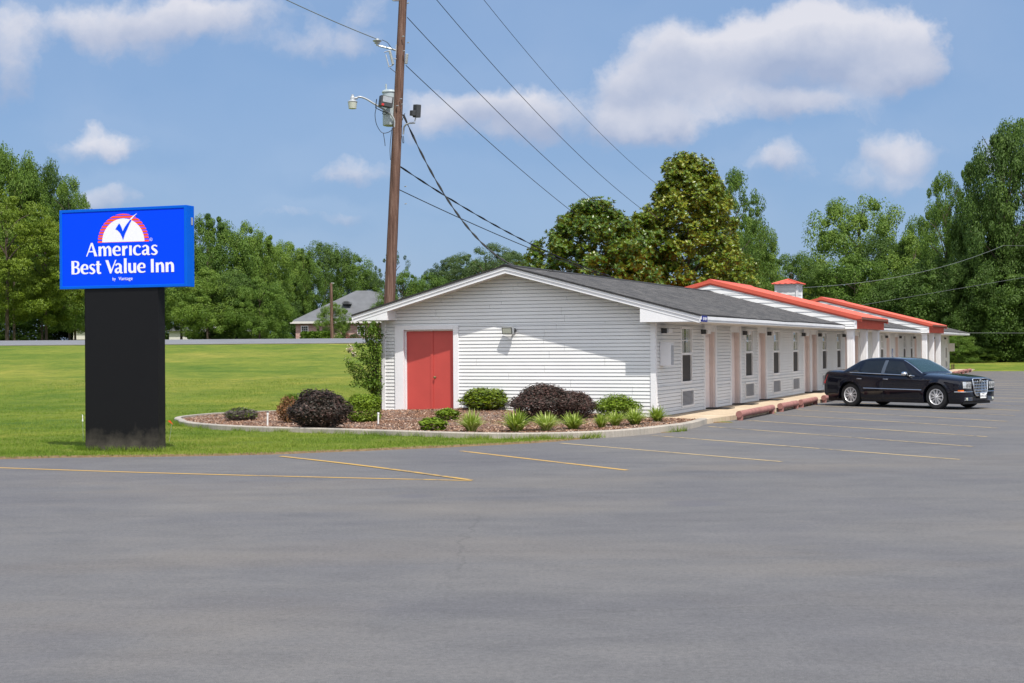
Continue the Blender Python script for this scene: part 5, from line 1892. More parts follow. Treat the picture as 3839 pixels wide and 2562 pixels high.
# headlamps set into the corner, follow the body
for s_ in (-1, 1):
    b = MB(); n = 10
    ring_ = []
    for j in range(6):
        z = .625 + .20 * j / 5
        ro = []
        for i in range(n + 1):
            y = .46 + .375 * i / n
            # x where the body has this half width
            xx_ = np.linspace(0, .5, 60); hw = np.array([cw(v_) * fy(z) for v_ in xx_]); x = float(np.interp(y, hw, xx_))
            ro.append((x - .012 - .004, s_ * y, z - (.02 * (1 - i / n) if j == 0 else 0)))
        ring_.append(ro)
    for j in range(5):
        for i in range(n): b.quad(ring_[j][i], ring_[j][i + 1], ring_[j + 1][i + 1], ring_[j + 1][i])
    hl = b.build('headlamp', MT['headlamp'], car)
    b = MB()
    edge = [ring_[0][i] for i in range(n + 1)] + [ring_[j][n] for j in range(1, 6)] + [ring_[5][i] for i in reversed(range(n))] + [ring_[j][0] for j in reversed(range(5))]
    b.tube([(p[0] - .003, p[1], p[2]) for p in edge], .008, 5); b.build('headlamp_bezel', MT['plastic'], hl)
    b = MB()
    for yy in (.54, .68):
        xx_ = np.linspace(0, .5, 60); hw = np.array([cw(v_) * fy(.7) for v_ in xx_]); x = float(np.interp(yy, hw, xx_))
        b.lathe([(.055, 0), (.052, .006), (.03, .010)], (x - .017, s_ * yy, .71), 'x', 14)
    b.v = [(2 * -.0 + x - .012, y, z) for x, y, z in b.v]
    b.build('lamp_bowl', MT['chrome'], hl)
    # marker, bumper strip, fog lamp and intake bars
    def bx_at(y, z):
        xx_ = np.linspace(0, .6, 80); hw = np.array([cw(v_) * fy(z) for v_ in xx_]); return float(np.interp(y, hw, xx_))
    b = MB()
    for i in range(6):
        ya_, yb_ = .80 + .085 * i / 6, .80 + .085 * (i + 1) / 6
        b.quad((bx_at(ya_, .56) - .006, s_ * (ya_ + .006), .535), (bx_at(yb_, .56) - .006, s_ * (yb_ + .006), .535), (bx_at(yb_, .56) - .006, s_ * (yb_ + .006), .575), (bx_at(ya_, .56) - .006, s_ * (ya_ + .006), .575))
    b.build('marker_lamp', MT['amber'], car)
    b = MB(); b.tube([(bx_at(y, .52) - .008, s_ * y, .520) for y in np.linspace(.36, .90, 16)], .012, 6); b.build('bumper_strip', MT['chrome'], car)
    b = MB()
    for z in (.275, .31, .345): b.tube([(bx_at(y, z) - .006, s_ * y, z) for y in np.linspace(.40, .78, 8)], .006, 6)
    fg = b.build('intake_bars', MT['chrome'], car)
    b = MB(); b.lathe([(.045, 0), (.042, -.012), (.01, -.018)], (bx_at(.68, .31) - .004, s_ * .68, .31), 'x', 14); b.build('fog_lamp', MT['lens'], fg, smooth=40)
    # side details
    b = MB(); b.tube([(x, s_ * (cw(x) * fy(.56) + .004), .56 + .01 * (x - 1.3)) for x in np.linspace(1.35, 3.42, 14)], .013, 6); b.build('door_moulding', MT['chrome'], car)
    for hx in (2.52, 3.48):
        b = MB(); b.tube([(hx, s_ * (cw(hx) * fy(.86) + .022), .862), (hx + .07, s_ * (cw(hx) * fy(.86) + .030), .865), (hx + .18, s_ * (cw(hx) * fy(.86) + .02), .868)], [.012, .014, .012], 8)
        b.build('door_handle', MT['chrome'], car, smooth=50)
    b = MB()
    b.lathe([(.0, 0), (.06, .01), (.088, .05), (.092, .10), (.085, .135), (.05, .15)], (0, 0, 0), 'x', 16)
    mr_ = b.build('door_mirror', MT['chrome'], car, smooth=50)
    mr_.location = (1.80, s_ * 1.005, 1.035); mr_.scale = (1, 1.25, .78)
    b = MB(); b.tube([(1.88, s_ * .90, 1.0), (1.90, s_ * .97, 1.02)], .03, 8); b.build('mirror_stalk', MT['plastic'], car)
    # tail lamp wraps the corner
    b = MB()
    for j in range(6):
        z0_, z1_ = .70 + .30 * j / 6, .70 + .30 * (j + 1) / 6
        def E(z, k):
            xo2 = 5.02 - interp(z, [.70, 1.0], [.015, .10])
            return [(xo2 + .012 - .01, s_ * (cw(4.97) * fy(z) - .13), z), (xo2 + .006, s_ * (cw(4.97) * fy(z) - .01), z), (xo2 - .09, s_ * (cw(xo2 - .09) * fy(z) + .006), z)][k]
        for k in range(2): b.quad(E(z0_, k), E(z0_, k + 1), E(z1_, k + 1), E(z1_, k))
    b.build('tail_lamp', MT['redlamp'], car)
    # shut lines as thin dark recess strips
    b = MB()
    for xl in (1.42, 2.70):
        b.tube([(xl + .02 * math.sin(z * 3), s_ * (cw(xl) * fy(z) * interp(czs(xl) - z, [0, .02, .06, .12], [.975, .988, .998, 1]) + .0005), z) for z in np.linspace(.24, czs(xl) - .01, 10)], .0028, 4)
    b.tube([(x, s_ * (cw(x) * fy(.24) + .001), .245) for x in np.linspace(1.42, 3.4, 8)], .0028, 4)
    b.build('shut_lines', MT['black'], car)
b = MB(); b.box(-.075, -.068, -.225, .085, .325, .48)
pl = b.build('number_plate', MT['plate'], car)
for txt, sz, z_ in (('TEXAS', .036, .442), ('DWW-1352', .070, .362)):
    me = text_mesh(txt, sz); me.materials.clear(); me.materials.append(MT['ink'])
    t_ = bpy.data.objects.new('plate_lettering', me); C.objects.link(t_); t_.parent = pl
    t_.matrix_local = Matrix.Translation((-.0765, -.07, z_)) @ Matrix.Rotation(-PI / 2, 4, 'Z') @ Matrix.Rotation(PI / 2, 4, 'X')
# cabin: seats and wheel seen through the screen
b = MB()
for yy in (-.38, .38):
    b.prism([(2.35, .62), (2.62, .60), (2.80, 1.18), (2.68, 1.20)], 'y', yy - .24, yy + .24)
    b.prism([(2.72, 1.20), (2.82, 1.19), (2.86, 1.36), (2.78, 1.36)], 'y', yy - .13, yy + .13)
b.build('front_seats', MT['seat'], car, bevel=.02)
b = MB(); b.prism([(1.42, .85), (1.42, .98), (1.85, 1.0), (1.95, .90), (1.95, .7)], 'y', -.80, .80); b.build('dashboard', MT['darkgrey'], car, bevel=.01)
b = MB(); arc = [(2.02 + .05 * math.sin(t), .38 + .18 * math.cos(t), 1.0 + .17 * math.sin(t)) for t in np.linspace(0, 2 * PI, 24)]; b.tube(arc, .015, 6, caps=False); b.build('steering_wheel', MT['plastic'], car)


def make_wheel():
    w = bpy.data.objects.new('wheel', None)
    C.objects.link(w); w.parent = car
    b = MB()
    b.lathe([(.235, -.10), (.285, -.112), (.33, -.108), (.352, -.085), (.362, -.05), (.363, 0), (.362, .05), (.352, .085), (.33, .108), (.285, .112), (.235, .10)], (0, 0, 0), 'y', 44, caps=False)
    b.build('tyre', MT['tyre'], w, smooth=40)
    b = MB()
    b.lathe([(.238, -.102), (.234, -.108), (.222, -.108), (.214, -.098), (.205, -.04), (.205, .0)], (0, 0, 0), 'y', 44, caps=False)
    for k in range(20):
        t = 2 * PI * (k + (.18 if k % 2 else -.18)) / 20
        c_, s_ = math.cos(t), math.sin(t); nx_, nz_ = -s_, c_
        w0_, w1_ = .0085, .0085
        p0, p1 = .052, .214
        q_ = []
        for r_, y_ in ((p0, -.100), (p1, -.092)):
            for sg_ in (-1, 1): q_.append((c_ * r_ + nx_ * w0_ * sg_, y_, s_ * r_ + nz_ * w0_ * sg_))
        b.quad(q_[0], q_[1], q_[3], q_[2])
        b.quad(q_[0], q_[2], (q_[2][0], -.06, q_[2][2]), (q_[0][0], -.06, q_[0][2]))
        b.quad(q_[1], q_[3], (q_[3][0], -.06, q_[3][2]), (q_[1][0], -.06, q_[1][2]))
    b.lathe([(.066, -.09), (.062, -.108), (.03, -.112), (.028, -.116), (.005, -.117)], (0, 0, 0), 'y', 20)
    b.build('rim', MT['alloy'], w, smooth=40)
    b = MB()
    for k in range(5):
        t = 2 * PI * k / 5 + PI / 2; b.lathe([(.010, -.111), (.010, -.1135)], (.048 * math.cos(t), 0, .048 * math.sin(t)), 'y', 8)
    b.build('wheel_nuts', MT['black'], w)
    b = MB(); b.lathe([(.20, -.03), (.20, -.02)], (0, 0, 0), 'y', 24); b.build('brake_disc', MT['darkgrey'], w)
    return w


w1 = make_wheel()
w1.location = (XA, -.80, WRd); w1.rotation_euler = (0, 0, R(0))
for (x, s_) in ((XB, -1), (XA, 1), (XB, 1)):
    c_ = w1.copy(); C.objects.link(c_); c_.parent = car
    c_.location = (x, s_ * .80, WRd); c_.rotation_euler = (0, 0.35 * x, 0 if s_ < 0 else PI)
    for ch in list(w1.children):
        d = ch.copy(); C.objects.link(d); d.parent = c_
b = MB(); b.box(.1, 4.9, -.72, .72, .16, .36); b.build('underbody', MT['black'], car)
for xa in (XA, XB):
    b = MB()
    b.box(xa - .43, xa + .43, -.68, .68, .30, .80)
    b.build('wheel_well', MT['black'], car)
# placement: the camera-side front wheel and rear wheel stand where the photo shows them
fw = atz(3509, 1535, 0)
cdir = Vector((-.645, .764, 0)).normalized()     # from nose to tail
side = Vector((cdir.y, -cdir.x, 0))              # local -y should face the camera
ang = math.atan2(cdir.y, cdir.x)
loc_fw = Vector((XA, .91, 0))
S_ = 1.02
rotm = Matrix.Rotation(ang, 3, 'Z')
fl_l = rotm @ (loc_fw * S_)
car.location = Vector((fw.x, fw.y, 0)) - fl_l
car.rotation_euler = (0, 0, ang); car.scale = (S_, S_, S_)
# local -y must be the near side
near = rotm @ Vector((0, -1, 0))
if near.y > 0:
    pass

# ------------------------------------------------------------------ foliage
def crown(name, seed, env, n_clump, per, cr, leaf, mat, aspect=1.6, flat=.75, squash=.8, inner=.35, gap=.0, droop=0.0, jit=.8):
    """crown inside the unit envelope: env = [(height 0..1, radius)], scaled later; returns a mesh of leaf faces"""
    rng = np.random.default_rng(seed)
    hs = np.array([e[0] for e in env]); rs = np.array([e[1] for e in env])
    C_, T_ = [], []
    lob = rng.uniform(0, 2 * PI, 3)
    for i in range(n_clump):
        h = rng.uniform(hs[0], hs[-1]); R_ = np.interp(h, hs, rs)
        if rng.uniform() > (R_ / rs.max()) ** .6 + .12: 
            h = rng.uniform(hs[0], hs[-1]); R_ = np.interp(h, hs, rs)
        th = rng.uniform(0, 2 * PI)
        R_ *= 1 + .16 * math.sin(2 * th + lob[0] + 4 * h) + .10 * math.sin(5 * th + lob[1] - 7 * h)
        r = R_ * (rng.uniform(inner, 1) ** .55)
        C_.append((math.cos(th) * r, math.sin(th) * r, h - droop * (r / max(rs.max(), .01)) ** 2)); T_.append(rng.uniform(.15, .85))
    C_ = np.array(C_); T_ = np.array(T_)
    k = n_clump * per
    ci = np.repeat(np.arange(n_clump), per)
    d = rng.normal(0, 1, (k, 3)); d /= np.linalg.norm(d, axis=1, keepdims=True)
    rad = cr * (rng.uniform(.40, 1.60, n_clump)[ci]) * (rng.uniform(.25, 1, k) ** .45)
    off = d * rad[:, None]; off[:, 2] *= squash
    cen = C_[ci] + off
    nrm = d.copy(); nrm[:, 2] = nrm[:, 2] * .6 + .55
    v, f = leaf_quads(rng, cen, nrm, leaf, aspect, jit)
    tint = np.clip(T_[ci] * .55 + rng.uniform(0, .45, k) + .12 * d[:, 2] * 0, 0, 1)
    return np_mesh(name, v, f, mat, tint)


ENV_ROUND = [(.15, .20), (.26, .40), (.42, .50), (.62, .50), (.80, .42), (.92, .27), (.97, .12)]
ENV_TALL = [(.14, .20), (.24, .34), (.45, .42), (.68, .40), (.84, .30), (.93, .18), (.97, .08)]
ENV_LOW = [(.04, .34), (.2, .46), (.45, .50), (.7, .42), (.88, .27), (1.0, .06)]
ENV_DOME = [(.42, .30), (.55, .60), (.70, .72), (.84, .62), (.95, .35), (1.0, .1)]
ENV_MAG = [(.02, .36), (.15, .46), (.35, .50), (.52, .46), (.66, .34), (.78, .27), (.88, .20), (.96, .13), (1.0, .05)]

CR = {}
# unit height trees: leaf size given for a tree about 17 m tall
CR['a'] = crown('crown', 1, ENV_ROUND, 170, 325, .078, 0.0100, G['green'], jit=.5)
CR['b'] = crown('crown', 2, ENV_ROUND, 150, 341, .086, 0.0100, G['green'], inner=.4, jit=.5)
CR['c'] = crown('crown', 3, ENV_TALL, 150, 325, .068, 0.0096, G['green'], jit=.5)
CR['d'] = crown('crown', 4, ENV_ROUND, 160, 325, .080, 0.0100, G['dark'], jit=.5)
CR['e'] = crown('crown', 5, ENV_TALL, 150, 325, .070, 0.0096, G['dark'], inner=.4, jit=.5)
CR['y'] = crown('crown', 6, ENV_ROUND, 200, 263, .070, 0.0092, G['yellow'], squash=.40, jit=.5)
CR['l'] = crown('crown', 7, ENV_LOW, 190, 310, .088, 0.0112, G['dark'], jit=.5)
CR['m'] = crown('crown', 8, ENV_LOW, 180, 310, .085, 0.0108, G['green'], jit=.5)
CR['p'] = crown('crown', 9, ENV_DOME, 170, 294, .075, 0.0080, G['pine'], squash=.5, jit=.5)
CR['s'] = crown('crown', 10, ENV_TALL, 110, 201, .055, 0.0088, G['green'], inner=.5, jit=.6)
CR['q'] = crown('crown', 11, [(.35, .3), (.5, .45), (.7, .5), (.85, .4), (1, .1)], 60, 170, .05, 0.0080, G['pine'], inner=.3)
TRUNK = {}
def trunk_mesh(kind, seed, bare=.3, spread=.35, n=9):
    rn = random.Random(seed); b = MB()
    p = [Vector((0, 0, -.02)), Vector((.004, 0, bare * .5)), Vector((-.004, .006, bare)), Vector((.01, -.006, .62)), Vector((.0, .0, .9))]
    b.tube(smooth_path([tuple(q) for q in p], 4), [.018 - .0145 * i / 16 for i in range(17)], 8)
    for i in range(n):
        h = bare + (.80 - bare) * i / n; th = i * 2.4 + rn.uniform(-.4, .4); r = spread * rn.uniform(.6, 1) * (1 - .55 * max(0, h - .45))
        e = Vector((math.cos(th) * r, math.sin(th) * r, h + .12 + rn.uniform(0, .12)))
        s_ = Vector((0, 0, h)); m_ = s_.lerp(e, .5) + Vector((0, 0, .02))
        b.tube(smooth_path([tuple(s_), tuple(m_), tuple(e)], 3), [.0075 - .0058 * k / 6 for k in range(7)], 5)
    o = b.build('trunk', MT['bark'], smooth=60); me = o.data; bpy.data.objects.remove(o); return me
TRUNK['std'] = trunk_mesh('std', 1); TRUNK['high'] = trunk_mesh('high', 2, .5, .3, 8); TRUNK['low'] = trunk_mesh('low', 3, .16, .4, 9)


def tree(kind, u, vt, wpx, Y, label, group=None, trunk='std', zb=None, name='tree', wratio=None, rz=None, cat='tree'):
    """u: centre, vt: top, wpx: crown width, all in 2350-wide photo pixels; Y: distance"""
    top = atY(u * d2, vt * d2, Y); z0 = ground_z(top.x, Y) - .05 if zb is None else zb
    h = top.z - z0
    me = CR[kind]; hw = MESH_W[kind]
    wid = wpx * d2 / FPX * Y
    t = thing(name, label, cat, (top.x, Y, z0), rz if rz is not None else (u * .37 + Y) % 6.28, group)
    c = bpy.data.objects.new('crown', me); C.objects.link(c); c.parent = t
    s = wid * 1.22 / hw; c.scale = (s, s, h); t['h'] = h; del t['h']
    tr_ = bpy.data.objects.new('trunk', TRUNK[trunk]); C.objects.link(tr_); tr_.parent = t; st = (s * .5 + h * .5) ; tr_.scale = (min(s, h) * 1.0, min(s, h) * 1.0, h)
    return t


MESH_W = {}
for k_, me in CR.items():
    co = np.empty(len(me.vertices) * 3, np.float32); me.vertices.foreach_get('co', co); co = co.reshape(-1, 3)
    MESH_W[k_] = float((np.percentile(co[:, 0], 99.3) - np.percentile(co[:, 0], .7)))

GL = 'trees beyond the road'
rows_left = [
    ('b', -45, 325, 200, 118, 'dark leafy tree cut by the photo edge, left of the yellow-green one'),
    ('y', 15, 440, 200, 106, 'yellow-green feathery tree at the photo edge', 'high'),
    ('a', 30, 350, 150, 116, 'tall tree top rising highest at the left photo edge'),
    ('d', 95, 378, 130, 119, 'tree with a loose crown just right of the highest left tree'),
    ('s', 158, 408, 110, 114, 'thin open tree leaning over the sign corner'),
    ('y', 105, 500, 150, 108, 'low yellow-green tree left of the blue sign', 'high'),
    ('a', 172, 600, 120, 110, 'small green tree beside the black sign post, on its left'),
    ('d', 235, 520, 160, 122, 'tree hidden for the most part behind the blue sign, left half'),
    ('b', 330, 505, 160, 124, 'tree hidden for the most part behind the blue sign, right half'),
    ('a', 415, 560, 130, 112, 'broad tree whose crown emerges just right of the black sign post'),
    ('c', 478, 490, 130, 116, 'tall round-topped tree directly right of the blue sign'),
    ('b', 545, 510, 130, 118, 'second tall tree right of the blue sign'),
    ('c', 602, 534, 105, 120, 'third tall tree right of the blue sign'),
    ('a', 648, 556, 100, 205, 'bright green tree between the blue sign and the brick house'),
    ('c', 697, 570, 75, 204, 'slim bright green tree close to the brick house gable'),
    ('m', 475, 620, 120, 109, 'low spreading tree with dark trunks right of the black post'),
    ('l', 540, 630, 120, 110, 'dark low tree in the middle of the row beyond the road'),
    ('m', 595, 640, 100, 108, 'low tree with branches to the ground near the topiary bush'),
    ('l', 645, 660, 80, 203, 'dark low tree just left of the brick house'),
]
for r_ in rows_left:
    tree(*r_[:6], group=GL, trunk=(r_[6] if len(r_) > 6 else 'std'))
GC = 'distant trees behind the brick house'
for r_ in [('d', 745, 560, 120, 215, 'dark pine-like tree behind the brick house ridge'),
           ('b', 800, 584, 110, 218, 'rounded dark tree right of the pine behind the brick house'),
           ('e', 848, 622, 80, 222, 'lower tree between the brick house and the utility pole'),
           ('q', 903, 578, 90, 205, 'wispy pine seen on both sides of the utility pole'),
           ('m', 925, 625, 90, 190, 'pale green tree just right of the utility pole above the eave'),
           ('m', 985, 630, 100, 200, 'low pale tree above the left slope of the motel roof'),
           ('p', 1050, 596, 120, 215, 'flat-topped tree left of the broad dome, above the motel gable'),
           ('p', 1115, 564, 190, 212, 'broad dome-shaped tree above the motel gable'),
           ('d', 1100, 600, 180, 222, 'dense crown filling in under the broad dome tree'),
           ('p', 1180, 584, 120, 218, 'dome-shaped tree sinking towards the magnolia'),
           ('m', 1232, 592, 70, 150, 'light green tree tucked against the magnolia')]:
    tree(*r_[:6], group=GC, trunk='high' if r_[0] in 'pq' else 'std')
# dense green backing beyond the first row so that no bare horizon shows
b_lab = ['dense dark tree far behind the road, furthest left', 'dense dark tree far behind the left trees', 'dense tree far behind the blue sign', 'dense tree far behind the row right of the sign', 'dense tree far behind the brick house gable', 'dense tree low behind the motel gable, left', 'dense tree low behind the motel gable, right']
for i, (u, v, w) in enumerate(((-60, 560, 260), (90, 600, 240), (250, 600, 240), (420, 600, 240), (580, 620, 220), (960, 690, 200), (1130, 640, 260))):
    tree('l', u, v, w, 150 if i < 4 else 235, b_lab[i], group='dense trees far behind')

# ---- magnolias: big glossy leaves with rusty backs
def magnolia_mesh(seed, env, nc, per, cr, leaf, ratio):
    """rosettes of long leaves at the twig ends"""
    rng = np.random.default_rng(seed)
    hs = np.array([e[0] for e in env]); rs = np.array([e[1] for e in env])
    cen, nrm, tint = [], [], []
    for i in range(nc):
        h = rng.uniform(0, 1); R_ = np.interp(h, hs, rs)
        th = rng.uniform(0, 2 * PI); R_ *= 1 + .14 * math.sin(3 * th + 5 * h + seed) + .08 * math.sin(7 * th - 9 * h)
        r = R_ * rng.uniform(.12, 1) ** .5
        C0 = np.array([math.cos(th) * r, math.sin(th) * r, h])
        crr = cr * rng.uniform(.6, 1.4); tt = rng.uniform(0, 1)
        nro = per // 7
        d = rng.normal(0, 1, (nro, 3)); d /= np.linalg.norm(d, axis=1, keepdims=True); d[:, 2] = d[:, 2] * .7 + .25
        tip = C0 + d * crr * rng.uniform(.5, 1, nro)[:, None] * np.array([1, 1, ratio])
        for j in range(nro):
            a0 = rng.uniform(0, 2 * PI)
            ax = d[j] + np.array([0, 0, .6]); ax /= np.linalg.norm(ax)
            u_ = np.cross(ax, [1, 0, .1]); u_ /= np.linalg.norm(u_); w_ = np.cross(ax, u_)
            for q in range(7):
                a = a0 + q * 2 * PI / 7; dr = (u_ * math.cos(a) + w_ * math.sin(a)) * .85 + ax * rng.uniform(.25, .8)
                dr /= np.linalg.norm(dr)
                cen.append((tip[j], dr, np.cross(dr, ax))); tint.append(np.clip(.30 * tt + .25 + rng.uniform(-.25, .45), 0, 1))
    n = len(cen)
    base = np.array([c[0] for c in cen]); dr = np.array([c[1] for c in cen]); sd = np.array([c[2] for c in cen]); sd /= np.linalg.norm(sd, axis=1, keepdims=True) + 1e-9
    L_ = leaf * rng.uniform(.7, 1.3, n)[:, None]; A = np.array([1, 1, ratio])
    v = np.stack([base, base + (dr * .5 * L_ + sd * .20 * L_) * A, base + dr * L_ * A, base + (dr * .5 * L_ - sd * .20 * L_) * A], 1).reshape(-1, 3)
    f = np.arange(n * 4).reshape(n, 4)
    # the glossy upper side faces outwards
    nn = np.cross(v[1::4] - v[0::4], v[3::4] - v[0::4]); upv = np.array([c[1] for c in cen]) * .3 + np.array([0, 0, 1.])
    flip = (nn * upv).sum(1) < 0
    f[flip] = f[flip][:, ::-1]
    return np_mesh('crown', v, f, G['magnolia'], np.array(tint))


for (env, seed, u, vt, w, Y, lab, nc) in ((ENV_MAG, 3, 1575, 370, 345, 67, 'tall glossy magnolia with rusty leaf undersides behind the motel roof', 620),
                                        ([(0, .40), (.2, .49), (.45, .50), (.7, .42), (.88, .27), (1, .08)], 8, 1365, 474, 350, 64, 'lower rounded magnolia joined to the left of the tall one', 520),
                                        ([(0, .40), (.2, .49), (.45, .50), (.7, .42), (.88, .27), (1, .08)], 12, 1478, 500, 200, 65, 'middle magnolia filling the dip between the two others', 300)):
    top = atY(u * d2, vt * d2, Y); z0 = .1; h = top.z - z0
    wid = w * d2 / FPX * Y
    t = thing('magnolia_tree', lab, 'tree', (top.x, Y, z0), 0, 'magnolias behind the motel')
    ratio = wid / h
    me = magnolia_mesh(seed, env, int(nc * 1.2), 196, .055, .14 / wid, ratio)
    c = bpy.data.objects.new('crown', me); C.objects.link(c); c.parent = t; c.scale = (wid, wid, h)
    tr_ = bpy.data.objects.new('trunk', TRUNK['low']); C.objects.link(tr_); tr_.parent = t; tr_.scale = (h * .8, h * .8, h * .9)

GR = 'trees along the far edge of the parking lot'
for r_ in [('s', 1672, 392, 150, 88, 'feathery light green tree peeking over the magnolia'),
           ('s', 1650, 430, 150, 92, 'second loose tree behind the magnolia crown'),
           ('c', 1712, 490, 120, 96, 'green tree falling away right of the magnolia'),
           ('a', 1725, 560, 110, 100, 'dark green tree right of the magnolia foot'),
           ('d', 1818, 584, 130, 128, 'round dark tree behind the chimney-like cupola'),
           ('y', 1880, 600, 90, 132, 'yellow-green tree right of the cupola'),
           ('b', 1970, 455, 190, 122, 'tall rounded tree in the gap right of the cupola'),
           ('d', 2020, 545, 130, 118, 'darker tree leaning on the tall rounded one'),
           ('m', 1960, 590, 170, 114, 'lower green tree above the second red roof'),
           ('b', 2145, 468, 130, 128, 'distant dark tree between the two tallest crowns'),
           ('m', 2095, 540, 150, 116, 'bright mid-height tree left of the sparse one'),
           ('s', 2170, 400, 120, 108, 'sparse pale tree with thin branches against the sky', 'high'),
           ('s', 2235, 366, 110, 110, 'second sparse tree touching the tallest crown', 'high'),
           ('e', 2305, 285, 170, 103, 'tallest dark tree near the right photo edge'),
           ('b', 2375, 268, 190, 107, 'tallest tree, cut by the right photo edge'),
           ('d', 2255, 440, 130, 106, 'dark tree under the tallest crown'),
           ('l', 2060, 640, 170, 111, 'dark tree directly above the far red roof'),
           ('l', 2150, 600, 180, 108, 'dark shady tree right of the far red roof'),
           ('d', 2225, 590, 150, 104, 'leafy tree with pale patches above the far lawn'),
           ('l', 2300, 600, 180, 103, 'dark tree filling the right edge above the far lawn'),
           ('e', 2350, 520, 170, 104, 'dark high tree at the right edge below the tallest crown'),
           ('l', 2410, 480, 220, 110, 'dark tree mostly outside the right photo edge')]:
    r_ = list(r_); r_[4] += 14 if r_[1] > 1850 else 0
    tree(*r_[:6], group=GR, trunk=(r_[6] if len(r_) > 6 else 'low'))
for i, (u, v, w) in enumerate(((1790, 640, 160), (1900, 660, 200), (2040, 640, 240), (2180, 620, 240), (2330, 560, 260))):
    tree('l', u, v, w, 150, ['dense tree closing the view low behind the cupola', 'dense tree closing the view behind the yellow-green one', 'dense tree closing the view behind the far red roof', 'dense tree closing the view behind the far lawn', 'dense tree closing the view at the right edge'][i], group='dense trees closing the view', trunk='low')

for i, (k_, x_, y_, s_) in enumerate((('y', 52, 112, 15), ('y', 60, 108, 17), ('y', 67, 104, 15), ('b', 74, 99, 18), ('y', 80, 92, 16), ('y', 86, 84, 15), ('m', 91, 75, 13), ('y', 96, 66, 16), ('a', 100, 56, 15))):
    t = thing('tree', 'leafy tree of the wood beyond the right photo edge', 'tree', (x_, y_, ground_z(x_, y_) - .1), i * 1.1, 'trees beyond the right photo edge')
    for nm, me in (('crown', CR[k_]), ('trunk', TRUNK['low'])):
        o = bpy.data.objects.new(nm, me); C.objects.link(o); o.parent = t; o.scale = (s_, s_, s_)

# undergrowth along the wood
GB = 'bushes along the edge of the wood'
blabs = ['bush just beyond the far motel corner', 'second bush beyond the far motel corner', 'bush with light leaves behind the last parking stop', 'bush between the last parking stop and the dark gap', 'dark bush in the middle of the wood edge', 'bush with hanging vines above the far lawn', 'low bush above the shadowed part of the far lawn', 'dark bush close to the right photo edge', 'bush cut by the right photo edge', 'small bright bush above the far lawn', 'tall bush behind the far motel corner', 'tall bush over the far lawn centre', 'tall bush near the right photo edge']
for i, (k_, u, v, w, Y) in enumerate((('m', 2200, 770, 80, 101), ('l', 2245, 785, 80, 102), ('m', 2225, 745, 70, 104), ('l', 2290, 790, 80, 103), ('l', 2320, 775, 90, 104), ('m', 2290, 745, 70, 106), ('l', 2350, 790, 90, 104), ('l', 2390, 775, 100, 105), ('l', 2440, 770, 120, 105), ('m', 2265, 800, 50, 101), ('l', 2190, 720, 110, 106), ('l', 2270, 700, 130, 107), ('l', 2360, 700, 150, 108))):
    tree(k_, u, v, w, Y + 14, blabs[i], group=GB, trunk='low', name='bush', cat='bush')

# ------------------------------------------------------------------ shrubs of the bed
def shrub_mesh(seed, n, leaf, mat, shape='round', aspect=1.5, shell=.72, jit=.7, lumps=7):
    rng = np.random.default_rng(seed)
    d = rng.normal(0, 1, (n, 3)); d /= np.linalg.norm(d, axis=1, keepdims=True)
    d[:, 2] = np.abs(d[:, 2]) * np.where(rng.uniform(0, 1, n) < .8, 1, -.6)
    ph = rng.uniform(0, 6.28, 6)
    r = 1 + .05 * np.sin(lumps * d[:, 0] + ph[0]) + .05 * np.sin(lumps * d[:, 1] + ph[1]) + .05 * np.sin(lumps * 1.3 * d[:, 2] + ph[2])
    rr = rng.uniform(shell, 1.0, n) ** .8; rr = np.where(rng.uniform(0, 1, n) < .04, 1.06, rr)
    if shape == 'flat': d[:, 2] = np.sign(d[:, 2]) * np.abs(d[:, 2]) ** .7
    cen = d * (r * rr)[:, None] * .5
    cen[:, 2] = cen[:, 2] * 1.2 + .38
    cen[:, 2] = np.clip(cen[:, 2], .01, 1.05)
    cl = .5 + .5 * np.sin(9 * cen[:, 0] + ph[3]) * np.sin(9 * cen[:, 1] + ph[4]) * np.sin(8 * cen[:, 2] + ph[5])
    v, f = leaf_quads(rng, cen, d + np.array([0, 0, .3]), leaf, aspect, jit)
    tint = np.clip(rng.uniform(0, 1, n) * .75 + .25 * cl, 0, 1)
    return np_mesh('foliage', v, f, mat, tint)


def twig_mesh(seed, n=14):
    rn = random.Random(seed); b = MB()
    for i in range(n):
        th = rn.uniform(0, 6.28); r = rn.uniform(.12, .40)
        e = Vector((math.cos(th) * r, math.sin(th) * r, rn.uniform(.45, .8))); s_ = Vector((math.cos(th) * .05, math.sin(th) * .05, -.05))
        b.tube([s_, s_.lerp(e, .5) + Vector((0, 0, -.05)), e], [.012, .008, .004], 5)
    o = b.build('stems', MT['bark']); me = o.data; bpy.data.objects.remove(o); return me


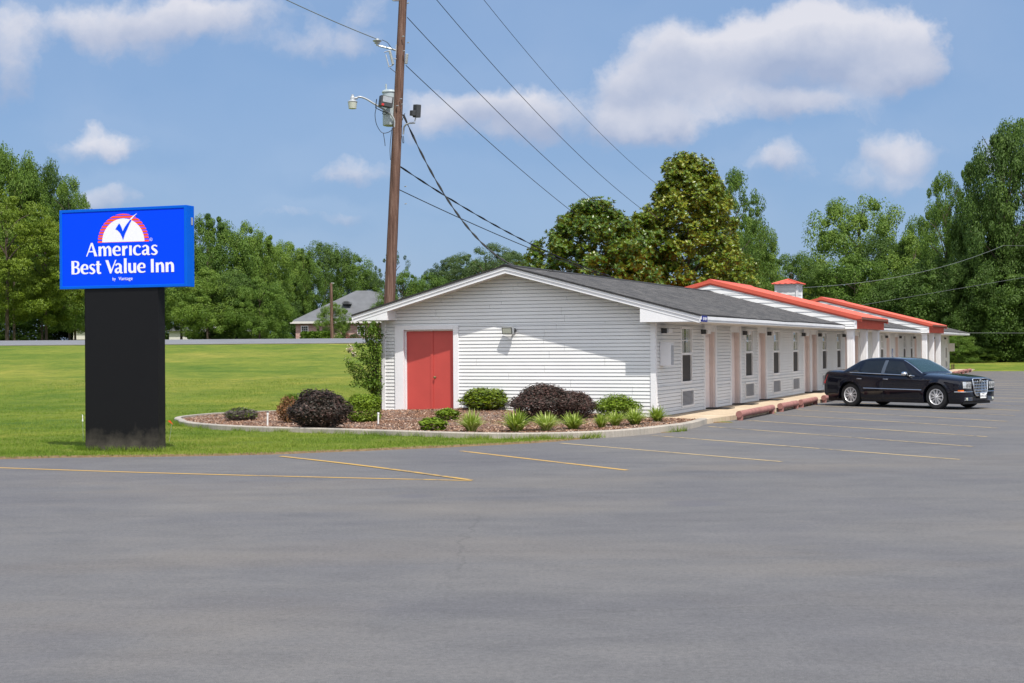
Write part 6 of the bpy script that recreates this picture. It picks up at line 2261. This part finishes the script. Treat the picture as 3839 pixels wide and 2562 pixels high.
TW = twig_mesh(4)
def shrub(x0, x1, yt, yb, meshes, label, group=None, name='shrub', depth=None, cat='shrub', zg=None, lift=0):
    u = (x0 + x1) / 2 * d2
    z0 = .14
    for _ in range(4):
        p = atz(u, (yb - 4) * d2, z0); lx, ly = toL(p)
        z0 = mulch_z(lx, ly) if zg is None else zg
    wid = (x1 - x0) * d2 / FPX * p.y; h = atY(u, yt * d2, p.y).z - z0
    # the visible foot is the near side; move the centre back by half the depth
    dep = depth or wid
    dirv = Vector((p.x, p.y, 0)).normalized(); c = p + dirv * dep * .36
    lx, ly = toL(c)
    if -8.2 < lx < .3 and ly > -.5 * wid - .06:
        c = c + dirv * (-.5 * wid - .06 - ly); lx, ly = toL(c)
    if zg is None: z0 = mulch_z(lx, ly)
    h = atY(u, yt * d2, c.y).z - z0; wid = (x1 - x0) * d2 / FPX * c.y
    t = thing(name, label, cat, (c.x, c.y, z0 - .02), (x0 * .7) % 6.28, group)
    for me in meshes:
        o = bpy.data.objects.new('stems' if me is TW else 'foliage', me); C.objects.link(o); o.parent = t; o.scale = (wid, wid, h)
    return t


SM = {'pur': shrub_mesh(1, 13000, .030, G['purple'], jit=.5), 'pur2': shrub_mesh(2, 15000, .026, G['purple'], jit=.5), 'box': shrub_mesh(3, 8000, .042, G['box'], 'flat'),
      'boxs': shrub_mesh(4, 1300, .085, G['box'], 'flat', 1.9), 'lime': shrub_mesh(5, 3600, .042, G['lime'], 'round', 2.2, .6, .9), 'grey': shrub_mesh(6, 4200, .035, G['greybush'], 'round', 2.4, .6, 1.),
      'greyg': shrub_mesh(7, 900, .05, G['box']), 'nan': shrub_mesh(8, 1800, .045, G['liny'], 'round', 2.2, .4, 1.), 'priv': shrub_mesh(9, 6500, .035, G['box'], 'round', 1.6, .45), 'az': shrub_mesh(10, 420, .10, G['lime'], 'flat', 2., .6, .8)}
shrub(515, 592, 934, 970, [SM['grey'], SM['greyg'], TW], 'low twiggy grey shrub with green leaves at the tip of the planting bed')
shrub(634, 690, 908, 976, [SM['nan'], TW], 'orange and red nandina behind the purple shrub')
shrub(650, 690, 903, 940, [SM['priv'], TW], 'small green shrub above the orange nandina', zg=.04)
shrub(665, 801, 892, 991, [SM['pur'], TW], 'big round purple shrub in the bed near the black sign post', 'purple shrubs in the planting bed')
shrub(797, 876, 901, 974, [SM['box'], TW], 'square clipped glossy green shrub beside the big purple one')
shrub(893, 941, 921, 944, [SM['az'], TW], 'thin open shrub with pale leaves at the foot of the red door')
shrub(962, 1026, 957, 993, [SM['boxs'], TW], 'small bright green shrub near the curb below the red door')
shrub(1001, 1054, 936, 968, [SM['boxs'], TW], 'small dark green shrub in front of the red door')
shrub(1056, 1167, 888, 940, [SM['lime'], TW], 'yellow-green shrub against the white wall right of the red door')
shrub(1172, 1325, 881, 973, [SM['pur2'], TW], 'widest purple shrub in front of the white wall', 'purple shrubs in the planting bed')
shrub(1275, 1364, 896, 967, [SM['pur'], TW], 'smaller purple shrub joined to the right of the widest one', 'purple shrubs in the planting bed')
shrub(1362, 1470, 904, 960, [SM['priv'], TW], 'loose rounded green shrub near the motel corner')


# striped grass clumps
def clump_mesh(seed, n=260, wdt=.017):
    rng = np.random.default_rng(seed); V, F_, T_ = [], [], []
    for i in range(n):
        th = rng.uniform(0, 6.28); lean = rng.uniform(.15, 1.0); Ln = rng.uniform(.7, 1.15)
        d = np.array([math.cos(th), math.sin(th), 0]); s_ = np.array([-d[1], d[0], 0])
        base = d * rng.uniform(0, .10); w = wdt * rng.uniform(.7, 1.3)
        prev = None; tt = rng.uniform(0, 1)
        for k in range(5):
            t = k / 4; out = lean * .62 * Ln * (t ** 1.1); z = Ln * (.98 * t - .66 * lean * t * t)
            p = base + d * out + np.array([0, 0, z]); ww = w * (1 - t ** 2) + .002
            V += [p + s_ * ww, p - s_ * ww]
            if k:
                m = len(V); F_.append((m - 4, m - 3, m - 1, m - 2)); T_.append(tt)
    return np_mesh('blades', np.array(V), np.array(F_), G['lir'], np.array(T_))


CM = [clump_mesh(1), clump_mesh(2, 210), clump_mesh(3, 300)]
lir = [(1082, 57, 953, 997), (1184, 70, 953, 996), (1254, 60, 958, 994), (1315, 56, 957, 991), (1380, 38, 957, 987), (1412, 48, 952, 983), (1457, 52, 945, 980), (1508, 48, 942, 973)]
llabs = ['first grass clump of the row, below the red door, set apart from the others', 'second and widest grass clump of the row, below the widest purple shrub', 'third grass clump of the row by the curb', 'fourth grass clump of the row by the curb', 'fifth grass clump, the smallest and palest of the row', 'sixth grass clump, overlapping the pale one', 'seventh grass clump of the row, below the loose green shrub', 'last grass clump, alone at the motel corner']
for i, (u, w, yt, yb) in enumerate(lir):
    z0 = .12
    for _ in range(3):
        p = atz(u * d2, (yb - 6) * d2, z0); lx, ly = toL(p); z0 = mulch_z(lx, ly)
    h = (yb - yt) * d2 / FPX * p.y; wid = w * d2 / FPX * p.y
    o = bpy.data.objects.new('grass_clump', CM[i % 3]); C.objects.link(o); o.location = (p.x, p.y, z0 - .01); o.rotation_euler = (0, 0, i * 1.3); o.scale = (wid * 1.45, wid * 1.45, h * 1.35)
    tag(o, llabs[i], 'plant', 'striped grass clumps along the curb')

# crepe myrtle by the left corner: arching sprays
def spray_tree():
    base = atY(868 * d2, 905 * d2, 39.2); t = thing('flowering_shrub', 'leafy crepe myrtle with a pale flower head beside the motel corner', 'shrub', (base.x, 39.2, .1))
    rng = np.random.default_rng(9); cen, nr, fc = [], [], []
    b = MB()
    tips = [(800, 803), (795, 829), (800, 850), (812, 880), (820, 742), (828, 760), (838, 742), (846, 768), (858, 742), (868, 745), (874, 765), (812, 865), (838, 885), (850, 780), (868, 800), (820, 790), (832, 815), (806, 842), (860, 745), (862, 880), (844, 870)]
    roots = Vector((0, 0, 0))
    o0 = Vector((base.x, 39.2, .1))
    for i, (u, v) in enumerate(tips):
        dy = rng.uniform(-.35, .35)
        e = atY(u * d2, v * d2, 39.2 + dy) - o0
        m_ = Vector((e.x * .35, e.y * .4, e.z * .60 + .25))
        pts = smooth_path([tuple(roots), tuple(m_), tuple(e)], 8)
        b.tube(pts, [.012 - .009 * k / (len(pts) - 1) for k in range(len(pts))], 5)
        for k in range(4, len(pts)):
            nl = 17
            for q in range(nl):
                off = rng.normal(0, .055, 3); c_ = np.array(pts[k]) + off; cen.append(c_); nr.append(off / (np.linalg.norm(off) + 1e-6) + np.array([0, 0, .4]))
    b.build('stems', MT['bark'], t)
    cen = np.array(cen); nr = np.array(nr)
    v, f = leaf_quads(rng, cen, nr, .038, 1.9, .6)
    me = np_mesh('foliage', v, f, G['house'], rng.uniform(.2, 1, len(f))); o = bpy.data.objects.new('foliage', me); C.objects.link(o); o.parent = t
    cen = []
    for (u, v_, n_) in ((804, 800, 90), (797, 827, 20), (812, 812, 40)):
        q = atY(u * d2, v_ * d2, 39.0) - o0; cen += list(np.array(q) + rng.normal(0, 1, (n_, 3)) * np.array([.05, .05, .055]))
    v, f = leaf_quads(rng, np.array(cen), rng.normal(0, 1, (len(cen), 3)), .028, 1.2)
    me = np_mesh('flower_head', v, f, G['flower'], rng.uniform(0, 1, len(f))); o = bpy.data.objects.new('flower_head', me); C.objects.link(o); o.parent = t


spray_tree()

# ------------------------------------------------------------------ small things in the bed and lawn
for i, (u, yt, yb, lab) in enumerate(((614, 943, 975, 'white plastic riser pipe with black cap left of the big purple shrub'), (868, 943, 973, 'white plastic riser pipe in front of the square green shrub'))):
    p = atz(u * d2, yb * d2, .12); h = (yb - yt) * d2 / FPX * p.y
    t = thing('sprinkler_riser', lab, 'pipe', (p.x, p.y, .1), 0, 'white riser pipes in the planting bed')
    b = MB(); b.tube([(0, 0, 0), (.005, 0, h * .92)], .021, 10); b.lathe([(.027, h * .78), (.027, h * .92), (.02, h * .93)], (.004, 0, 0), 'z', 10); b.build('pipe', MT['pvc'], t, smooth=40)
    if i == 0:
        b = MB(); b.lathe([(.026, h * .93), (.026, h), (.015, h * 1.01)], (.005, 0, 0), 'z', 10); b.build('cap', MT['plastic'], t, smooth=40)
for (u, v, mat, lab, tilt) in ((312, 1584, 'flagwhite', 'small white marker flag in the lawn left of the black sign post', -.1), (634, 1592, 'orange', 'small orange marker flag leaning right of the black sign post', .5)):
    Yf = 29.6; p = atY(u, v, Yf); t = thing('marker_flag', lab, 'marker flag', (p.x, Yf, .02), 0, 'marker flags in the lawn')
    h = p.z + .02
    b = MB(); b.tube([(0, 0, 0), (tilt * .12, 0, h)], .003, 5); b.build('stake', MT['galv'], t)
    b = MB(); b.poly([(tilt * .12, -.002, h), (tilt * .12 + .012, -.002, h + .10), (tilt * .12 - .012, -.002, h + .13)]) if mat == 'flagwhite' else b.poly([(-.02, -.002, h + .02), (.085, -.002, h - .045), (.02, -.002, h + .05)])
    b.prism([(tilt * .12 - .014, h - .02), (tilt * .12 + .016, h - .02), (tilt * .12 + .002, h + .11)] if mat == 'flagwhite' else [(-.03, h + .035), (.09, h - .05), (.02, h + .05)], 'y', -.004, -.001)
    b.build('flag', MT[mat], t)

# ------------------------------------------------------------------ grass blades on the near lawn
def blades(n, seed, sampler, hmin, hmax, wd, name, label):
    rng = np.random.default_rng(seed)
    P_ = sampler(rng, n)
    n = len(P_); h = rng.uniform(hmin, hmax, n)[:, None]; th = rng.uniform(0, 6.28, n)
    s_ = np.stack([np.cos(th), np.sin(th), np.zeros(n)], 1) * wd * rng.uniform(.6, 1.3, n)[:, None]
    ln = rng.normal(0, .45, (n, 3)); ln[:, 2] = 1; tip = P_ + ln * h
    v = np.stack([P_ - s_, P_ + s_, tip], 1).reshape(-1, 3); f = np.arange(n * 3).reshape(n, 3)
    me = np_mesh(name, v, f, G['grass'], np.clip(rng.uniform(0, 1, n) * .6 + .4 * (.5 + .5 * np.sin(P_[:, 0] * .9 + np.sin(P_[:, 1] * 1.3))), 0, 1))
    o = bpy.data.objects.new(name, me); C.objects.link(o); return tag(o, label, 'grass', kind='stuff')


bedW = np.array([[L(p[0], p[1]).x, L(p[0], p[1]).y] for p in bed_l] + [[L(-8, 0).x, L(-8, 0).y], [L(1.4, 0).x, L(1.4, 0).y]])
def lawn_sampler(rng, n):
    m = n * 2
    y = 25 + (rng.uniform(0, 1, m) ** 1.6) * 32; x = rng.uniform(-.47, .12, m) * y
    d = sdist(x, y, LOTP); db = sdist(x, y, bedW)
    ok = (d > .02) & (db > .03) & (rng.uniform(0, 1, m) < np.clip(.35 + d * 1.5, 0, 1)); x, y = x[ok][:n], y[ok][:n]
    return np.stack([x, y, rise(x, y) * sstep(sdist(x, y, LOTP) / 3.) + .02], 1)
blades(230000, 4, lawn_sampler, .025, .06, .006, 'grass', 'short mown lawn grass around the sign and planting bed')
def edge_sampler(rng, n):
    # tufts against the outer curb face and at the tarmac edge, and round the post
    out = []
    for i in range(70):
        k = rng.integers(20, 66); p = Vector(bed_l[k]).lerp(Vector(bed_l[k + 1]), rng.uniform(0, 1)); c = L(p.x, p.y) ; nrm_ = (Vector((c.x, c.y, 0)) - L(-5, -3)).normalized()
        c = c + nrm_ * rng.uniform(.03, .12)
        q = rng.normal(0, .05, (40, 2)); out.append(np.stack([c.x + q[:, 0] * 1.8, c.y + q[:, 1], np.full(40, .02)], 1))
    for i in range(30):
        f_ = rng.uniform(-.1, 1.1); c = Vector((sp_.x, sp_.y, 0)) + Vector((math.cos(SA), math.sin(SA), 0)) * PW * f_ + Vector((.0, -.05, 0))
        q = rng.normal(0, .04, (40, 2)); out.append(np.stack([c.x + q[:, 0] * 2, c.y + q[:, 1], np.full(40, .02)], 1))
    return np.concatenate(out)
blades(0, 5, edge_sampler, .05, .15, .006, 'tall_grass', 'taller unmown grass against the curb and sign post')
wr = [(2005, 1650, .09), (2100, 1651, .14), (1980, 1652, .12), (2225, 1643, .16), (2195, 1646, .1), (1960, 1655, .13), (1900, 1655, .10), (2560, 1617, .07), (2535, 1620, .05)]
def weed_sampler(rng, n):
    out = []
    for (u, v, h_) in wr:
        p = atz(u, v, 0); q = rng.normal(0, .045, (50, 2)); out.append(np.stack([p.x + q[:, 0] * 1.6, p.y - .03 + q[:, 1] * .4, np.full(50, .0)], 1))
    return np.concatenate(out)
blades(0, 6, weed_sampler, .05, .17, .007, 'weeds', 'weeds growing in the joint between curb and tarmac')

# ------------------------------------------------------------------ brick house across the road
YH = 188.
hp = atY(1092, 1281, YH); zh = atY(1100, 1283, YH).z
hz = zh
house = thing('brick_house', 'brick house with a steep grey hip roof across the road', 'house', (hp.x, YH, hz), 0)
ez = atY(1150, 1206, YH).z - hz; rz_ = atY(1340, 1083, YH).z - hz
Wd = 23.; Dp = 13.
b = MB(); b.box(0.6, Wd, 0, Dp, -.5, ez)
wl = b.build('wall', MT['brick'], house); with_uv(wl, lambda c, nn: ((c.x if abs(nn.y) > .5 else c.y), c.z))
b = MB()
rx0 = (1316 - 1092) / FPX * YH; rx1 = (1368 - 1092) / FPX * YH
A_ = [(-.0, -.6), (Wd + .6, -.6), (Wd + .6, Dp + .6), (-.0, Dp + .6)]
r1, r2 = (rx0, Dp / 2, rz_), (rx1, Dp / 2, rz_)
low = (Wd * .60, Dp / 2 - .5, ez + (rz_ - ez) * .58); low2 = (Wd * .85, Dp / 2, ez + (rz_ - ez) * .5)
b.poly([(A_[0][0], A_[0][1], ez), (A_[1][0] * .55, A_[1][1], ez), r2, r1])
b.poly([(A_[1][0] * .55, A_[1][1], ez), low, r2])
b.poly([(A_[1][0] * .55, A_[1][1], ez), (A_[1][0], A_[1][1], ez), low2, low])
b.poly([(A_[1][0], A_[1][1], ez), (A_[2][0], A_[2][1], ez), low2])
b.poly([r1, r2, low, low2, (A_[2][0], A_[2][1], ez), (A_[3][0], A_[3][1], ez)])
b.poly([(A_[3][0], A_[3][1], ez), (A_[0][0], A_[0][1], ez), r1])
rf = b.build('roof', MT['house_roof'], house, fix=True)
b = MB(); b.box(-.05, Wd + .65, -.65, -.45, ez - .28, ez); b.box(-.05, .1, -.4495, Dp, ez - .28, ez); b.box(.1005, Wd + .6, -.4495, .05, ez - .30, ez - .27)
b.build('cornice', MT['soffit'], house)
b = MB()
vu = (1292 - 1092) / FPX * YH; vz = ez + (rz_ - ez) * .60; vy = -.6 + (Dp / 2 + .6) * .60
b.prism([(vu + .62 * math.cos(t), vz - .25 + .45 * math.sin(t)) for t in np.linspace(0, PI, 14)], 'y', vy - 1.6, vy)
b.build('roof_vent', MT['house_roof'], house)
b = MB()
for i in range(3): b.box(vu - .45 + .08 * i, vu + .45 - .08 * i, vy - 1.62, vy - 1.601, vz - .2 + i * .11, vz - .14 + i * .11)
b.build('vent_slats', MT['darkgrey'], house)
for u0 in (1129, 1340):
    w0_ = (u0 - 1092) / FPX * YH; ww = .62
    zt_, zb2_ = atY(u0, 1225, YH).z - hz, atY(u0, 1255, YH).z - hz
    b = MB(); b.box(w0_, w0_ + 1.3 * ww * 1.2, -.05, -.001, zb2_ - .05, zt_ + .1); wf = b.build('window', MT['white'], house)
    b = MB(); b.box(w0_ + .1, w0_ + 1.3 * ww * 1.2 - .1, -.07, -.0505, zb2_ + .04, zt_); b.build('pane', MT['black'], wf)
    b = MB()
    for k in range(1, 3): xx = w0_ + .1 + (.77) * k / 3; b.box(xx - .015, xx + .015, -.08, -.0705, zb2_ + .04, zt_)
    for k in range(1, 4): z_ = zb2_ + .04 + (zt_ - zb2_ - .04) * k / 4; b.box(w0_ + .1, w0_ + .87, -.083, -.0805, z_ - .015, z_ + .015)
    b.build('muntins', MT['white'], wf)
# greenery and things round the house
tree('m', 765, 697, 56, 168, 'small round tree standing in front of the brick house', zb=ground_z(-20, 168), group=None, trunk='low')
SMH = shrub_mesh(21, 2600, .05, G['house']); SMP = shrub_mesh(22, 2600, .05, G['pink']); SMC = shrub_mesh(23, 3000, .04, G['house'], 'round', 1.5, .8)
def far_shrub(me, u0, u1, vt, vb, Y, label, name='shrub', group=None, cat='shrub', stem=False):
    z0 = ground_z(((u0 + u1) / 2 * d2 - U0) / FPX * Y, Y)
    p = atY((u0 + u1) / 2 * d2, vb * d2, Y); t_ = atY((u0 + u1) / 2 * d2, vt * d2, Y)
    wid = (u1 - u0) * d2 / FPX * Y; o = bpy.data.objects.new(name, me); C.objects.link(o)
    o.location = (p.x, Y, p.z - .1); o.scale = (wid, wid * .8, (t_.z - p.z) * 1.0); return tag(o, label, cat, group)
far_shrub(SMC, 640, 672, 760, 785, 150, 'round topiary bush left of the brick house', 'topiary_bush', cat='bush')
far_shrub(SMC, 636, 650, 774, 784, 146, 'small ball-shaped bush left of the topiary bush', 'topiary_bush', 'small ball bushes by the house', 'bush')
far_shrub(SMC, 657, 676, 772, 784, 146, 'small ball-shaped bush below the topiary bush', 'topiary_bush', 'small ball bushes by the house', 'bush')
far_shrub(SMP, 780, 806, 762, 785, 172, 'bush with pink flowers right of the thin wooden pole', 'flowering_bush', 'pink flowering bushes by the house', 'bush')
far_shrub(SMP, 800, 830, 764, 785, 172, 'second pink flowering bush nearer the motel eave', 'flowering_bush', 'pink flowering bushes by the house', 'bush')
far_shrub(SMC, 843, 868, 736, 784, 150, 'pointed dark green bush seen below the motel eave', 'conical_bush', cat='bush')
# clipped hedge
rng = np.random.default_rng(31); n = 5200
hx0, hx1 = (694 - 1175) * d2 / FPX * 165, (760 - 1175) * d2 / FPX * 165; zt_ = atY(720 * d2, 765 * d2, 165).z; zb_ = atY(720 * d2, 784 * d2, 165).z - .2
c = np.stack([rng.uniform(hx0, hx1, n), 165 + rng.uniform(-.8, .8, n), rng.uniform(zb_, zt_, n)], 1)
face_ = rng.integers(0, 3, n); c[face_ == 0, 2] = zt_; c[face_ == 1, 1] = 164.2
nrm_ = np.zeros((n, 3)); nrm_[face_ == 0, 2] = 1; nrm_[face_ != 0, 1] = -1
c += rng.normal(0, .06, c.shape); o0 = np.array([(hx0 + hx1) / 2, 165, zb_])
v, f = leaf_quads(rng, c - o0, nrm_, .22, 1.4); me = np_mesh('hedge', v, f, G['house'], rng.uniform(0, 1, n)); o = bpy.data.objects.new('hedge', me); C.objects.link(o); o.location = o0
tag(o, 'clipped bright green hedge along the brick house front', 'hedge')
# thin pole by the road
q = atY(762 * d2, 783 * d2, 108.); qt = atY(760 * d2, 647 * d2, 108.)
t = thing('wooden_pole', 'thin bare wooden pole by the road in front of the brick house', 'utility pole', (q.x, 108., q.z - .1))
b = MB(); m = 8; dq = qt - q; b.tube([dq * (i / m) for i in range(m + 1)], [.13 - .035 * i / m for i in range(m + 1)], 10); b.build('shaft', MT['wood'], t, smooth=60)
b = MB(); b.tube([dq, dq + Vector((.22, 0, -.02))], .02, 5); b.build('bracket', MT['galv'], t)

# white car glimpsed between the trunks
vc = atY(848, 1256, 132.); van = thing('parked_van', 'white van glimpsed between the tree trunks beyond the road', 'van', (vc.x, 132., vc.z - .1))
b = MB(); b.prism([(-2.2, .35), (2.3, .35), (2.3, .9), (1.7, 1.05), (1.0, 1.55), (-1.9, 1.6), (-2.2, 1.3)], 'y', -.85, .85)
b.build('body', MT['white'], van, bevel=.06)
b = MB(); b.prism([(1.55, 1.05), (.98, 1.48), (-.1, 1.5), (-.1, 1.05)], 'y', -.86, .86); b.build('window', MT['black'], van)
for x in (-1.4, 1.5):
    for s_ in (-1, 1):
        b = MB(); b.lathe([(.2, -.1), (.33, -.09), (.33, .09), (.2, .1)], (x, s_ * .8, .33), 'y', 16); b.build('wheel', MT['tyre'], van)
# pale sheds showing between the trunks
for i, (u, v0_, v1_, w, lab) in enumerate(((670, 1242, 1262, 36, 'pale shed wall glimpsed through the trees just right of the black post'), (335, 1236, 1262, 60, 'pale wall glimpsed behind the black sign post'))):
    a_ = atY(u, v1_, 140.); c_ = atY(u, v0_, 140.)
    t = thing('shed', lab, 'shed', (a_.x, 140., a_.z - .3), 0, 'pale sheds behind the trees')
    b = MB(); wd = w / FPX * 140; hh = c_.z - a_.z + .3; b.box(-wd, wd, 0, 3, 0, hh); b.build('wall', MT['soffit'], t)
    b = MB(); b.prism([(-wd - .3, hh), (wd + .3, hh), (0, hh + .7)], 'y', -.3, 3.3); b.build('roof', MT['house_roof'], t)

print('objects', len(scene.objects))
